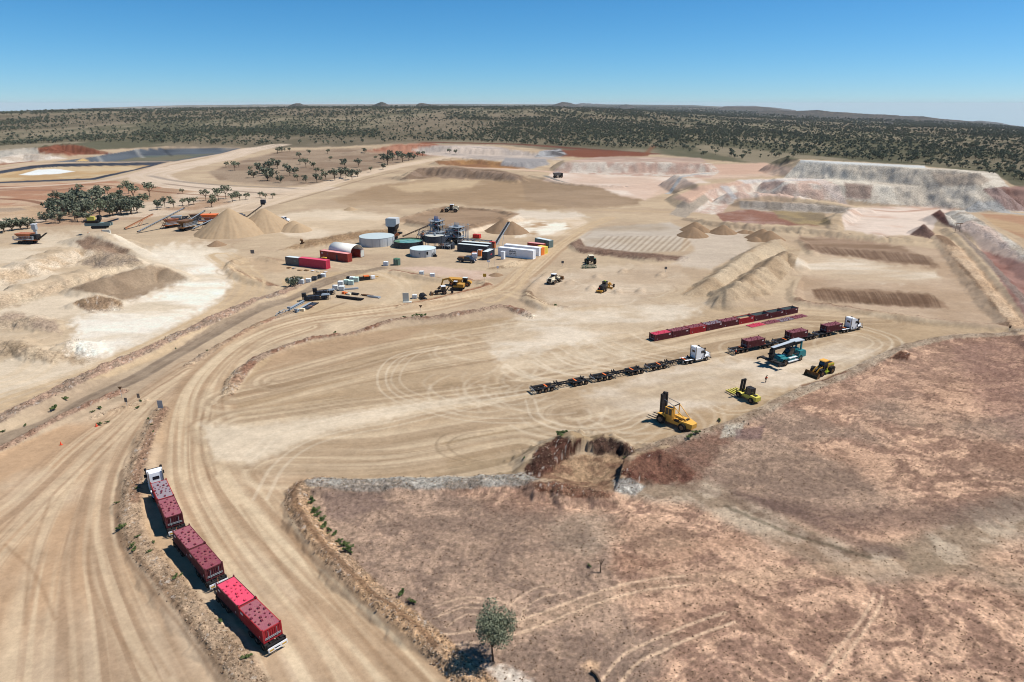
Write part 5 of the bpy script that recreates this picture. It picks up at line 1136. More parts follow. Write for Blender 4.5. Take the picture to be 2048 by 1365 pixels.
b.build('cab_guard', 'black_steel', t_)
for s in (-1, 1):
    b = MB(); b.beam((2.15, s*.42, .2), (1.75, s*.42, 4.1), .42, .34); b.build('mast_rail', 'black_steel', t_)
    b = MB(); b.prism([(.9, 1.2), (1.2, 1.45), (2.2, 1.45), (2.4, 1.15), (2.1, 1.35), (1.3, 1.35)], min(s*.75, s*1.25), max(s*.75, s*1.25)); b.build('fender', 'lime_yellow', t_)
    wheel(t_, 1.77, s*1.05, .6, .5); wheel(t_, -1.77, s*1.0, .6, .45)
b = MB(); b.box(1.6, 1.95, -.6, .6, 3.85, 4.2); b.box(2.0, 2.15, -.55, .55, 1.5, 1.7); b.build('mast_head', 'black_steel', t_)
b = MB(); b.box(2.3, 2.42, -1.3, 1.3, .9, 1.1); b.box(2.3, 2.42, -1.3, 1.3, .35, .5)
for yy in (-1.2, 1.2): b.box(2.3, 2.42, yy-.06, yy+.06, .3, 1.9)
b.build('carriage', 'black_steel', t_)
fr = thing('lifting_frame', 'yellow slatted lifting frame on the forks of the lime yellow forklift', 'lifting frame', x+math.cos(h)*3.9, y+math.sin(h)*3.9, h, z=.45)
for yy in (-1.45, -.75, 0, .75, 1.45): q = MB(); q.box(-1.35, 1.35, -.13, .13, 0, .16); q.build('slat', 'lime_yellow', fr).location = (0, yy, 0)
q = MB(); q.box(-.2, 0, -1.6, 1.6, -.12, -.002); q.box(1.2, 1.34, -1.6, 1.6, -.12, -.002); q.build('crossbar', 'lime_yellow', fr)

# ------------------------------------------------------------------ grader, tractor with harrow
x, y = at(1211, 580); h = ang(at(1203, 586), at(1225, 575))
t_ = thing('motor_grader', 'yellow and black motor grader with a flashing green light on its cab', 'grader', x, y, h, z=0)
b = MB(); b.prism([(-4.0, .9), (-4.0, 2.2), (-1.6, 2.4), (-1.6, .9)], -.75, .75); b.build('engine_bay', 'black_steel', t_)
b = MB(); b.prism([(-1.5, 1.2), (-1.5, 3.1), (.0, 3.1), (.3, 1.2)], -.7, .7); b.build('cab', 'glass_dark', t_)
b = MB(); b.box(-1.6, .1, -.8, .8, 3.1, 3.2); b.build('cab_roof', 'black_steel', t_)
b = MB(); b.box(-.9, -.5, -.25, .25, 3.2, 3.5); b.build('beacon', 'hi_vis', t_)
b = MB(); b.beam((0, 0, 1.6), (3.2, 0, 1.9), .3, .35); b.beam((3.2, 0, 1.9), (4.6, 0, 1.0), .3, .35); b.box(4.4, 4.8, -.9, .9, .6, .85); b.build('front_frame', 'cat_yellow', t_)
b = MB(); b.beam((1.6, -1.9, .45), (2.5, 1.9, .45), .12, .7); b.build('blade', 'cat_yellow', t_)
b = MB(); b.beam((1.2, -.7, .9), (2.8, .7, .9), .5, .12); b.box(1.5, 1.7, -.9, -.7, .8, 2.4); b.box(1.5, 1.7, .7, .9, .8, 2.4); b.build('blade_circle', 'cat_yellow', t_)
b = MB(); b.box(-5.1, -4.0, -1.1, 1.1, .5, .75)
for k_ in range(5): b.box(-5.2, -5.0, -1.05+k_*.5, -.9+k_*.5, .05, .75)
b.build('ripper', 'cat_yellow', t_)
b = MB(); b.box(-4.02, -3.98, .2, .7, 1.1, 1.6); b.build('sign_board', 'bright_red', t_)
for s in (-1, 1):
    for xx in (-3.4, -1.9): wheel(t_, xx, s*1.0, .68, .45)
    wheel(t_, 4.6, s*1.0, .65, .4)
x, y = at(1181, 528); h = R(100)
t_ = thing('tractor', 'dark green tractor with a pale cab roof seen from behind', 'tractor', x, y, h, z=0); t_.scale = (1.25, 1.25, 1.25)
b = MB(); b.prism([(.2, 1.0), (.2, 2.0), (2.9, 1.8), (3.0, 1.0)], -.45, .45); b.build('bonnet', 'green_paint', t_)
b = MB(); b.prism([(-1.2, 1.1), (-1.1, 2.8), (.3, 2.8), (.4, 1.1)], -.75, .75); b.build('cab', 'glass_dark', t_)
b = MB(); b.box(-1.3, .45, -.85, .85, 2.8, 2.95); b.build('cab_roof', 'cream_paint', t_)
b = MB(); b.cyl((.7, -.6, 1.8), (.7, -.6, 3.0), .06, 6); b.build('exhaust', 'black_steel', t_)
for s in (-1, 1):
    wheel(t_, -.5, s*1.25, .9, .7, 'green_paint'); wheel(t_, 2.3, s*1.05, .65, .5, 'green_paint')
    b = MB(); b.box(-1.4, .4, min(s*.8, s*1.5), max(s*.8, s*1.5), 1.82, 1.9); b.build('fender', 'green_paint', t_)
x, y = at(1180, 535.5)
t_ = thing('disc_harrow', 'green disc harrow hitched behind the dark tractor', 'harrow', x-.9, y, R(98), z=0)
b = MB(); b.box(-.1, .1, -3.2, 2.6, .8, .95); b.box(-1.6, -1.4, -3.2, 2.6, .8, .95)
for k_ in range(4): b.box(-1.5, 0, -3.1+k_*1.8, -2.98+k_*1.8, .8, .95)
b.beam((0, 0, .9), (2.4, 0, .8), .18); b.build('frame', 'green_paint', t_)
disc = MB().cyl((0, -.03, .35), (0, .03, .35), .35, 12).mesh('disc', 'green_paint')
for r_ in (0, -1.5):
    for k_ in range(12): obj('disc', disc, t_, (r_, -3.0+k_*.5, .35-.35), R(18 if r_ else -18))

# ------------------------------------------------------------------ people
def skin_mesh(name, verts, edges, radii, m, parent, lv=1):
    me = bpy.data.meshes.new(name); me.from_pydata(verts, edges, []); o = bpy.data.objects.new(name, me); COL.objects.link(o); o.parent = parent
    md = o.modifiers.new('skin', 'SKIN'); ly = me.skin_vertices[0] if me.skin_vertices else None
    if ly is None:
        bpy.context.view_layer.objects.active = o; me.attributes
    for i, r_ in enumerate(radii): me.skin_vertices[0].data[i].radius = (r_, r_)
    me.skin_vertices[0].data[0].use_root = True
    sb = o.modifiers.new('sub', 'SUBSURF'); sb.levels = lv; sb.render_levels = lv; me.materials.append(M[m]); return o
def person(label, u, v, h, hat, lean=.0, stride=.22, arm=.25):
    x, y = at(u, v); t_ = thing('person', label, 'person', x, y, h, z=0)
    V = [(0, 0, .98), (lean*.4, 0, 1.2), (lean, 0, 1.44), (lean*1.3, 0, 1.56), (lean*1.5+.02, 0, 1.68),
         (0, .10, .92), (stride*.5, .10, .5), (stride, .10, .09), (stride+.17, .10, .04),
         (0, -.10, .92), (-stride*.3, -.10, .5), (-stride, -.10, .11), (-stride+.15, -.10, .04),
         (lean, .2, 1.42), (lean-arm*.3, .27, 1.14), (lean-arm+.12, .27, .9), (lean-arm+.2, .26, .80),
         (lean, -.2, 1.42), (lean+arm*.4, -.27, 1.14), (lean+arm+.1, -.26, .92), (lean+arm+.18, -.25, .83)]
    E_ = [(0, 1), (1, 2), (2, 3), (3, 4), (0, 5), (5, 6), (6, 7), (7, 8), (0, 9), (9, 10), (10, 11), (11, 12), (2, 13), (13, 14), (14, 15), (15, 16), (2, 17), (17, 18), (18, 19), (19, 20)]
    rd = [.13, .13, .14, .06, .105, .085, .06, .045, .045, .085, .06, .045, .045, .06, .045, .035, .04, .06, .045, .035, .04]
    for nm, vs, m_, ex in (('body', range(21), 'skin', 0), ('shirt', [0, 1, 2, 13, 14, 17, 18], 'shirt_orange', .02), ('trousers', [0, 5, 6, 7, 9, 10, 11], 'navy_cloth', .02)):
        vs = list(vs); mp = {q: i for i, q in enumerate(vs)}
        me = bpy.data.meshes.new(nm); me.from_pydata([V[q] for q in vs], [(mp[a_], mp[b_]) for a_, b_ in E_ if a_ in mp and b_ in mp], [])
        o = bpy.data.objects.new(nm, me); COL.objects.link(o); o.parent = t_
        o.modifiers.new('skin', 'SKIN')
        if not me.skin_vertices:
            bpy.context.view_layer.objects.active = o; o.select_set(True); bpy.ops.mesh.customdata_skin_add(); o.select_set(False)
        for i, q in enumerate(vs): me.skin_vertices[0].data[i].radius = (rd[q]+ex, rd[q]+ex)
        me.skin_vertices[0].data[0].use_root = True
        sb = o.modifiers.new('sub', 'SUBSURF'); sb.levels = 1; sb.render_levels = 1; me.materials.append(M[m_])
    b = MB(); cx_ = lean*1.5+.02; b.cyl((cx_, 0, 1.72), (cx_, 0, 1.82), .13, 10, .08); b.cyl((cx_+.02, 0, 1.70), (cx_+.02, 0, 1.725), .17, 10); b.build('hard_hat' if hat == 'hat_white' else 'hat', hat, t_)
    return t_
person('person in orange shirt and dark trousers walking across the open hardstand', 1531, 765.5, R(25), 'hat_dark', .12, .24, .2)
person('person in orange shirt and white hard hat beside the rear trailer of the far train', 1470.5, 711.5, R(20), 'hat_white', .02, .05, .05)
# ------------------------------------------------------------------ tanks
def tank(label, u, v, rad, hgt, wall, top, ring=24, z=0, legs=0, open_=None, roofh=.25, panels=14):
    x, y = at(u, v); y += rad
    t_ = thing('storage_tank' if not legs else 'thickener_tank', label, 'tank', x, y, 0, z=0)
    b = MB(); n = 48
    if open_:
        for r0 in (rad, rad-.12):
            o_ = len(b.v)
            for zz in (legs, legs+hgt): b.v += [(r0*math.cos(2*math.pi*i/n), r0*math.sin(2*math.pi*i/n), zz) for i in range(n)]
            b.f += [(o_+i, o_+(i+1) % n, o_+n+(i+1) % n, o_+n+i) for i in range(n)]
        o_ = len(b.v); b.v += [(r0_*math.cos(2*math.pi*i/n), r0_*math.sin(2*math.pi*i/n), legs+hgt+.001) for r0_ in (rad, rad-.12) for i in range(n)]; b.f += [(o_+i, o_+(i+1) % n, o_+n+(i+1) % n, o_+n+i) for i in range(n)]
    else: b.cyl((0, 0, legs), (0, 0, legs+hgt), rad, n)
    b.build('wall', wall, t_)
    q = MB(); q.cyl((0, 0, 0), (0, 0, (0 if open_ else roofh)), rad-.14 if open_ else rad+.08, n, (rad-.14) if open_ else .4) if not open_ else q.cyl((0, 0, -.1), (0, 0, 0), rad-.14, n)
    q.build('roof' if not open_ else 'water', top, t_).location = (0, 0, legs+hgt+(.004 if not open_ else -.45))
    st = MB().box(-.06, .06, -.05, .03, 0, hgt).mesh('stiffener', wall if wall == 'tank_dark' else 'galvanised')
    for i in range(panels):
        a_ = 2*math.pi*(i+.3)/panels; obj('stiffener', st, t_, ((rad+.05)*math.cos(a_), (rad+.05)*math.sin(a_), legs), a_+math.pi/2)
    return t_, x, y
t1, x1_, y1_ = tank('large round galvanised tank with a flat pale blue grey roof', 748, 495.5, 8.0, 3.9, 'tank_steel', 'tank_roof')
b = MB()
for yy in (-.3, .3): b.cyl((8.35, yy-1, 0), (8.2, yy-1, 4.6), .04, 6)
for k_ in range(10): b.cyl((8.3, -1.3, .4+k_*.42), (8.3, -.7, .4+k_*.42), .03, 5)
b.build('ladder', 'galvanised', t1)
tank('black walled round tank open at the top and full of green water', 813, 498.5, 6.7, 2.7, 'tank_dark', 'pond_green', open_=True)
t3, x3_, y3_ = tank('smaller pale grey round tank with a low roof in front of the black tanks', 843, 516, 5.5, 3.1, 'tank_steel', 'tank_pale')
b = MB(); b.box(2.2, 2.9, -5.75, -5.5, 1.3, 2.6); b.box(-1.0, -.7, -5.75, -5.5, 1.6, 1.9); b.build('hatch', 'black_steel', t3)
b = MB()
for k_ in range(5): b.cyl((4.6+k_*.3, -3.6+k_*.4, 0), (4.6+k_*.3, -3.6+k_*.4, 1.6+.5*(k_ % 2)), .08, 6)
b.box(4.6, 6.4, -3.9, -2.4, .3, .5); b.box(5.2, 6.0, -3.6, -2.8, .5, 1.1); b.build('pipework', 'black_steel', t3)
t4, x4_, y4_ = tank('dark steel thickener tank raised on legs with a walkway across it', 868, 500, 4.6, 3.0, 'tank_dark', 'concrete', legs=2.8, open_=True, panels=6)
for i in range(8):
    a_ = 2*math.pi*i/8+.2; q = MB(); q.box(-.12, .12, -.12, .12, 0, 2.8); q.build('leg', 'galvanised', t4).location = (4.2*math.cos(a_), 4.2*math.sin(a_), 0)
b = MB(); b.hull([(-4.6, -.5, 6.0), (4.6, -.5, 6.0), (4.6, .5, 6.0), (-4.6, .5, 6.0)], [(-4.6, -.5, 6.1), (4.6, -.5, 6.1), (4.6, .5, 6.1), (-4.6, .5, 6.1)])
for k_ in range(9):
    for s in (-.5, .5): b.cyl((-4.4+k_*1.1, s, 6.1), (-4.4+k_*1.1, s, 7.1), .035, 5)
for s in (-.5, .5): b.cyl((-4.4, s, 7.1), (4.4, s, 7.1), .035, 5)
b.cyl((0, 0, 5.2), (0, 0, 6.9), .45, 10); b.build('walkway', 'galvanised', t4)
tank('small dark green poly water tank in the middle of the yard', 793, 531.5, 1.35, 2.5, 'poly_green', 'poly_green', panels=10, roofh=.35)

# ------------------------------------------------------------------ lattice helpers for the plant
def platform(b, x0, x1, y0, y1, z, rail=True):
    b.box(x0, x1, y0, y1, z, z+.12)
    if rail:
        P_ = [(x0, y0), (x1, y0), (x1, y1), (x0, y1), (x0, y0)]
        for (a0, b0), (a1, b1) in zip(P_[:-1], P_[1:]):
            for zz in (.55, 1.1): b.beam((a0, b0, z+zz), (a1, b1, z+zz), .05)
            n_ = 4
            for i in range(n_): b.beam((a0+(a1-a0)*i/n_, b0+(b1-b0)*i/n_, z+.1), (a0+(a1-a0)*i/n_, b0+(b1-b0)*i/n_, z+1.1), .05)
def stair(b, p, q, w=.8):
    p = Vector(p); q = Vector(q); d = q-p; s_ = Vector((d.y, -d.x, 0)).normalized()*w/2
    for k_ in (-1, 1):
        b.beam(p+s_*k_, q+s_*k_, .08, .22); b.beam(p+s_*k_+Vector((0, 0, 1)), q+s_*k_+Vector((0, 0, 1)), .05)
        for i in range(5): c_ = p+d*i/4+s_*k_; b.beam(c_, c_+Vector((0, 0, 1)), .04)
    n_ = max(4, int(abs(d.z)/.3))
    for i in range(n_): c_ = p+d*(i+.5)/n_; b.beam(c_-s_, c_+s_, .25, .04)
def proc_tower(label, u, v, H_, W_, rz, seed, crown):
    x, y = at(u, v); t_ = thing('processing_tower', label, 'processing plant', x, y, rz, z=0); r_ = random.Random(seed); w = W_/2
    b = MB()
    for sx in (-1, 1):
        for sy in (-1, 1): b.box(sx*w-.12, sx*w+.12, sy*w-.12, sy*w+.12, 0, H_*.82)
    for f_ in (.33, .62, .8):
        for s in (-1, 1): b.beam((-w, s*w, H_*f_), (w, s*w, H_*f_), .18); b.beam((s*w, -w, H_*f_), (s*w, w, H_*f_), .18)
    for s in (-1, 1): b.beam((-w, s*w, 0), (w, s*w, H_*.33), .1); b.beam((-w, s*w, H_*.62), (w, s*w, H_*.33), .1); b.beam((s*w, -w, 0), (s*w, w, H_*.33), .1)
    b.build('frame', 'galvanised', t_)
    for f_, e_ in ((.33, 1.4), (.62, 1.0), (.8, .7)): q = MB(); platform(q, -w-e_, w+e_, -w-.6, w+.6, H_*f_); q.build('platform', 'galvanised', t_)
    b = MB(); b.prism([(-w*.8, H_*.8), (-w*.3, H_*.5), (w*.3, H_*.5), (w*.8, H_*.8)], -w*.7, w*.7); b.box(-w*.7, w*.6, -w*.7, w*.7, H_*.36, H_*.5); b.box(-w*.6, w*.8, -w*.8, w*.5, .4, H_*.26); b.build('hopper', 'black_steel', t_)
    b = MB()
    for i in range(34):
        a_ = r_.uniform(0, 6.28); p_ = (r_.uniform(-w, w), r_.uniform(-w, w), r_.uniform(.3, H_*.8)); b.cyl(p_, (p_[0]+r_.uniform(-2, 2), p_[1]+r_.uniform(-1.5, 1.5), p_[2]+r_.uniform(-1.5, 2.5)), .12, 6)
    b.build('pipework', 'black_steel', t_)
    b = MB()
    for i in range(4): b.cyl((-.9+.6*i, 0, H_*.85), (-.9+.6*i, 0, H_+.2), .26, 8, .12); b.cyl((-.9+.6*i, 0, H_*.85), (-.9+.6*i, .1, H_*.72), .12, 6)
    b.box(-1.3, 1.3, -.6, .6, H_*.82, H_*.87); b.build('cyclone', crown, t_)
    b = MB(); b.box(-.5, .3, -w-.3, -w+.3, H_*.36, H_*.36+.6); b.box(w*.3, w*.7, -w-.2, -w+.3, H_*.65, H_*.65+.5); b.build('pump', 'bright_red', t_)
    q = MB(); stair(q, (-w-3.6, -w-.2, 0), (-w-.7, -w-.2, H_*.33)); q.build('stair', 'galvanised', t_)
    q = MB(); stair(q, (w+.4, -w-.4, H_*.33), (-w+.2, -w-.4, H_*.62)); q.build('stair', 'galvanised', t_)
    q = MB(); stair(q, (-w, -w-.9, H_*.62), (w, -w-.9, H_*.8)); q.build('stair', 'galvanised', t_)
    return t_, x, y
proc_tower('taller processing tower with blue cyclones behind the raised black tank', 874, 479, 11.0, 4.2, R(-25), 3, 'blue_paint')
pt, xx_, yy_ = proc_tower('right hand processing tower with stairs and a tall pole beside it', 914, 487, 9.6, 4.6, R(-25), 5, 'galvanised')
b = MB(); b.cyl((5.5, 1.0, 0), (5.5, 1.0, 9.6), .14, 8); b.box(4.9, 6.0, .6, 1.4, 9.0, 9.15); b.build('pole', 'galvanised', pt)
q = MB(); stair(q, (-5.5, -5.2, 0), (-3.2, -4.0, 3.2)); stair(q, (5.2, 0, 2.8), (4.4, 1, 7.4)); q.build('stair', 'galvanised', pt)
t_.scale = (1,1,1)
x, y = at(890, 484); t_ = thing('pump_skid', 'row of pumps and pipes between the two processing towers', 'pump skid', x, y, R(-25), z=0)
b = MB(); platform(b, -3, 4, -2, 2, 2.6)

for sx in (-3, .5, 4):
    for sy in (-2, 2): b.box(sx-.1, sx+.1, sy-.1, sy+.1, 0, 2.6)
stair(b, (-3.5, -2.5, 5.0), (1.2, -2.5, 2.6)); b.build('platform', 'galvanised', t_)
b = MB(); 
for i in range(5): b.cyl((-2.4+i*1.3, 0, .2), (-2.4+i*1.3, .4, 2.0+.3*(i % 2)), .35, 8); b.box(-2.8+i*1.3, -2.0+i*1.3, -1.4, -.4, 0, 1.1)
b.build('pump', 'black_steel', t_)
for (u, v, L_, seed_, lb) in ((856, 482, 4.0, 1, 'dark pump frame between the feed conveyor and the raised black tank'), (900, 478, 4.2, 2, 'dark motor and screen frame behind the raised tank'), (932, 491, 3.6, 3, 'low pipe rack at the foot of the right hand tower'), (893, 497, 3.0, 4, 'jumble of pipes and pumps in front of the right hand tower')):
    x, y = at(u, v); t_ = thing('machinery_frame', lb, 'plant machinery', x, y, R(-25), z=0); r_ = random.Random(seed_); hh = 4.6 if seed_ < 3 else 2.4; b = MB()
    for sx in (-L_, 0, L_):
        for sy in (-1.6, 1.6): b.box(sx-.1, sx+.1, sy-.1, sy+.1, 0, hh)
    for sy in (-1.6, 1.6): b.beam((-L_, sy, hh), (L_, sy, hh), .18); b.beam((-L_, sy, 0), (0, sy, hh), .1); b.beam((L_, sy, 0), (0, sy, hh), .1)
    b.build('frame', 'galvanised', t_); q = MB(); platform(q, -L_, L_, -1.7, 1.7, hh*.55); q.build('platform', 'galvanised', t_); b = MB()
    for i in range(22): p_ = (r_.uniform(-L_, L_), r_.uniform(-1.6, 1.6), r_.uniform(.2, hh)); b.cyl(p_, (p_[0]+r_.uniform(-2.5, 2.5), p_[1]+r_.uniform(-.6, .6), max(.1, p_[2]+r_.uniform(-1.5, 1.0))), r_.uniform(.08, .22), 6)
    b.build('pipework', 'black_steel', t_); b = MB()
    for i in range(5): x_ = -L_+.6+i*L_*.42; b.box(x_, x_+1.0, -1.2, r_.uniform(0, 1.2), 0, r_.uniform(1, hh*.9))
    b.build('motor', 'container_dark', t_); b = MB(); b.box(-L_*.6, -L_*.6+1.0, -1.7, -.9, hh*.6, hh*.6+.9); b.build('guard', 'rust_orange', t_)
# feed bin with its hood
x, y = at(787, 478); t_ = thing('feed_bin', 'tall dark feed bin under a big pale corrugated hood behind the tanks', 'feed bin', x, y, R(-14), z=0)
b = MB(); b.prism([(-2.7, 6.2), (-2.7, 9.6), (-2.2, 10.1), (2.7, 10.1), (2.7, 7.3), (1.6, 6.2)], -2.2, 2.2); b.build('hood', 'tank_steel', t_)
rb_ = MB().box(-.05, .05, -.04, .04, 0, 3.2).mesh('rib', 'galvanised')
for i in range(10): obj('rib', rb_, t_, (-2.5+i*.52, -2.24, 6.6))
b = MB(); b.prism([(-2.1, 6.15), (1.6, 6.15), (2.4, 7.0), (2.2, 5.3), (1.2, 4.0), (1.2, 2.2), (-1.8, 2.2), (-1.8, 5.4)], -1.9, 1.9); b.build('bin', 'black_steel', t_)
b = MB(); b.box(-1.8, 1.6, -2.0, 2.0, 1.3, 2.2); b.box(2.0, 3.2, -1.5, .5, 1.8, 3.0); b.build('feeder', 'rust_orange', t_); 
b = MB(); b.box(-1.6, 1.6, -1.8, 1.8, 0, 1.3); b.box(2.6, 4.4, -1.0, 1.0, 2.6, 3.4); b.build('base', 'black_steel', t_)
def conveyor(name, label, p0, z0, p1, z1, w=1.0, frame='black_steel', belt='galvanised', legs=True, wheels_=False, group=None):
    A = at(*p0) if len(p0) == 2 else p0; B = p1 if len(p1) == 3 else at(*p1); h = ang(A, B); L = math.hypot(B[0]-A[0], B[1]-A[1])
    t_ = thing(name, label, 'conveyor', A[0], A[1], h, group, z=0)
    b = MB()
    for s in (-1, 1):
        b.beam((0, s*w/2, z0-.45), (L, s*w/2, z1-.45), .1); b.beam((0, s*w/2, z0), (L, s*w/2, z1), .12, .2); n_ = max(5, int(L/1.8))
        for i in range(n_):
            f0, f1 = i/n_, (i+1)/n_
            b.beam((L*f0, s*w/2, z0+(z1-z0)*f0-.45), (L*f1, s*w/2, z0+(z1-z0)*f1), .06)
    b.build('truss', frame, t_)
    b = MB(); b.beam((0, 0, z0+.08), (L, 0, z1+.08), w*.8, .06); b.build('belt', belt, t_)
    b = MB(); b.cyl((L, -w*.45, z1), (L, w*.45, z1), .25, 10); b.cyl((0, -w*.45, z0), (0, w*.45, z0), .25, 10); b.build('drum', 'black_steel', t_)
    if legs:
        f0 = .62; zz = z0+(z1-z0)*f0-.5
        for s in (-1, 1): q = MB(); q.beam((L*.45, s*w*.9, 0.05), (L*f0, s*w/2, zz), .13); q.build('leg', frame, t_)
        if wheels_:
            for s in (-1, 1): wheel(t_, L*.45, s*w*1.1, .45, .3)
    return t_, A, h, L
conveyor('feed_conveyor', 'black conveyor rising from the feed bin to the blue topped tower', (806, 479), 1.6, (862, 478), 7.0, 1.1, 'black_steel', 'brown_steel')
c_, A, h, L = conveyor('stacker_conveyor', 'long grey stacker conveyor leaning over the dark product heap', (986, 499), .8, (-1.6, 322.0, 0), 8.8, 1.2, 'steel_blue', 'black_steel')
b = MB(); b.beam((0, -.6, .6), (9.0, -3.4, .45), .16); wh = None; b.build('swing_axle', 'galvanised', c_); wheel(c_, 9.2, -3.5, .6, .4); wheel(c_, 9.2, 3.0, .6, .4)
b = MB(); b.box(-1.0, .8, -1.1, 1.1, .6, 3.0); b.build('hopper', 'rust_orange', c_)
b = MB(); b.box(-1.3, -.2, -1.3, 1.3, 3.0, 3.6); b.build('hopper_hood', 'bright_red', c_)
conveyor('transfer_conveyor', 'low conveyor running from the right hand tower to the stacker hopper', (925, 490), 3.0, (983, 496), 3.2, 1.0, 'galvanised', 'black_steel')

# ------------------------------------------------------------------ shipping containers and buildings in the yard
def container(label, pa, pb, wid, hgt, wall, roof=None, door_end=1, name='shipping_container', cat='shipping container', L=None, z=0, group=None):
    """pa, pb: pixels of the near bottom edge, left and right"""
    A = at(*pa); B = at(*pb); h = ang(A, B); L = L or math.hypot(B[0]-A[0], B[1]-A[1])
    t_ = thing(name, label, cat, A[0]+math.cos(h)*L/2-math.sin(h)*wid/2, A[1]+math.sin(h)*L/2+math.cos(h)*wid/2, h, group, z=z)
    b = MB(); hl, hw = L/2, wid/2; b.box(-hl+.06, hl-.06, -hw+.06, hw-.06, .1, hgt-.08)
    n_ = int(L/.45)
    for i in range(n_):
        x_ = -hl+.3+i*(L-.6)/(n_-1)
        for s in (-1, 1): b.box(x_-.1, x_+.1, min(s*(hw-.06), s*(hw-.02)), max(s*(hw-.06), s*(hw-.02)), .18, hgt-.18)
    b.build('wall', wall, t_)
    b = MB()
    for sx in (-1, 1):
        for sy in (-1, 1): b.box(sx*(hl-.09)-.09, sx*(hl-.09)+.09, sy*(hw-.09)-.09, sy*(hw-.09)+.09, 0, hgt)
        b.box(sx*(hl-.06)-.06, sx*(hl-.06)+.06, -hw+.18, hw-.18, hgt-.16, hgt-.002); b.box(sx*(hl-.06)-.06, sx*(hl-.06)+.06, -hw+.18, hw-.18, .0, .16)
    for sy in (-1, 1): b.box(-hl+.18, hl-.18, sy*(hw-.05)-.05, sy*(hw-.05)+.05, hgt-.14, hgt-.002); b.box(-hl+.18, hl-.18, sy*(hw-.05)-.05, sy*(hw-.05)+.05, 0, .14)
    b.build('frame', wall, t_)
    b = MB(); b.box(-hl+.13, hl-.13, -hw+.11, hw-.11, hgt-.07, hgt-.03); b.build('roof', roof or wall, t_)
    for s in (-1, 1):
        b = MB(); b.box(door_end*(hl-.05)-.03, door_end*(hl-.05)+.03, min(s*.04, s*(hw-.2)), max(s*.04, s*(hw-.2)), .18, hgt-.18)
        for yy in (.3, .7): b.cyl((door_end*hl, s*yy, .25), (door_end*hl, s*yy, hgt-.25), .03, 5)
        b.build('door', wall, t_)
    return t_
def lettering(widths, hgt, m, parent, x, y, z):
    """a line of worn lettering too small to read: one stroke block per word"""
    b = MB(); xx = x
    for w_ in widths:
        n_ = max(1, int(w_/.3))
        for k_ in range(n_): b.box(xx+k_*w_/n_, xx+k_*w_/n_+w_/n_*.62, y-.012, y, z+(0 if k_ % 2 else hgt*.12), z+hgt*(1 if k_ % 3 else .8))
        xx += w_+.35
    return b.build('lettering', m, parent)
cg = 'shipping containers in the plant yard'
w1 = container('long white container lettered in dark green at the front of the white pair', (996, 512), (1066, 519.5), 2.6, 3.7, 'container_white', group=cg)
lettering((3.2,), .75, 'text_dark', w1, -2.9, -1.29, 2.15); lettering((1.6, 1.5), .5, 'text_dark', w1, -2.9, -1.29, 1.4); lettering((1.0, .8, .9), .25, 'text_dark', w1, -2.8, -1.29, .9)
b = MB(); b.box(6.9, 7.9, -1.5, -.2, 2.5, 3.75); b.build('air_unit', 'white_paint', w1)
container('second white container tucked behind the lettered white one', (1008, 505.5), (1078, 513), 2.6, 3.6, 'container_white', group=cg)
container('short orange container end beside the white pair', (1064, 509), (1083, 511.5), 2.6, 3.2, 'container_orange', group=cg)
container('yellow container end next to the orange one', (1074, 506.5), (1088.5, 509), 2.6, 3.1, 'container_yellow', group=cg)
rd = container('dark red container with a pale red roof behind the white pair', (1054.5, 498), (1086, 501.5), 2.5, 2.8, 'container_red', 'roof_pink', group=cg)
gg = container('grey green container with a pale roof beside the haul road', (1069.5, 490.5), (1098.5, 496.5), 2.6, 3.3, 'container_green', 'roof_pale', group=cg)
b = MB(); b.box(1.2, 2.7, -1.34, -1.30, .2, 2.6); b.build('side_door', 'poly_green', gg)
container('long black switch room container with a pale roof, nearer of the two', (914.5, 503), (974.5, 508.5), 2.6, 3.3, 'container_dark', 'roof_pale', name='switch_room', cat='switch room', group=cg)
container('black switch room container behind its twin', (922, 498.5), (980, 503.5), 2.6, 3.4, 'container_dark', 'roof_pale', name='switch_room', cat='switch room', group=cg)
A = at(964.5, 520.3); B = at(975.3, 521.2); C = at(989.5, 514.5); h = ang(B, C)
gc = container('small charcoal generator container with a red mark on its side', (975.3, 521.2), (989.5, 514.5), 2.6, 3.5, 'container_dark', 'roof_pale', name='generator', cat='generator', group=cg)
b = MB(); b.prism([(-.7, 1.7), (-.4, 2.1), (.9, 2.1), (.6, 1.7)], -1.33, -1.31); b.build('red_mark', 'text_red', gc)
t_ = container('dark red container with a doorway under the white dome shelter', (640.7, 517.5), (696, 525.5), 2.6, 3.5, 'container_red', 'roof_pink', group=cg)
b = MB(); b.box(1.2, 2.2, -1.34, -1.31, .1, 2.6); b.build('doorway', 'container_dark', t_); b = MB(); b.box(-3.4, -3.0, -1.34, -1.31, 2.2, 2.6); b.build('blue_sign', 'blue_paint', t_)
lettering((1.1,), .6, 'text_white', t_, -6.9, -1.29, 2.2)
A = at(640.7, 517.5); h = ang(A, at(696, 525.5)); d = (math.cos(h), math.sin(h)); nrm = (-d[1], d[0])
q = line_at(A, d, 1.5, 11.0); t2 = thing('shipping_container', 'far side red container carrying the white dome shelter', 'shipping container', q[0]+d[0]*6, q[1]+d[1]*6, h, cg, z=0)
b = MB(); b.box(-6, 6, -1.25, 1.25, .1, 3.3); b.build('wall', 'container_red', t2); b = MB(); b.box(6, 6.05, -1.1, 1.1, .2, 3.1); b.build('door', 'concrete', t2)
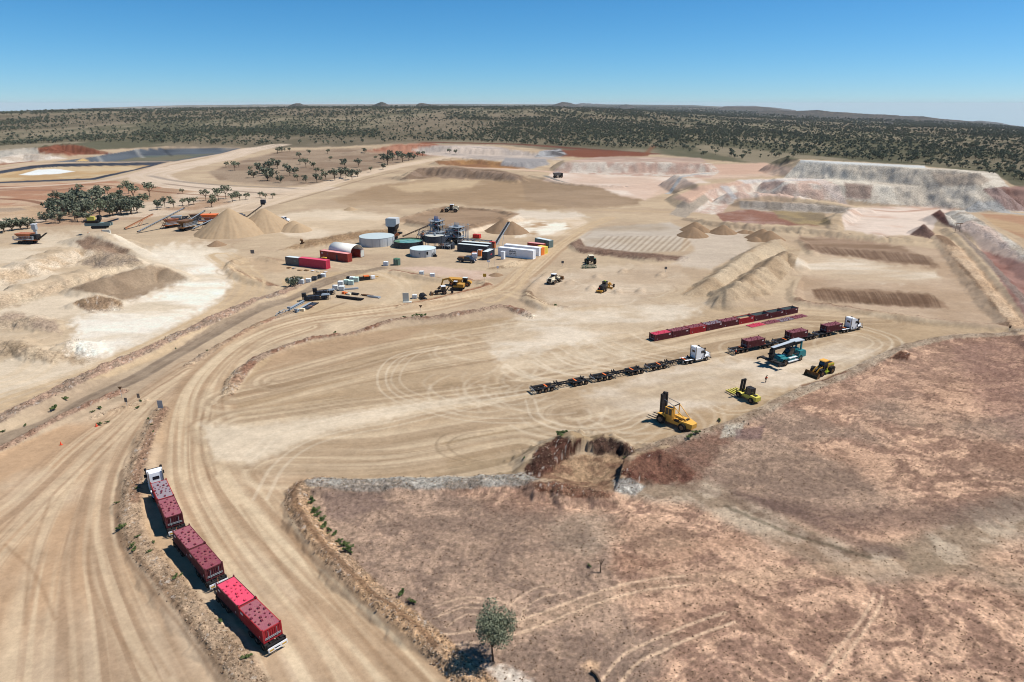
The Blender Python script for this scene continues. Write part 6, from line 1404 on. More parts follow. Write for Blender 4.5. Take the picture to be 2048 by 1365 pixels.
# the dome shelter
q = line_at(A, d, 8.2, 6.9); sh_ = thing('dome_shelter', 'white fabric dome shelter spanning two red containers', 'shelter', q[0], q[1], h, z=0)
b = MB(); n = 18; L2 = 6.2; rr_ = 3.8
for sx in (-1, 1):
    for r0, z0 in ((rr_, 0), (rr_-.06, 0)):
        b.v += [(sx*L2, -r0*math.cos(math.pi*i/n), 3.3+r0*.72*math.sin(math.pi*i/n)) for i in range(n+1)]
m_ = n+1
for i in range(n): b.f += [(i, i+1, 2*m_+i+1, 2*m_+i), (m_+i, 3*m_+i, 3*m_+i+1, m_+i+1), (i, m_+i, m_+i+1, i+1), (2*m_+i, 2*m_+i+1, 3*m_+i+1, 3*m_+i)]
b.build('canopy', 'dome_white', sh_, True)
b = MB(); b.v = [(-L2+.05, -rr_+.1, .1), (-L2+.05, rr_-.1, .1)]+[(-L2+.05, (rr_-.1)*math.cos(math.pi*i/n), 3.3+(rr_-.1)*.72*math.sin(math.pi*i/n)) for i in range(n+1)]; b.f = [tuple(range(n+3))]; b.build('rear_wall', 'container_red', sh_)
arch = MB()
for i in range(n): arch.beam((0, -(rr_-.12)*math.cos(math.pi*i/n), 3.3+(rr_-.12)*.72*math.sin(math.pi*i/n)), (0, -(rr_-.12)*math.cos(math.pi*(i+1)/n), 3.3+(rr_-.12)*.72*math.sin(math.pi*(i+1)/n)), .1)
am = arch.mesh('arch', 'galvanised')
for i in range(6): obj('arch', am, sh_, (-5.8+i*2.32, 0, 0))
gk = container('charcoal grey container at the left end of the bright pink one', (571.5, 530), (598, 533), 2.5, 3.3, 'container_grey', 'roof_pale', -1, group=cg)
lettering((1.2,), .7, 'container_green', gk, 1.0, -1.24, 1.6)
container('long bright pink red container with things stacked on its roof', (598.6, 533.1), (653, 539.5), 2.5, 3.5, 'container_pink', 'lid_pink', group=cg)
x, y = at(630, 533); t_ = thing('toolbox', 'yellow box lying on the roof of the pink container', 'box', x+4.2, y-.6, R(-24), z=3.5); b = MB(); b.prism([(-1, 0), (-.9, .3), (.9, .3), (1, 0)], -.4, .4); b.build('box', 'sign_yellow', t_)
b = MB(); b.box(-1.4, -1.1, -.3, .3, 0, .25); b.build('crate', 'plank', t_)
# portable toilet
x, y = at(1006, 519.3); t_ = thing('portable_toilet', 'tall white portable toilet in front of the lettered white container', 'portable toilet', x, y+.7, R(-25), z=0)
b = MB(); b.box(-.7, .7, -.7, .7, 0, 3.2); b.build('cabin', 'container_white', t_); b = MB(); b.box(-.8, .8, -.8, .8, 3.2, 3.28); b.build('roof', 'white_paint', t_)
b = MB(); b.box(.7, .73, -.45, .45, .1, 2.9); b.build('door', 'white_paint', t_); b = MB(); b.box(-.15, .25, -.2, .2, 3.28, 3.34); b.build('vent', 'black_steel', t_)
# fuel tanks, orange and red boxes
def simple_box(name, label, cat, u, v, sx, sy, sz, rz, m, parts=(), z=0, group=None):
    x, y = at(u, v); t_ = thing(name, label, cat, x, y+sy/2, rz, group, z=z)
    b = MB(); b.hull([(-sx/2, -sy/2, 0), (sx/2, -sy/2, 0), (sx/2, sy/2, 0), (-sx/2, sy/2, 0)], [(-sx/2+.05, -sy/2+.05, sz), (sx/2-.05, -sy/2+.05, sz), (sx/2-.05, sy/2-.05, sz), (-sx/2+.05, sy/2-.05, sz)]); b.build('body', m, t_)
    for nm, m2, (a0, a1, b0, b1, c0, c1) in parts: q = MB(); q.box(a0, a1, b0, b1, c0, c1); q.build(nm, m2, t_)
    return t_
simple_box('fuel_cube', 'orange fuel cube beside the small charcoal generator', 'fuel tank', 948.5, 512.5, 2.0, 1.8, 1.5, R(-25), 'container_orange', [('lid', 'rust_orange', (-.8, .8, -.7, .7, 1.5, 1.56)), ('skid', 'black_steel', (-1.1, 1.1, -.95, .95, -.02, .1))])
simple_box('generator', 'upright salmon orange and white generator box beside the charcoal container', 'generator', 960.5, 513, 1.7, 1.3, 2.6, R(-25), 'container_orange', [('panel', 'white_paint', (-1.2, -.86, -.6, .6, .2, 2.5)), ('lid', 'white_paint', (-.8, .8, -.6, .6, 2.6, 2.66))])
simple_box('fuel_tank', 'bright red fuel tank standing alone behind the switch rooms', 'fuel tank', 953.5, 477.5, 3.6, 2.2, 1.9, R(-20), 'bright_red', [('lid', 'roof_pink', (-.5, .5, -.4, .4, 1.9, 2.1)), ('skid', 'black_steel', (-1.9, 1.9, -1.15, 1.15, -.02, .15))])
# concrete wall panel
x, y = at(812, 604); t_ = thing('concrete_panel', 'upright L shaped concrete wall panel standing alone in the yard', 'concrete panel', x, y, R(0), z=0)
b = MB(); b.box(-1.0, 1.0, -.1, .15, 0, 3.0); b.build('wall', 'concrete', t_); b = MB(); b.box(-.9, 1.9, -1.2, .6, 0, .15); b.build('foot', 'concrete', t_)
# ------------------------------------------------------------------ stores in the yard
def ibc(label, u, v, m='ibc_white', rz=0, z=0, s=1.35, cage='galvanised', group='bulk containers in the yard'):
    x, y = at(u, v); t_ = thing('bulk_container', label, 'IBC tote', x, y+.6, rz, group, z=z+hz(x, y+.6)); w = .6*s
    b = MB(); b.hull([(-w*.92, -w*.92, .16), (w*.92, -w*.92, .16), (w*.92, w*.92, .16), (-w*.92, w*.92, .16)], [(-w*.9, -w*.9, .98*s), (w*.9, -w*.9, .98*s), (w*.9, w*.9, .98*s), (-w*.9, w*.9, .98*s)]); b.cyl((0, 0, .98*s), (0, 0, 1.05*s), .16, 8); b.build('tank', m, t_)
    b = MB()
    for k_ in range(5):
        q_ = -w+k_*w/2
        for s2 in (-w, w): b.beam((q_, s2, .14), (q_, s2, 1.0*s), .03); b.beam((s2, q_, .14), (s2, q_, 1.0*s), .03)
    for zz in (.4, .9, 1.3):
        if zz < s:
            for s2 in (-w, w): b.beam((-w, s2, zz), (w, s2, zz), .03); b.beam((s2, -w, zz), (s2, w, zz), .03)
    b.box(-w, w, -w, w, 0, .14); b.build('cage', cage, t_); return t_
ibc('pale bulk container behind the green bush, leftmost in its line', 580.5, 566); ibc('small white bulk container just behind the green bush', 590, 566, s=1.1); ibc('white bulk container showing over the bush', 596.5, 568, 'white_paint')
ibc('bright white bulk container at the right edge of the green bush', 602.5, 572, 'white_paint', s=1.5); ibc('dirty white bulk container standing alone right of the bush', 616.5, 568.5, s=1.5)
ibc('black bulk container in the line above the grey access road', 628.5, 565, 'black_steel', s=1.5, cage='galvanised'); ibc('dark bulk container beside the yellow marked one', 639.5, 562, 'black_steel', s=1.3); ibc('white and yellow marked bulk container at the right end of its line', 646, 559.5, 'white_paint', s=1.5)
ibc('white bulk container in front of the dark red bund, left one of two', 843, 556, s=1.4); ibc('white bulk container in front of the dark red bund, right one of two', 864.5, 558, 'white_paint', s=1.5); ibc('squat pale bulk container between the concrete panel and the black bucket', 829, 598, s=1.3)
ibc('white bulk container near the small green tank', 771.5, 532, 'white_paint', s=1.6)
ibc('mint green bulk container, left one of the pair in the junk yard', 692.5, 569, 'mint', s=1.6); ibc('mint green bulk container, right one of the pair in the junk yard', 701.5, 570.5, 'mint', s=1.6)
ibc('pale bulk container behind the mint green pair', 704, 563, s=1.6); ibc('white bulk container right of the pale one behind the mint pair', 711.5, 564.5, 'mint', s=1.7)
ibc('grey white bulk container at the back of the steel stack', 681, 572, s=1.6); ibc('grey bulk container at the left front of the steel stack', 670.5, 580, s=1.5); ibc('dirty white bulk container between steel frames', 683, 582, s=1.6); ibc('black bulk container behind the pale ones', 697, 561, 'black_steel', s=1.3, cage='black_steel')
ibc('black bulk container tucked behind the white one at the right', 716, 561.5, 'black_steel', s=1.2, cage='black_steel')
def pile_of(name, label, cat, u, v, rz, items, z=0, kind=None):
    x, y = at(u, v); t_ = thing(name, label, cat, x, y, rz, z=z)
    for nm, m, boxes in items:
        b = MB()
        for q in boxes:
            if len(q) == 6: b.box(*q)
            else: b.beam(q[0], q[1], q[2], q[3])
        b.build(nm, m, t_)
    return t_
h1 = ang(at(575, 624), at(614, 602))
for (u, v, lb) in ((593, 613.5, 'long galvanised steel beam lying nearest the grey access road'), (607, 617.5, 'long galvanised steel beam lying beside the black screen')):
    x, y = at(u, v); o = thing('steel_beam', lb, 'steel beam', x, y, h1, 'galvanised beams in the junk yard', z=.15); L_ = 4.9
    MB().box(-L_, L_, -.38, .38, 0, .06).build('flange', 'steel_blue', o); MB().box(-L_, L_, -.05, .05, .062, .50).build('web', 'steel_blue', o); MB().box(-L_, L_, -.38, .38, .502, .56).build('flange', 'steel_blue', o); MB().box(-L_-.1, -L_+.5, -.5, .5, .58, 1.1).build('end_plate', 'steel_blue', o)
pile_of('screen_frame', 'black mesh screen lying in front of the steel beams', 'screen', 621, 613, h1, [('frame', 'black_steel', [(-3.6, 3.6, -1.1, -.9, 0, .4), (-3.6, 3.6, .9, 1.1, 0, .4)]), ('deck', 'container_dark', [(-3.6, 3.6, -.88, .88, .2, .3)])])
def steel_skid(lb, u, v, L_, rz):
    x, y = at(u, v); t_ = thing('steel_module', lb, 'steel structure', x, y, rz, 'dark steel modules in the junk yard', z=0); b = MB()
    for s in (-1, 1):
        b.beam((-L_, s*1.2, .3), (L_, s*1.2, .3), .25); b.beam((-L_, s*1.2, 1.5), (L_, s*1.2, 1.5), .2)
        for k_ in range(7): b.beam((-L_+k_*L_/3, s*1.2, .3), (-L_+k_*L_/3, s*1.2, 1.5), .15)
    for k_ in range(7): b.beam((-L_+k_*L_/3, -1.2, 1.5), (-L_+k_*L_/3, 1.2, 1.5), .15)
    b.build('frame', 'black_steel', t_)
    b = MB(); b.box(-L_+.3, L_*.3, -.9, .9, .5, 1.4); b.box(L_*.4, L_*.9, -.8, .8, .45, 1.25); b.build('chute', 'container_dark', t_)
    b = MB(); b.hull([(L_*.4, -1.1, 1.6), (L_*1.1, -1.1, 1.6), (L_*1.1, 0, 1.6), (L_*.4, 0, 1.6)], [(L_*.5, -.9, 2.0), (L_*1.0, -.9, 2.0), (L_*1.0, -.1, 2.0), (L_*.5, -.1, 2.0)]); b.build('hood', 'steel_blue', t_)
    b = MB(); b.box(-L_-.2, -L_+1.2, -1.0, .6, 1.5, 2.6); b.build('end_frame', 'black_steel', t_)
    b = MB(); b.beam((L_*.9, .9, 1.5), (L_*.9, .9, 3.0), .1); b.beam((L_*1.1, -.9, 0), (L_*1.1, -.9, 3.0), .1); b.beam((L_*.9, .9, 3.0), (L_*1.1, -.9, 3.0), .1); b.build('handrail', 'galvanised', t_)
steel_skid('large dark steel module with a blue grey hood in the junk yard', 632, 600, 4.2, h1-R(62)); steel_skid('smaller dark steel module behind the large one', 648, 590, 3.4, h1-R(60))
pile_of('trailer_frame', 'small grey trailer frame at the left tip of the junk yard', 'trailer frame', 566, 627, h1, [('frame', 'galvanised', [(-2.8, 2.2, -.8, -.65, .5, .65), (-2.8, 2.2, .65, .8, .5, .65), ((-4.2, 0, .5), (-2.8, .7, .5), .1, .1), ((-4.2, 0, .5), (-2.8, -.7, .5), .1, .1), (1.6, 1.8, -.6, .6, .5, .65), (-1.0, -.8, -.6, .6, .5, .65)]), ('wheel', 'rubber', [(-.6, .1, -1.1, -.9, 0, .7), (-.6, .1, .9, 1.1, 0, .7)])])
pile_of('cable_drum', 'cream cylinder lying at the near end of the steel beams', 'drum', 603, 622, R(-12), [('drum', 'cream_paint', [(-1.1, 1.1, -.45, .45, 0, .8)]), ('band', 'sign_yellow', [(-.6, -.5, -.47, .47, 0, .82), (.5, .6, -.47, .47, 0, .82)])])
def stack(lb, u, v, L_, rz, n, m, cat='steel stack', w=.35):
    x, y = at(u, v); t_ = thing('steel_stack', lb, cat, x, y, rz, z=0); r_ = random.Random(int(u*7+v))
    pm = MB().box(-L_, L_, -w*.45, w*.45, 0, .28).mesh('length', m)
    for i in range(n): obj('length', pm, t_, (r_.uniform(-.3, .3), (i % 4-1.5)*w*1.2, (i//4)*.29), R(r_.uniform(-2, 2)))
    return t_
hj = ang(at(677, 595), at(722, 601))
stack('long stack of black steel lengths in the junk yard', 700, 598, 4.8, hj, 9, 'black_steel'); stack('short stack of dark steel at the middle of the junk yard', 707, 589, 2.2, hj, 7, 'black_steel'); stack('low stack of brown and grey offcuts at the right of the junk yard', 735, 592, 2.0, hj, 5, 'brown_steel')
stack('grey offcuts beside the brown ones', 749, 595, 2.2, hj, 5, 'galvanised'); stack('scattered grey fittings behind the orange tarpaulin', 702, 579, 2.4, R(20), 6, 'galvanised')
pile_of('crate', 'orange and cream crates between the bulk containers and the black steel', 'crate', 693, 589, hj, [('crate', 'orange_paint', [(-1.6, -.6, -.5, .4, 0, .8), (-.2, .3, -.5, .4, 0, .7)]), ('lid', 'cream_paint', [(.5, 1.9, -.7, .6, 0, .6)])])
pile_of('compressor', 'dark compressor under an orange cover at the back of the junk yard', 'compressor', 735, 560, R(28), [('body', 'black_steel', [(-3.0, 1.0, -.6, .6, .2, 1.3), (-3.8, -3.0, -.3, .3, .2, .8)]), ('cover', 'orange_paint', [(-1.4, .6, -.7, .7, 1.3, 1.7)]), ('tank', 'white_paint', [(1.4, 2.8, -.6, .6, .3, 1.3)]), ('drawbar', 'cat_yellow', [(3.0, 4.2, -.15, .15, .6, .9)])])
for i, (u, v, sx, m_, lb) in enumerate([(578, 537, 1.6, 'brown_steel', 'brown pallet at the left foot of the grey container'), (588, 538, 1.4, 'galvanised', 'grey pallet at the foot of the grey container'), (600, 541.5, 1.8, 'plank', 'pale timber pallet below the pink container, left one'), (613, 542, 1.9, 'brown_steel', 'brown timber pallet below the pink container'), (626, 543, 1.3, 'white_paint', 'small white crate below the pink container'), (637, 544.5, 1.4, 'cream_paint', 'cream topped box below the pink container'), (651, 546, 1.2, 'white_paint', 'white crate at the near right corner of the pink container')]):
    x, y = at(u, v); t_ = thing('pallet', lb, 'pallet', x, y, R(-24), 'pallets along the containers', z=0)
    pk_ = MB().box(-sx/2, sx/2, -.09, .09, 0, .06).mesh('board', m_)
    for k_ in range(5): obj('board', pk_, t_, (0, -.5+k_*.25, .3))
    q = MB()
    for k_ in (-1, 0, 1): q.box(k_*sx*.42-.05, k_*sx*.42+.05, -.6, .6, 0, .296)
    q.build('bearer', 'plank', t_)
# loose bucket, excavator, backhoe, dumper
x, y = at(847, 597); t_ = thing('loader_bucket', 'black loader bucket lying on the ground beside the reddish bund', 'bucket', x, y, R(25), z=0)
b = MB(); b.prism([(-1.0, 0), (-1.1, .9), (-.5, 1.5), (.5, 1.6), (.9, 1.2), (.2, 1.2), (-.5, .9), (-.6, .15), (.9, .1), (.9, 0)], -1.6, 1.6); b.build('shell', 'black_steel', t_)
def track_base(t_, L_, w, hh):
    for s in (-1, 1): b = MB(); b.prism([(-L_*.9, 0), (-L_, hh*.5), (-L_*.9, hh), (L_*.9, hh), (L_, hh*.5), (L_*.9, 0)], min(s*w, s*(w-.55)), max(s*w, s*(w-.55))); b.build('crawler_track', 'black_steel', t_)
x, y = at(915, 580); t_ = thing('excavator', 'yellow crawler excavator with its arm folded out to the left', 'excavator', x, y, R(168), z=0)
track_base(t_, 2.3, 1.5, .95)
b = MB(); b.box(-1.0, 1.0, -.9, .9, .5, 1.1); b.build('undercarriage', 'black_steel', t_); b = MB(); b.prism([(-2.4, 1.15), (-2.5, 2.3), (-.4, 2.35), (1.3, 1.7), (1.3, 1.15)], -1.3, 1.3); b.build('body', 'cat_yellow', t_)
b = MB(); b.prism([(-.2, 1.7), (-.1, 3.2), (1.0, 3.2), (1.35, 1.7)], .3, 1.3); b.build('cab', 'glass_dark', t_); b = MB(); b.box(-.25, 1.05, .25, 1.35, 3.2, 3.3); b.build('cab_roof', 'white_paint', t_)
b = MB(); b.beam((.9, -.3, 1.8), (2.9, -.3, 3.9), .4, .6); b.beam((2.9, -.3, 3.9), (5.4, -.3, 3.2), .4, .55); b.build('boom', 'cat_yellow', t_); b = MB(); b.beam((5.2, -.3, 3.6), (6.0, -.3, 1.0), .32, .45); b.build('arm', 'cat_yellow', t_)
b = MB(); b.prism([(5.7, 1.0), (6.3, 1.1), (7.2, .5), (6.9, .1), (6.0, .1)], -.8, .2); b.build('bucket', 'brown_steel', t_)
x, y = at(884, 588.5); t_ = thing('backhoe', 'dark backhoe loader with a white cab roof next to the excavator', 'backhoe', x, y, R(196), z=0)
b = MB(); b.prism([(-.8, .7), (-.8, 1.3), (2.4, 1.4), (2.5, .7)], -.45, .45); b.build('bonnet', 'black_steel', t_); b = MB(); b.prism([(-1.3, .9), (-1.2, 2.7), (.2, 2.7), (.5, 1.3), (.5, .9)], -.75, .75); b.build('cab', 'glass_dark', t_); b = MB(); b.box(-1.35, .3, -.85, .85, 2.7, 2.82); b.build('cab_roof', 'white_paint', t_)
for s in (-1, 1): wheel(t_, -.7, s*.95, .75, .5); wheel(t_, 1.9, s*.85, .5, .35); b = MB(); b.beam((.8, s*.6, 1.5), (3.4, s*.5, .5), .12, .2); b.build('loader_arm', 'black_steel', t_)
b = MB(); b.prism([(3.2, 0), (3.3, .9), (3.7, 1.0), (4.2, .1), (4.2, 0)], -1.1, 1.1); b.build('front_bucket', 'brown_steel', t_)
b = MB(); b.beam((-1.4, 0, 1.0), (-2.6, 0, 2.6), .25, .3); b.beam((-2.6, 0, 2.6), (-3.6, 0, 2.4), .25, .3); b.beam((-3.6, 0, 2.5), (-3.5, 0, .8), .2, .25); b.box(-3.9, -3.2, -.4, .4, .2, .9); b.build('hoe_arm', 'black_steel', t_)
x, y = at(921, 571); t_ = thing('articulated_dumper', 'dusty yellow articulated dumper behind the excavator', 'dump truck', x, y, R(-12), z=0)
b = MB(); b.hull([(-4.0, -1.0, 1.4), (.4, -1.0, 1.2), (.4, 1.0, 1.2), (-4.0, 1.0, 1.4)], [(-4.3, -1.4, 2.6), (.8, -1.4, 2.5), (.8, 1.4, 2.5), (-4.3, 1.4, 2.6)]); b.build('tray', 'cat_yellow', t_)
b = MB(); b.box(-3.9, 3.4, -.45, .45, .8, 1.2); b.build('chassis', 'black_steel', t_); b = MB(); b.prism([(2.6, 1.0), (2.6, 2.0), (3.9, 1.7), (4.2, 1.0)], -.8, .8); b.build('bonnet', 'cat_yellow', t_)
b = MB(); b.prism([(1.1, 1.2), (1.2, 2.9), (2.5, 2.9), (2.8, 1.9), (2.8, 1.2)], -.7, .7); b.build('cab', 'glass_dark', t_); b = MB(); b.box(1.0, 2.6, -.8, .8, 2.9, 3.0); b.build('cab_roof', 'roof_pale', t_)
for s in (-1, 1):
    for xx in (-3.0, -1.4, 2.9): wheel(t_, xx, s*1.15, .78, .55, 'rust_orange')

# ------------------------------------------------------------------ utes and signs
def ute(lb, u, v, rz, m, load=None, sc=1.0):
    x, y = at(u, v); t_ = thing('utility_vehicle', lb, 'ute', x, y, rz, 'utes parked on the site', z=0); t_.scale = (sc,)*3
    b = MB(); b.prism([(-.6, .5), (-.6, 1.05), (-.35, 1.75), (.9, 1.78), (1.45, 1.15), (2.4, 1.02), (2.55, .5)], -.88, .88); b.build('body', m, t_)
    b = MB(); b.prism([(-.45, 1.12), (-.25, 1.68), (.8, 1.7), (1.25, 1.15)], -.90, .90); b.build('side_window', 'glass_dark', t_)
    b = MB(); b.hull([(.97, -.78, 1.74), (.97, .78, 1.74), (.93, .78, 1.70), (.93, -.78, 1.70)], [(1.5, -.8, 1.19), (1.5, .8, 1.19), (1.44, .8, 1.15), (1.44, -.8, 1.15)]); b.build('windscreen', 'glass_dark', t_)
    b = MB(); b.box(-2.6, -.65, -.92, .92, .75, .85); b.box(-2.6, -.65, -.92, -.88, .85, 1.15); b.box(-2.6, -.65, .88, .92, .85, 1.15); b.box(-2.6, -2.56, -.88, .88, .85, 1.15); b.build('tray', 'galvanised' if m == 'white_paint' else m, t_)
    b = MB(); b.box(-2.5, 2.4, -.5, .5, .4, .7); b.build('chassis', 'black_steel', t_)
    for s in (-1, 1):
        for xx in (-1.6, 1.65): wheel(t_, xx, s*.82, .38, .25, 'chrome')
        b = MB(); b.box(2.42, 2.5, min(s*.5, s*.8), max(s*.5, s*.8), .75, .92); b.build('headlight', 'white_paint', t_)
    if load: b = MB(); b.box(-2.4, -.9, -.8, .8, .9, 1.9 if load == 'container_dark' else 1.5); b.build('toolbox', load, t_)
    return t_
ute('dark utility truck loaded with equipment, parked by the switch rooms', 934, 525, R(-20), 'container_dark', 'brown_steel', 1.5)
ute('white utility vehicle parked beyond the tall sand heaps', 566, 443.5, R(-12), 'white_paint', None, 1.45)
simple_box('water_tank_trailer', 'small turquoise tank on a trailer behind the white utility vehicle', 'trailer', 552.5, 441, 2.6, 1.8, 1.9, R(-12), 'steel_blue', [('frame', 'roof_pink', (-3.0, 1.6, -.8, .8, .3, .5))])
ibc('white tank standing on the load of the dark utility truck', 949, 519, 'white_paint', s=1.9, z=.6)
def sign(lb, u, v, H_, kind, m, w=.6, rz=None, hh=None):
    x, y = at(u, v); t_ = thing('road_sign', lb, 'sign', x, y, rz if rz is not None else 0, None)
    MB().cyl((0, 0, -.2), (0, 0, H_), .035, 6).build('post', 'galvanised', t_)
    b = MB()
    if kind == 'tri': b.hull([(-w, -.05, H_+.1), (w, -.05, H_+.1), (0, -.05, H_-w*1.5)], [(-w, -.08, H_+.1), (w, -.08, H_+.1), (0, -.08, H_-w*1.5)])
    else: hh = hh or w; b.box(-w/2, w/2, -.08, -.05, H_-hh, H_)
    b.build('panel', m, t_); return t_
sign('triangular give way sign beside the grey access road', 244, 796, 2.6, 'tri', 'brown_steel', .5)
sign('small dark rectangular sign in the sandy junction, nearer the foreground road', 255, 817, 2.0, 'box', 'container_grey', .6, hh=1.0)
sign('small brown square sign on the stony strip in the junction', 279.5, 806, 1.9, 'box', 'sign_back', .6, hh=1.0)
sign('tall grey double sided sign at the tip of the gravel median', 323, 824, 2.2, 'box', 'galvanised', 1.1, hh=1.8)
sign('triangular sign beside the rocky windrow in the centre', 842, 630, 3.0, 'tri', 'brown_steel', .55)
sign('orange yellow square sign at the tip of the yard bund', 969.5, 569, 3.0, 'box', 'sign_yellow', 1.2)
sign('white sign on a thin post beside the small dirt heap', 995.5, 549, 3.2, 'box', 'white_paint', .8, hh=.9); sign('white sign board by the track to the switch rooms', 977, 535, 2.8, 'box', 'white_paint', 1.2, hh=.7)
sign('small dark sign on the pad near the tractor', 1125, 533, 2.2, 'box', 'container_grey', 1.0); sign('small grey sign on the graded pad near the long windrows', 1331, 545, 2.2, 'box', 'sign_back', 1.0)
sign('dark sign board beside the bund left of the yard', 506, 514, 3.0, 'box', 'sign_back', 1.6); sign('dark marker sign at the far right haul road', 2017, 667, 1.8, 'box', 'brown_steel', .6, hh=.8)
sign('tall white floodlight mast in front of the portable toilet', 988.5, 534, 7.5, 'box', 'galvanised', .8, hh=.4)
x, y = at(1912, 474); t_ = thing('lighting_tower', 'thin gantry with a flat top beside the far right dump', 'gantry', x, y, R(20), z=0); t_.scale = (.55, .55, .8)
b = MB(); b.cyl((-2.5, 0, 0), (-2.5, 0, 8), .15, 6); b.cyl((2.5, 0, 0), (2.5, 0, 8), .15, 6); b.box(-5, 5, -.3, .3, 7.8, 8.2); b.build('frame', 'brown_steel', t_)
for u, v, lb in ((193, 853, 'orange traffic cone nearest the gravel median in the sandy junction'), (122, 890, 'orange traffic cone farther left on the sandy road')):
    x, y = at(u, v); t_ = thing('traffic_cone', lb, 'traffic cone', x, y, 0, 'cones on the sandy road'); MB().cyl((0, 0, .04), (0, 0, .85), .24, 10, .05).build('cone', 'cone_red', t_); MB().box(-.32, .32, -.32, .32, 0, .04).build('base', 'cone_red', t_); t_.scale = (.8, .8, .8)

# ------------------------------------------------------------------ mobile crushers and screens, left
def crusher(lb, u, v, rz, m, sc=1.0, z=None):
    x, y = at(u, v); t_ = thing('mobile_crusher', lb, 'crusher', x, y, rz, 'mobile crushers and screens', z=z); t_.scale = (sc,)*3
    track_base(t_, 2.6, 1.3, .9)
    b = MB(); b.box(-4, 4, -.8, .8, 1.0, 1.5); b.build('chassis', m, t_); b = MB(); b.hull([(-1.8, -.8, 1.6), (1.4, -.8, 1.6), (1.4, .8, 1.6), (-1.8, .8, 1.6)], [(-3.0, -1.6, 3.4), (2.2, -1.6, 3.4), (2.2, 1.6, 3.4), (-3.0, 1.6, 3.4)]); b.build('hopper', m, t_)
    b = MB(); b.box(2.2, 4.4, -1.0, 1.0, 1.5, 3.0); b.build('engine_housing', 'black_steel', t_)
    b = MB(); b.beam((3.5, 0, 1.0), (7.5, 0, 3.6), .8, .25); b.build('discharge_belt', 'black_steel', t_)
    b = MB(); platform(b, -3.5, 3.5, -1.9, -1.2, 1.5); b.build('walkway', 'galvanised', t_)
    return t_
crusher('rusty orange mobile screen with a long hopper at the far left', 56, 487, R(-6), 'rust_orange', 1.4)
x, y = at(72, 470); t_ = thing('control_cabin', 'small pale cabin on a post behind the far left screen', 'cabin', x, y, 0, z=0); MB().box(-1, 1, -.9, .9, 2.6, 5.2).build('cabin', 'galvanised', t_); MB().box(-1.2, 1.2, -1.1, 1.1, 5.2, 5.4).build('roof', 'white_paint', t_); MB().box(-.6, .6, -.5, .5, 0, 2.6).build('base', 'galvanised', t_)
x, y = at(203, 469); t_ = thing('mobile_screen', 'pale green and black mobile screen standing at the top of the dirt ramp', 'screen', x, y, R(8), z=3.0); t_.scale = (1.4,)*3
b = MB(); b.box(-4.5, 4.0, -1.2, 1.2, 1.0, 2.0); b.build('body', 'container_green', t_); b = MB(); b.hull([(-4, -1, 2), (0, -1, 2), (0, 1, 2), (-4, 1, 2)], [(-4.6, -1.5, 3.0), (.4, -1.5, 3.0), (.4, 1.5, 3.0), (-4.6, 1.5, 3.0)]); b.build('hopper', 'black_steel', t_)
b = MB(); b.box(-3.2, -.8, -1.6, -1.4, 3.0, 4.0); b.box(-2.6, -1.2, -.6, .6, 3.0, 4.2); b.build('engine_cover', 'lime_yellow', t_); b = MB(); b.box(-.2, .8, -.8, .8, 3.0, 4.6); b.build('control_box', 'black_steel', t_)
b = MB(); b.beam((1, 0, 1.6), (6.5, 0, 3.2), 1.0, .5); b.build('discharge_belt', 'container_dark', t_); track_base(t_, 2.6, 1.2, 1.0)
for u, v, lb in ((187, 478, 'grey concrete wing wall at the left of the ramp head'), (214, 472, 'grey concrete wing wall at the right of the ramp head')):
    x, y = at(u, v); o = thing('retaining_block', lb, 'concrete block', x, y, R(4), 'concrete blocks at the ramp', z=0); MB().box(-1.9, 1.9, -.5, .5, 0, 2.9).build('block', 'concrete', o); MB().box(-2.0, -1.92, -.6, .6, 0, 3.1).build('end_plate', 'rust_orange', o)
gl = 'conveyors and screens of the crushing line'
conveyor('stockpile_conveyor', 'rusty brown conveyor at the left of the crushing line', (250, 460), .8, (308, 447), 5.0, .9, 'rust_orange', 'brown_steel', group=gl)
conveyor('stockpile_conveyor', 'longest grey conveyor crossing in front of the orange crusher', (276, 467), .8, (374, 452), 9.5, 1.1, 'black_steel', 'galvanised', group=gl)
conveyor('stockpile_conveyor', 'short black conveyor rising to the right behind the dark crusher', (380, 450), 2.5, (412, 442), 5.6, .9, 'black_steel', 'galvanised', group=gl)
conveyor('stockpile_conveyor', 'grey conveyor running low into the tall sand heap', (385, 462), 1.0, (428, 455), 4.2, 1.3, 'black_steel', 'galvanised', group=gl)
conveyor('stockpile_conveyor', 'dark conveyor feeding the right hand tall sand heap', (490, 448), 3.0, (528, 446), 9.5, 1.3, 'black_steel', 'brown_steel', group=gl)
conveyor('stockpile_conveyor', 'thin dark conveyor dropping left from the dark crusher', (362, 452), 3.2, (328, 446), 2.0, .8, 'black_steel', 'black_steel', group=gl)
crusher('orange crusher behind the longest grey conveyor', 346, 455, R(60), 'rust_orange', 1.3); crusher('dark crusher with a brown box hopper in the middle of the line', 375, 460, R(80), 'brown_steel', 1.5)
crusher('bright orange hopper crusher left of the tall sand heap', 424, 449, R(5), 'orange_paint', 1.6); crusher('small brown screen standing behind the crushing line', 392, 442, R(30), 'brown_steel', 1.1); crusher('pale screen behind the orange crusher', 356, 446, R(20), 'galvanised', 1.1)
simple_box('head_box', 'dark box at the head of the conveyor above the right sand heap', 'chute', 529.5, 441, 2.6, 2.0, 2.0, 0, 'container_dark', [('lip', 'black_steel', (-1.2, 1.2, -1.1, -1.02, -.6, .2))], z=9.2)
simple_box('screen_box', 'dark screen box showing between the two tall sand heaps', 'screen', 482, 447, 4.0, 2.6, 4.5, R(-10), 'container_dark', [('rail', 'galvanised', (-2.0, 2.0, -1.3, -1.2, 4.5, 5.5))])
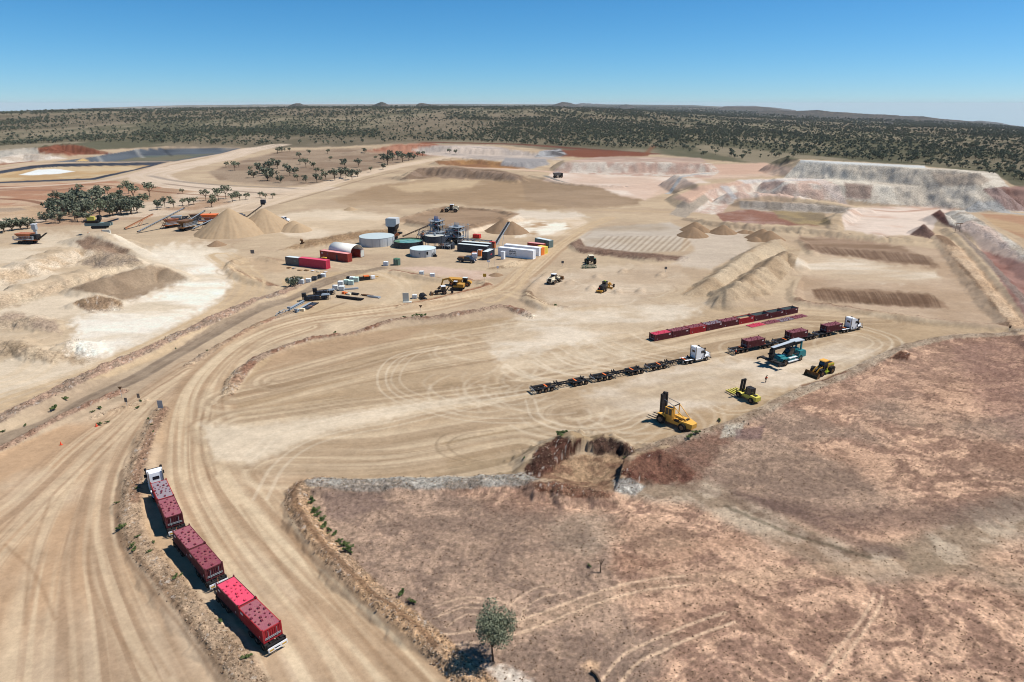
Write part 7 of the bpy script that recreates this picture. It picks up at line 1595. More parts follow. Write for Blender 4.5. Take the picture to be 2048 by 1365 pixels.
x, y = at(604, 492); t_ = thing('scrap_heap', 'rusty scrap standing on a dirt mound near the tanks', 'scrap', x, y, 0, z=.3); b = MB(); b.beam((0, 0, 0), (.3, .2, 2.4), .7, .8); b.beam((-.8, 0, .6), (1.2, .3, 1.2), .5); b.cyl((-.6, -.2, 2.6), (.5, .1, 2.2), .5, 8); b.build('scrap', 'brown_steel', t_)
for u, v, lb in ((1115, 356, 'small black haul truck on the far chalky road'), (1458, 360, 'small black haul truck by the far dump')):
    x, y = at(u, v); t_ = thing('haul_truck', lb, 'haul truck', x, y, R(30), 'haul trucks far off'); b = MB(); b.hull([(-3, -1.6, 2), (2, -1.6, 2), (2, 1.6, 2), (-3, 1.6, 2)], [(-4, -2, 4.4), (2.6, -2, 4.4), (2.6, 2, 4.4), (-4, 2, 4.4)]); b.build('tray', 'container_grey', t_); b = MB(); b.box(2.6, 4.6, -1.6, 1.6, 1.4, 4.0); b.build('cab', 'black_steel', t_)
    for s in (-1, 1):
        for xx in (-2.2, 3.2): wheel(t_, xx, s*1.7, 1.1, .9)
for u, v in ((1113, 349.5),):
    pass

# ------------------------------------------------------------------ heaps of product
def heap(lb, peaks, m, rep=.66, N=70, seed=1, name='sand_heap', group=None, rid=None):
    """peaks: (u_base, v_base_front_centre, height) cones, optional ridge between"""
    pk_ = []
    for u, v, H_ in peaks: x, y = at(u, v); pk_.append((x, y, H_))
    R_ = max(p_[2] for p_ in pk_)/rep+2; x0 = min(p_[0] for p_ in pk_)-R_; x1 = max(p_[0] for p_ in pk_)+R_; y0 = min(p_[1] for p_ in pk_)-R_; y1 = max(p_[1] for p_ in pk_)+R_
    nx_ = N; ny_ = max(20, int(N*(y1-y0)/(x1-x0))); X, Y = np.meshgrid(np.linspace(x0, x1, nx_), np.linspace(y0, y1, ny_)); Z = np.full(X.shape, -1.0)
    for px_, py_, H_ in pk_:
        d = np.hypot(X-px_, Y-py_); th = np.arctan2(Y-py_, X-px_)
        n_ = fbm(th*6+px_, d*.03+seed, 3, seed)-.5; n2_ = fbm(X*.5, Y*.5, 3, seed+5)-.5
        dd = np.sqrt(d*d+.5)
        Z = np.maximum(Z, H_-dd*rep*(1+.10*n_)+n2_*.3)
    Z0 = height(X, Y)-.3; keep = Z > -.05; Z = np.where(Z > -.3, Z, -.3)+0*Z0
    idx = -np.ones(X.shape, int); vs = []; fs = []
    for j in range(ny_-1):
        for i in range(nx_-1):
            if keep[j:j+2, i:i+2].any():
                for (a_, c_) in ((j, i), (j, i+1), (j+1, i+1), (j+1, i)):
                    if idx[a_, c_] < 0: idx[a_, c_] = len(vs); vs.append((X[a_, c_]-pk_[0][0], Y[a_, c_]-pk_[0][1], Z[a_, c_]))
                fs.append((idx[j, i], idx[j, i+1], idx[j+1, i+1], idx[j+1, i]))
    b = MB(); b.v = vs; b.f = fs; o = b.build(name, m, None, True); o.location = (pk_[0][0], pk_[0][1], 0); tag(o, lb, 'heap', group); return o
gh = 'heaps of product'
heap('tallest pale sand heap with a pointed top, left one of the big pair', [(463, 466, 12.8), (446, 468, 9.0)], 'pile_sand', .72, 90, 1, group=gh)
heap('tall sand heap under the dark conveyor head, right one of the big pair', [(531, 458, 11.0)], 'pile_sand', .70, 80, 2, group=gh)
heap('small brown heap at the foot of the tallest sand heap', [(434, 491, 2.6)], 'pile_dark', .6, 40, 3, group=gh)
heap('low yellowish heap right of the big pair', [(588, 460, 5.2), (598, 462, 4.0)], 'pile_sand', .6, 50, 4, group=gh)
heap('conical brown heap, front one of the pair near the furrowed pad', [(1385, 472, 4.8)], 'pile_dark', .62, 50, 5, group=gh); heap('conical brown heap just behind its neighbour on the graded pad', [(1390, 461, 4.8), (1401, 463, 3.4)], 'pile_dark', .62, 50, 6, group=gh)
heap('lone conical brown heap in the middle of the graded pad', [(1446, 466, 4.4)], 'pile_dark', .62, 50, 7, group=gh); heap('low flat brown heap right of the lone cone', [(1489, 466, 2.0), (1500, 467, 1.6)], 'pile_dark', .5, 40, 8, group=gh)
heap('double topped brown heap at the head of the long windrows', [(1524, 477, 5.0), (1538, 480, 4.8), (1510, 482, 2.4)], 'pile_dark', .62, 60, 9, group=gh)
heap('dark product heap under the long stacker conveyor', [(1008, 462, 6.8), (1001, 464, 5.0)], 'pile_dark', .68, 50, 10, group=gh); heap('second dark product heap just right of the stacker conveyor', [(1024, 465, 6.0)], 'pile_dark', .7, 50, 11, group=gh)
heap('tiny sand heap alone on the wide graded floor', [(701, 420, 2.2)], 'pile_sand', .5, 30, 12, group=gh); heap('small red dirt heap at the junction in the centre', [(992, 551, 1.3)], 'pile_dark', .45, 30, 13, group=gh)
# ------------------------------------------------------------------ vegetation
def leafmat(name, c1, c2, tr=0.0):
    m, t, b = mat(name, .8, .15)
    oi = t.nodes.new('ShaderNodeObjectInfo'); tc = t.nodes.new('ShaderNodeTexCoord'); n = t.nodes.new('ShaderNodeTexNoise'); n.inputs['Scale'].default_value = 1.3; n.inputs['Detail'].default_value = 3
    t.links.new(tc.outputs['Object'], n.inputs['Vector'])
    mx = t.nodes.new('ShaderNodeMix'); mx.data_type = 'RGBA'; mx.inputs[6].default_value = (*c1, 1); mx.inputs[7].default_value = (*c2, 1)
    f = mth(t, 'ADD', mr(t, n.outputs[0], .35, .65, 0, .6), mr(t, oi.outputs['Random'], 0, 1, -.1, .5)); t.links.new(f, mx.inputs[0]); t.links.new(mx.outputs[2], b.inputs['Base Color']); return m
M['leaf_dark'] = leafmat('leaf_dark', (.095, .112, .074), (.180, .188, .130)); M['leaf_grey'] = leafmat('leaf_grey', (.105, .125, .075), (.20, .21, .135)); M['leaf_green'] = leafmat('leaf_green', (.060, .095, .030), (.13, .16, .055))
M['leaf_far'] = leafmat('leaf_far', (.080, .088, .066), (.150, .145, .105))
def crown_mesh(name, H_, rad, base, nleaf, size, seed, m, lobes=7, flat=.6):
    r_ = random.Random(seed); L_ = []
    for i in range(lobes):
        a_ = r_.uniform(0, 6.283); q = r_.uniform(.15, .85)*rad if i else 0
        L_.append((q*math.cos(a_), q*math.sin(a_), base+(H_-base)*r_.uniform(.35, .80 if i else .85), rad*r_.uniform(.20, .50), (H_-base)*r_.uniform(.13, .32)))
    vs = []; fs = []
    for k_ in range(nleaf):
        lx, ly, lz, lr, lh = L_[k_ % lobes]
        while True:
            a_, c_, d_ = r_.uniform(-1, 1), r_.uniform(-1, 1), r_.uniform(-1, 1)
            q = a_*a_+c_*c_+d_*d_
            if .25 < q < 1: break
        p_ = Vector((lx+a_*lr, ly+c_*lr, lz+d_*lh)); s = size*r_.uniform(.6, 1.4)
        nrm = Vector((r_.gauss(0, 1), r_.gauss(0, 1), r_.gauss(.6, 1))).normalized(); t1_ = nrm.orthogonal().normalized(); t1_.rotate(Matrix.Rotation(r_.uniform(0, 6.28), 3, nrm)); t2_ = nrm.cross(t1_)
        o_ = len(vs)
        vs += [p_-t1_*s*.5, p_-t2_*s*.32+t1_*s*.05, p_+t1_*s*.5, p_+t2_*s*.36]; fs.append((o_, o_+1, o_+2, o_+3))
    me = bpy.data.meshes.new(name); me.from_pydata([tuple(q) for q in vs], [], fs); me.materials.append(M[m]); return me, L_
def trunk_mesh(name, base, L_, r0, seed, stems=1, m='bark'):
    r_ = random.Random(seed); b = MB()
    for s in range(stems):
        ax = r_.uniform(-.12, .12)*base; top = Vector((ax, r_.uniform(-.1, .1)*base, base))
        b.cyl((0, 0, -.3), tuple(top*.5+Vector((0, 0, 0))), r0, 7, r0*.8); b.cyl(tuple(top*.5), tuple(top), r0*.8, 7, r0*.62)
        for (lx, ly, lz, lr, lh) in L_[s::stems]:
            md_ = Vector((lx*.45, ly*.45, base+(lz-base)*.45)); b.cyl(tuple(top), tuple(md_), r0*.5, 5, r0*.3); b.cyl(tuple(md_), (lx, ly, lz+lh*.3), r0*.3, 5, r0*.08)
            for q in range(2): b.cyl(tuple(md_), (lx+r_.uniform(-1, 1)*lr*.8, ly+r_.uniform(-1, 1)*lr*.8, lz+r_.uniform(-.5, 1)*lh), r0*.16, 4, r0*.04)
    return b.mesh(name, m)
# the lone tree in the paddock
x, y = at(986.7, 1322.8); lt = thing('lone_tree', 'lone grey green tree with a slim dark trunk at the bottom of the photo', 'tree', x, y, 0)
cm, L_ = crown_mesh('crown', 7.4, 2.9, 2.0, 6500, .22, 12, 'leaf_grey', 24); cr = obj('crown', cm, lt)
obj('trunk', trunk_mesh('trunk', 2.2, L_, .13, 4), lt)
# bare stump trees and logs in the paddock
x, y = at(1201, 1144); bt = thing('dead_sapling', 'thin bare dead sapling standing in the middle of the stony paddock', 'dead tree', x, y, 0)
b = MB(); b.cyl((0, 0, -.1), (0, 0, 1.2), .09, 6, .06)
for p_ in ((.35, 0, 2.1), (-.3, .1, 2.0), (.1, -.1, 2.5), (.55, .05, 2.3), (-.1, .2, 1.8)): b.cyl((0, 0, 1.1), p_, .045, 5, .015)
b.cyl((-.3, 0, 2.4), (.7, 0, 2.5), .02, 4); b.build('trunk', 'bark', bt)
x, y = at(1192, 1362); lg = thing('burnt_log', 'curved charred log at the bottom edge of the paddock', 'log', x, y, R(-60)); b = MB(); pp = [(-1.2, .2, .3), (-.4, .35, .3), (.4, .2, .25), (1.2, -.2, .2)]
for a_, c_ in zip(pp[:-1], pp[1:]): b.cyl(a_, c_, .17, 7, .15)
b.build('log', 'bark', lg)
# low shrubs on the bunds
sm, SL = crown_mesh('low_shrub', .8, .75, .02, 260, .2, 21, 'leaf_green', 6); ns = 0
for (u, v, s, lb) in [(108, 820, 1.6, 'dark green shrub on the pink rocky bund, larger of the two'), (131, 801, 1.2, 'smaller dark green shrub on the pink rocky bund'), (50, 852, .7, ''), (7, 866, .7, ''), (200, 818, .9, ''), (186, 825, .7, ''), (215, 846, .7, ''), (200, 850, .9, ''), (275, 817, .8, ''), (282, 806, .7, ''), (298, 842, .6, ''), (308, 872, .5, ''), (305, 855, .4, ''), (276, 985, .6, ''), (243, 1063, 1.1, ''), (278, 1081, .6, ''), (265, 1100, .8, ''), (272, 1108, .8, ''), (300, 1113, .6, ''), (352, 1166, .8, ''), (362, 1156, .5, ''), (442, 1251, .6, ''), (496, 1327, .9, ''), (235, 1012, .6, ''), (307, 1090, .5, ''),
                      (624, 1000, .9, ''), (624, 1007, .9, ''), (627, 1021, .8, ''), (630, 1025, 1.2, ''), (636, 1032, 1.0, ''), (644, 1042, 1.1, ''), (649, 1055, 1.2, ''), (658, 1062, .8, ''), (656, 1069, .5, ''), (669, 1070, .9, ''), (680, 1085, .8, ''), (689, 1092, 1.1, ''), (695, 1100, 1.2, ''), (700, 1106, .8, ''), (804, 1189, 1.0, 'single green shrub on the gravel bund near the white stick'), (824, 1206, .9, 'green shrub on the gravel bund below the white stick'),
                      (1119, 896, 1.4, 'right hand green bush on the dark red mound'), (1125, 893, 1.4, ''), (1250, 916, .8, ''), (1380, 880, 1.3, ''), (1391, 874, 1.3, ''), (1438, 843, .9, ''), (834, 640, 1.4, ''), (843, 641, 1.2, ''), (851, 638, 1.2, ''), (808, 643, .8, ''), (670, 667, 1.0, ''), (1110, 613, 1.2, ''), (352, 698, .5, ''), (415, 705, .6, ''), (1180, 1134, .6, ''), (1049, 931, .5, ''), (825, 642, .9, '')]:
    x, y = at(u, v); x += random.uniform(-.1, .1); o = obj('green_shrub', sm, None, (x, y, hz(x, y)-.02), random.uniform(0, 6)); o.scale = (s, s, s*.8)
    tag(o, lb or ('small green shrub in the line along the gravel bund of the paddock' if 600 < u < 710 and v > 990 else 'small green shrub growing on the gravel median' if u < 500 and v > 800 else 'small green shrub growing on a rocky bund'), 'shrub', 'small green shrubs on the bunds'); ns += 1
x, y = at(587, 575); bu = thing('bush', 'wide olive green bush in front of the white bulk containers', 'bush', x, y, 0); bm_, L_ = crown_mesh('foliage', 3.4, 3.4, .1, 900, .5, 31, 'leaf_dark', 8); obj('foliage', bm_, bu); obj('trunk', trunk_mesh('trunk', .6, L_, .12, 5), bu)
# tree kinds for the bush
KIND = []
for i, (H_, rd_, bs_, n_, sz, m_) in enumerate([(6.5, 4.2, 1.4, 320, .95, 'leaf_dark'), (7.5, 4.0, 2.0, 300, .95, 'leaf_dark'), (5.2, 3.6, .8, 280, .9, 'leaf_dark'), (8.0, 3.6, 2.6, 240, .85, 'leaf_grey'), (6.0, 3.2, 1.8, 200, .8, 'leaf_grey'), (3.2, 2.2, .4, 160, .7, 'leaf_far')]):
    c_, L_ = crown_mesh('crown', H_, rd_, bs_, n_, sz, 40+i, m_, 9); KIND.append((c_, trunk_mesh('trunk', bs_, L_, .22, 60+i, 2 if i != 3 else 1)))
def tree(kind, u, v, s, lb, group, name='bush_tree', xy=None):
    x, y = xy or at(u, v); z = hz(x, y); t_ = thing(name, lb, 'tree', x, y, random.uniform(0, 6.28), group, z=z); t_.scale = (s*random.uniform(.9, 1.1), s*random.uniform(.9, 1.1), s)
    obj('crown', KIND[kind][0], t_); obj('trunk', KIND[kind][1], t_); return t_
gv = 'trees of the grove beside the pond road'
for (u, v, k_, s, lb) in [(110, 438, 0, 1.25, 'big dark rounded tree at the left end of the grove'), (150, 440, 0, 1.3, 'large dark tree in the front left of the grove'), (128, 428, 2, 1.4, ''), (138, 420, 0, 1.3, ''), (160, 415, 1, 1.3, ''), (180, 418, 0, 1.3, ''), (200, 412, 1, 1.2, ''), (215, 420, 0, 1.1, ''), (170, 432, 2, 1.2, ''), (202, 440, 3, 1.2, 'open crowned tree with a visible trunk at the front of the grove'), (185, 428, 0, 1.2, ''), (220, 432, 2, 1.1, ''), (150, 410, 1, 1.2, ''),
                         (195, 404, 1, 1.1, ''), (232, 405, 4, 1.0, ''), (120, 446, 2, 1.1, 'low dark bush in front of the grove'), (92, 444, 2, .9, ''), (155, 444, 4, .9, 'small tree in front of the middle of the grove'), (178, 444, 2, .9, ''), (243, 430, 0, 1.15, 'round dark tree right of the grove'), (262, 428, 1, 1.0, ''), (275, 427, 0, 1.0, ''), (268, 404, 3, 1.3, 'tall thin tree standing behind the right end of the grove'), (283, 412, 4, 1.2, ''), (300, 395, 3, 1.1, ''), (258, 388, 3, 1.0, ''), (163, 384, 4, .9, 'single small tree beside the red pond bank'), (193, 385, 4, .8, ''), (215, 388, 4, .9, ''), (240, 384, 4, .8, '')]:
    tree(k_, u, v, s*1.22, lb or 'dark olive tree standing inside the dense grove beside the pond road', gv)
for i in range(26):
    u = random.uniform(100, 282); v = random.uniform(402, 438)-abs(u-190)*.05
    tree(random.choice([0, 0, 1, 2]), u, v, random.uniform(.9, 1.3), 'dark olive tree standing inside the dense grove beside the pond road', gv)
g2 = 'loose trees below the haul road'
for (u, v, k_, s) in [(315, 420, 0, .95), (330, 415, 1, .9), (348, 416, 4, 1.0), (365, 412, 4, .9), (378, 412, 4, 1.0), (388, 410, 4, .9), (366, 388, 4, .7), (412, 402, 3, 1.0), (425, 406, 4, 1.1), (437, 402, 3, 1.1), (452, 398, 3, 1.2), (465, 404, 4, 1.1), (480, 402, 4, 1.0), (492, 400, 4, .9), (423, 415, 4, 1.1), (520, 396, 4, .8), (532, 398, 4, .7), (545, 397, 4, .7), (340, 405, 4, .8), (470, 395, 4, .8), (9, 465, 2, 1.3), (25, 462, 2, 1.2), (42, 460, 2, 1.2), (56, 458, 2, 1.1), (-5, 468, 2, 1.2)]:
    tree(k_, u, v, s, 'low olive bush in the clump at the left edge by the road' if u < 60 else 'thin grey green tree on the pale slope below the haul road', g2 if u > 60 else 'bushes at the left edge')
g3 = 'trees of the reserve inside the haul roads'
for (u, v, k_, s) in [(520, 348, 0, 1.3), (530, 352, 2, 1.3), (540, 347, 1, 1.4), (555, 338, 0, 1.1), (535, 362, 2, 1.4), (562, 366, 2, 1.0), (580, 352, 0, 1.2), (590, 348, 2, 1.0), (600, 330, 4, 1.0), (612, 336, 3, 1.0), (628, 338, 4, 1.1), (632, 348, 4, .9), (612, 366, 0, .8), (634, 365, 0, .9), (652, 360, 4, 1.1), (670, 361, 1, 1.1), (682, 356, 0, 1.1), (692, 357, 1, 1.1), (704, 360, 0, 1.1), (715, 354, 2, 1.0), (690, 335, 0, 1.1), (718, 335, 1, 1.0), (730, 308, 0, .8), (768, 325, 0, 1.2), (775, 330, 1, 1.2), (785, 322, 0, 1.2), (796, 320, 0, 1.3), (805, 325, 1, 1.2), (818, 322, 0, 1.2), (828, 320, 2, 1.1), (780, 310, 2, 1.0), (766, 340, 0, .8), (742, 345, 4, .8), (564, 306, 0, 1.0), (580, 305, 4, .9), (555, 308, 4, 1.2), (600, 318, 4, 1.2), (470, 342, 3, 1.0), (452, 335, 4, .9), (478, 335, 4, .8), (500, 345, 4, .9), (546, 330, 4, 1.1), (620, 310, 4, 1.0), (655, 308, 4, .9), (835, 314, 4, 1.0), (845, 312, 4, .9), (595, 362, 4, .9), (645, 348, 4, .7), (660, 322, 4, .8), (750, 320, 4, .7), (507, 356, 2, 1.1), (545, 356, 0, 1.1), (570, 342, 4, 1.1), (900, 308, 4, 1.0), (912, 310, 4, 1.0)]:
    tree(k_, u, v, s*1.2, 'dark green tree in the clump beside the curving haul road' if 760 < u < 832 else 'scattered olive tree in the dry reserve inside the haul roads', g3)
# bushland: density by place
rng = np.random.default_rng(5)
def scatter(n, r0, r1, pw=1.0):
    t = rng.random(n); rr_ = (r0**pw+(r1**pw-r0**pw)*t)**(1/pw); az = rng.uniform(-.78, .78, n); return rr_*np.sin(az), rr_*np.cos(az)
PTS = []
for (n, r0, r1, sc0, sc1, pw) in ((60000, 560, 2200, .45, .95, 1.9), (90000, 2000, 5200, .75, 1.4, 1.7), (60000, 4800, 14000, 1.5, 2.8, 1.3)):
    x, y = scatter(n, r0, r1, pw); z = height(x, y); u, v = PX(x, y, z); d = bush_density(u, v, x, y)
    k = (rng.random(n) < d*.34) & (u > -260) & (u < 2300); m_ = int(k.sum())
    PTS.append(np.stack([x[k], y[k], z[k]-.2, rng.uniform(sc0, sc1, m_), rng.uniform(0, 6.28, m_), rng.integers(0, 6, m_), u[k], v[k]], 1))
PTS = np.vstack(PTS)
siz = PTS[:, 3]/np.hypot(PTS[:, 0], PTS[:, 1]); vis = (PTS[:, 6] > 0) & (PTS[:, 6] < 2048)
order = np.argsort(-(siz*vis)); near_ = order[:185]; rest = order[185:]
NM = {0: 'dark olive tree on the near edge of bushland', 1: 'tall dark tree on the near edge of bushland', 2: 'low dark bushy tree on the near edge of bushland', 3: 'tall thin grey tree on the near edge of bushland', 4: 'small grey green tree on the near edge of bushland', 5: 'low shrub on the near edge of bushland'}
for i in near_:
    x, y, z, s, rr_, kd, u, v = PTS[i]; kd = int(kd)
    t_ = thing('bushland_tree' if kd != 5 else 'bushland_shrub', NM[kd]+(' behind the ponds on the left' if u < 560 else ' behind the open pit' if u < 1310 else ' behind the grey waste dumps'), 'tree' if kd != 5 else 'shrub', float(x), float(y), float(rr_), 'trees along the near edge of the bushland', z=float(z)); t_.scale = (s, s, s)
    obj('crown', KIND[kd][0], t_); obj('trunk', KIND[kd][1], t_)
# the thousands beyond: points that carry the same tree kinds
kc = bpy.data.collections.new('tree_kinds'); COL.children.link(kc)
protos = []
for kd in range(6):
    i = rest[kd]; x, y, z, s, rr_, _, u, v = PTS[i]
    me = bpy.data.meshes.new('far_tree'); bm = __import__('bmesh').new(); bm.from_mesh(KIND[kd][0]); n0 = len(bm.faces); bm.from_mesh(KIND[kd][1]); bm.faces.ensure_lookup_table()
    for f_ in bm.faces[n0:]: f_.material_index = 1
    bm.to_mesh(me); bm.free(); me.materials.append(KIND[kd][0].materials[0]); me.materials.append(M['bark'])
    o = bpy.data.objects.new('far_tree', me); kc.objects.link(o); o.location = (x, y, z); o.scale = (s, s, s); o.rotation_euler = (0, 0, rr_); tag(o, 'olive tree farther off in the bushland', 'tree', 'trees farther off in the bushland'); protos.append(o)
rp = PTS[rest[6:]]
pm = bpy.data.meshes.new('bushland'); pm.vertices.add(len(rp)); pm.vertices.foreach_set('co', rp[:, :3].ravel())
for nm, ci, ty in (('size', 3, 'FLOAT'), ('turn', 4, 'FLOAT'), ('pick', 5, 'INT')):
    a_ = pm.attributes.new(nm, ty, 'POINT'); a_.data.foreach_set('value', rp[:, ci].astype(np.int32 if ty == 'INT' else np.float32))
bo = bpy.data.objects.new('bushland', pm); COL.objects.link(bo); bo['kind'] = 'stuff'; tag(bo, 'open bushland of olive trees stretching to the horizon', 'bushland')
ng = bpy.data.node_groups.new('bush_trees', 'GeometryNodeTree'); ng.interface.new_socket('Geometry', in_out='INPUT', socket_type='NodeSocketGeometry'); ng.interface.new_socket('Geometry', in_out='OUTPUT', socket_type='NodeSocketGeometry')
gi = ng.nodes.new('NodeGroupInput'); gout = ng.nodes.new('NodeGroupOutput'); ip = ng.nodes.new('GeometryNodeInstanceOnPoints'); ci_ = ng.nodes.new('GeometryNodeCollectionInfo')
ci_.inputs['Collection'].default_value = kc; ci_.inputs['Separate Children'].default_value = True; ci_.inputs['Reset Children'].default_value = True
mp = ng.nodes.new('GeometryNodeMeshToPoints')
def nattr(nm, ty): q = ng.nodes.new('GeometryNodeInputNamedAttribute'); q.data_type = ty; q.inputs['Name'].default_value = nm; return q.outputs[0]
cx3 = ng.nodes.new('ShaderNodeCombineXYZ'); ng.links.new(nattr('turn', 'FLOAT'), cx3.inputs[2])
sc3 = ng.nodes.new('ShaderNodeCombineXYZ'); fs_ = nattr('size', 'FLOAT')
for i in range(3): ng.links.new(fs_, sc3.inputs[i])
ng.links.new(gi.outputs[0], mp.inputs[0]); ng.links.new(mp.outputs[0], ip.inputs['Points']); ng.links.new(ci_.outputs[0], ip.inputs['Instance']); ip.inputs['Pick Instance'].default_value = True
ng.links.new(nattr('pick', 'INT'), ip.inputs['Instance Index']); ng.links.new(cx3.outputs[0], ip.inputs['Rotation']); ng.links.new(sc3.outputs[0], ip.inputs['Scale']); ng.links.new(ip.outputs[0], gout.inputs[0])
bo.modifiers.new('trees', 'NODES').node_group = ng

# loose stones on the verges and dark tufts in the paddock
def scatter_small(name, lb, cat, pts, proto, pname):
    c_ = bpy.data.collections.new(name+'_kinds'); COL.children.link(c_)
    o = bpy.data.objects.new(pname, proto); c_.objects.link(o); o.location = pts[0, :3]; o.scale = (pts[0, 3],)*3; o['kind'] = 'stuff'
    me = bpy.data.meshes.new(name); q = pts[1:]; me.vertices.add(len(q)); me.vertices.foreach_set('co', q[:, :3].ravel())
    for nm, ci, ty in (('size', 3, 'FLOAT'), ('turn', 4, 'FLOAT'), ('pick', 5, 'INT')):
        a_ = me.attributes.new(nm, ty, 'POINT'); a_.data.foreach_set('value', q[:, ci].astype(np.int32 if ty == 'INT' else np.float32))
    ob = bpy.data.objects.new(name, me); COL.objects.link(ob); ob['kind'] = 'stuff'; ob['label'] = lb; ob['category'] = cat
    g = ng.copy(); [n_ for n_ in g.nodes if n_.bl_idname == 'GeometryNodeCollectionInfo'][0].inputs['Collection'].default_value = c_
    ob.modifiers.new('scatter', 'NODES').node_group = g
def pick_points(mask, n, s0, s1, pw=2.5):
    ii = np.nonzero(mask)[0]; ii = rng.choice(ii, min(n, len(ii)), replace=False); m_ = len(ii); j = np.clip(RAD[ii]/600, .05, .5)
    return np.stack([gx[ii]+rng.normal(0, 1, m_)*j, gy[ii]+rng.normal(0, 1, m_)*j, gz[ii], s0+(s1-s0)*rng.random(m_)**pw, rng.uniform(0, 6.28, m_), np.zeros(m_)], 1)
inf_ = (U > -40) & (U < 2090) & (V < 1400)
import bmesh
mm('stone', (158, 138, 116), dust=.5, rough=.95, dc=(120, 92, 74), scale=.6, spec=0); mm('stone_dark', (96, 76, 62), dust=.3, rough=1, spec=0)
def stone_mesh(seed, m):
    bm = bmesh.new(); bmesh.ops.create_icosphere(bm, subdivisions=1, radius=1); r_ = random.Random(seed)
    for v_ in bm.verts: v_.co *= r_.uniform(.6, 1.15); v_.co.z *= .65
    me = bpy.data.meshes.new('stone'); bm.to_mesh(me); bm.free(); me.materials.append(M[m]); return me
scatter_small('verge_stones', 'loose stones lying along the gravel verges and bunds', 'stones', pick_points(inf_ & (rock > .74) & (RAD < 330), 11000, .03, .17, 4), stone_mesh(1, 'stone'), 'stone')
scatter_small('dark_clods', 'dark clods and stones scattered over the bunds', 'clods', pick_points(inf_ & (rock > .6) & (RAD < 330), 8000, .03, .17, 4), stone_mesh(2, 'stone_dark'), 'clod')
scatter_small('dry_tufts', 'small dark tufts and stones scattered over the paddock', 'tufts', pick_points(inf_ & (rock > .3) & (rock < .6) & (RAD < 260) & (V > 660), 16000, .03, .17, 3), stone_mesh(3, 'stone_dark'), 'tuft')

# ------------------------------------------------------------------ hills on the skyline
hm, t, b = mat('hill_scrub', 1, 0); tc = t.nodes.new('ShaderNodeTexCoord'); n = t.nodes.new('ShaderNodeTexNoise'); n.inputs['Scale'].default_value = .012; n.inputs['Detail'].default_value = 8; n.inputs['Roughness'].default_value = .7; t.links.new(tc.outputs['Object'], n.inputs['Vector'])
mx = t.nodes.new('ShaderNodeMix'); mx.data_type = 'RGBA'; mx.inputs[6].default_value = (.05, .055, .05, 1); mx.inputs[7].default_value = (.15, .12, .10, 1); n2_ = t.nodes.new('ShaderNodeTexNoise'); n2_.inputs['Scale'].default_value = .07; n2_.inputs['Detail'].default_value = 4; t.links.new(tc.outputs['Object'], n2_.inputs['Vector'])
t.links.new(mth(t, 'MULTIPLY', mr(t, n.outputs[0], .42, .62, .25, 1), mr(t, n2_.outputs[0], .45, .55, 0, 1)), mx.inputs[0]); t.links.new(mx.outputs[2], b.inputs['Base Color'])
def hill(name, prof, dist, depth, seed, base=20, rough=.35, lb=None):
    """prof: skyline pixels (u, v) of the range, built as solid relief at a given distance"""
    P_ = np.array(prof, float); us = np.arange(P_[0, 0], P_[-1, 0]+1, max(1.2, (P_[-1, 0]-P_[0, 0])/700)); vt = np.interp(us, P_[:, 0], P_[:, 1])
    n_ = 26; ys = np.linspace(dist-depth, dist+depth, n_); U_, Y_ = np.meshgrid(us, ys)
    zz = 0; X_ = (U_-CX)/FPX*(Y_*CP+60*SP)
    ztop = CAMH-(vt-VH)/FPX*dist*1.02/(CP*CP)*CP; zb = height(X_, Y_)-base
    w_ = 1-np.abs(Y_-dist)/depth; w_ = np.clip(w_, 0, 1)**1.35
    edge = np.clip(np.minimum(U_-us[0], us[-1]-U_)/8, 0, 1)
    w_ = w_*edge*(1-rough*.45*(1-w_)*2*fbm(X_/(dist*.03), Y_/(dist*.03), 4, seed))
    w_ = np.where(np.abs(Y_-dist) < depth*.04, edge, w_)
    Z_ = zb+np.maximum(ztop[None, :]-zb, 0)*w_+(fbm(X_/(dist*.008), Y_/(dist*.02), 4, seed+3)-.5)*dist*.0012*w_
    vs = np.stack([X_, Y_, Z_], -1).reshape(-1, 3); m_ = len(us); b_ = MB(); b_.v = [tuple(q) for q in vs]
    b_.f = [(j*m_+i, j*m_+i+1, (j+1)*m_+i+1, (j+1)*m_+i) for j in range(n_-1) for i in range(m_-1)]
    o = b_.build(name, hm, None, True); o['kind'] = 'structure'; return o
hill('hill', [(84, 222), (100, 219.5), (112, 217.4), (122, 217.6), (134, 220), (150, 222)], 4200, 260, 1); hill('hill', [(165, 222), (178, 216.5), (190, 214.5), (212, 214.5), (222, 217), (232, 222)], 4400, 300, 2)
hill('hill', [(540, 217), (572, 213), (588, 208), (594, 206), (602, 206), (608, 208.5), (630, 213), (660, 217)], 4400, 300, 3); hill('hill', [(715, 217), (742, 212), (758, 207), (763, 205.2), (768, 206), (780, 210.5), (810, 216)], 4500, 260, 4)
hill('hill', [(825, 214), (838, 207), (845, 206), (860, 208), (880, 211), (900, 214)], 4800, 300, 5)
hill('hill', [(900, 218), (960, 213), (1020, 211.5), (1070, 212), (1130, 216), (1180, 220)], 4300, 500, 6, rough=.5)
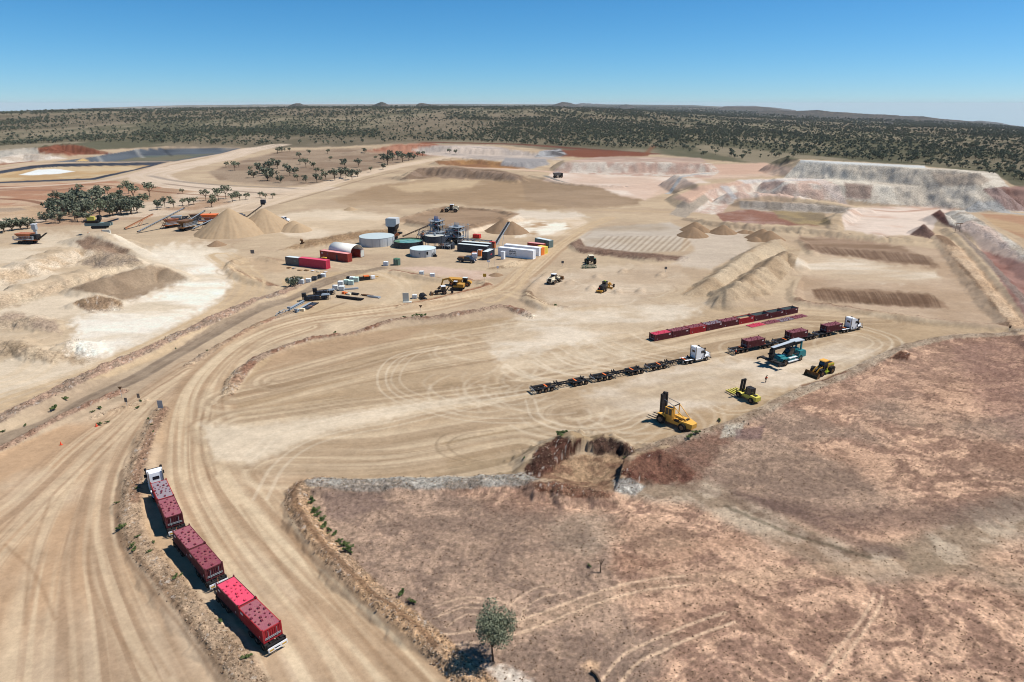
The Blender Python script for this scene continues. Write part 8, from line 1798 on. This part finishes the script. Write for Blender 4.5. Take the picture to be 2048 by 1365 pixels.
hill('hill', [(1095, 212), (1112, 207), (1124, 203.8), (1140, 205.5), (1150, 208.5), (1170, 212)], 9000, 500, 7); hill('hill', [(1232, 212.5), (1245, 209), (1252, 208.3), (1262, 210), (1274, 212.5)], 10500, 500, 8)
hill('far_hills', [(1140, 210), (1165, 206.5), (1180, 207), (1220, 209.5), (1330, 211.5), (1420, 214), (1450, 212), (1475, 211), (1510, 211), (1560, 215), (1600, 219)], 20000, 1500, 9, 60)
hill('hill', [(1430, 216), (1450, 212.5), (1465, 211.8), (1490, 213), (1510, 212), (1545, 214.5), (1570, 218.5), (1590, 219)], 9500, 600, 10)
hill('hills', [(1500, 222), (1530, 219), (1560, 218.5), (1600, 218.8), (1636, 217.6), (1660, 220), (1700, 222), (1740, 224.5), (1773, 225), (1810, 227.5), (1835, 228), (1850, 228), (1880, 232), (1905, 233.5), (1940, 236), (1975, 239), (2010, 245), (2060, 252), (2200, 268)], 6500, 700, 11, rough=.5)
hill('far_hills', [(1940, 240), (1960, 235.5), (1985, 237), (2010, 240), (2040, 245), (2080, 252)], 15000, 900, 12, 60)
hill('hill', [(1745, 250), (1765, 243), (1776, 236), (1786, 236.5), (1796, 243), (1806, 251)], 3300, 160, 13); hill('hill', [(1560, 252), (1590, 240), (1600, 236), (1612, 238), (1640, 246), (1660, 252)], 3600, 260, 14)
hill('hill', [(1860, 300), (1920, 284), (1980, 274), (2040, 276), (2100, 284), (2200, 300)], 1700, 220, 15, rough=.5)
# ------------------------------------------------------------------ air
hb = MB().box(-60000, 60000, -2000, 42000, HAZE_Z0, 110); hzm = bpy.data.materials.new('haze'); hzm.use_nodes = True; ht = hzm.node_tree; ht.nodes.clear()
ho = ht.nodes.new('ShaderNodeOutputMaterial'); pv = ht.nodes.new('ShaderNodeVolumePrincipled'); pv.inputs['Color'].default_value = (.92, .96, 1.0, 1); pv.inputs['Density'].default_value = 2.2e-5; pv.inputs['Anisotropy'].default_value = .0
ht.links.new(pv.outputs[0], ho.inputs['Volume'])
hzo = hb.build('haze', hzm); hzo['kind'] = 'stuff'; hzo.display_type = 'WIRE'
S.cycles.volume_bounces = 0
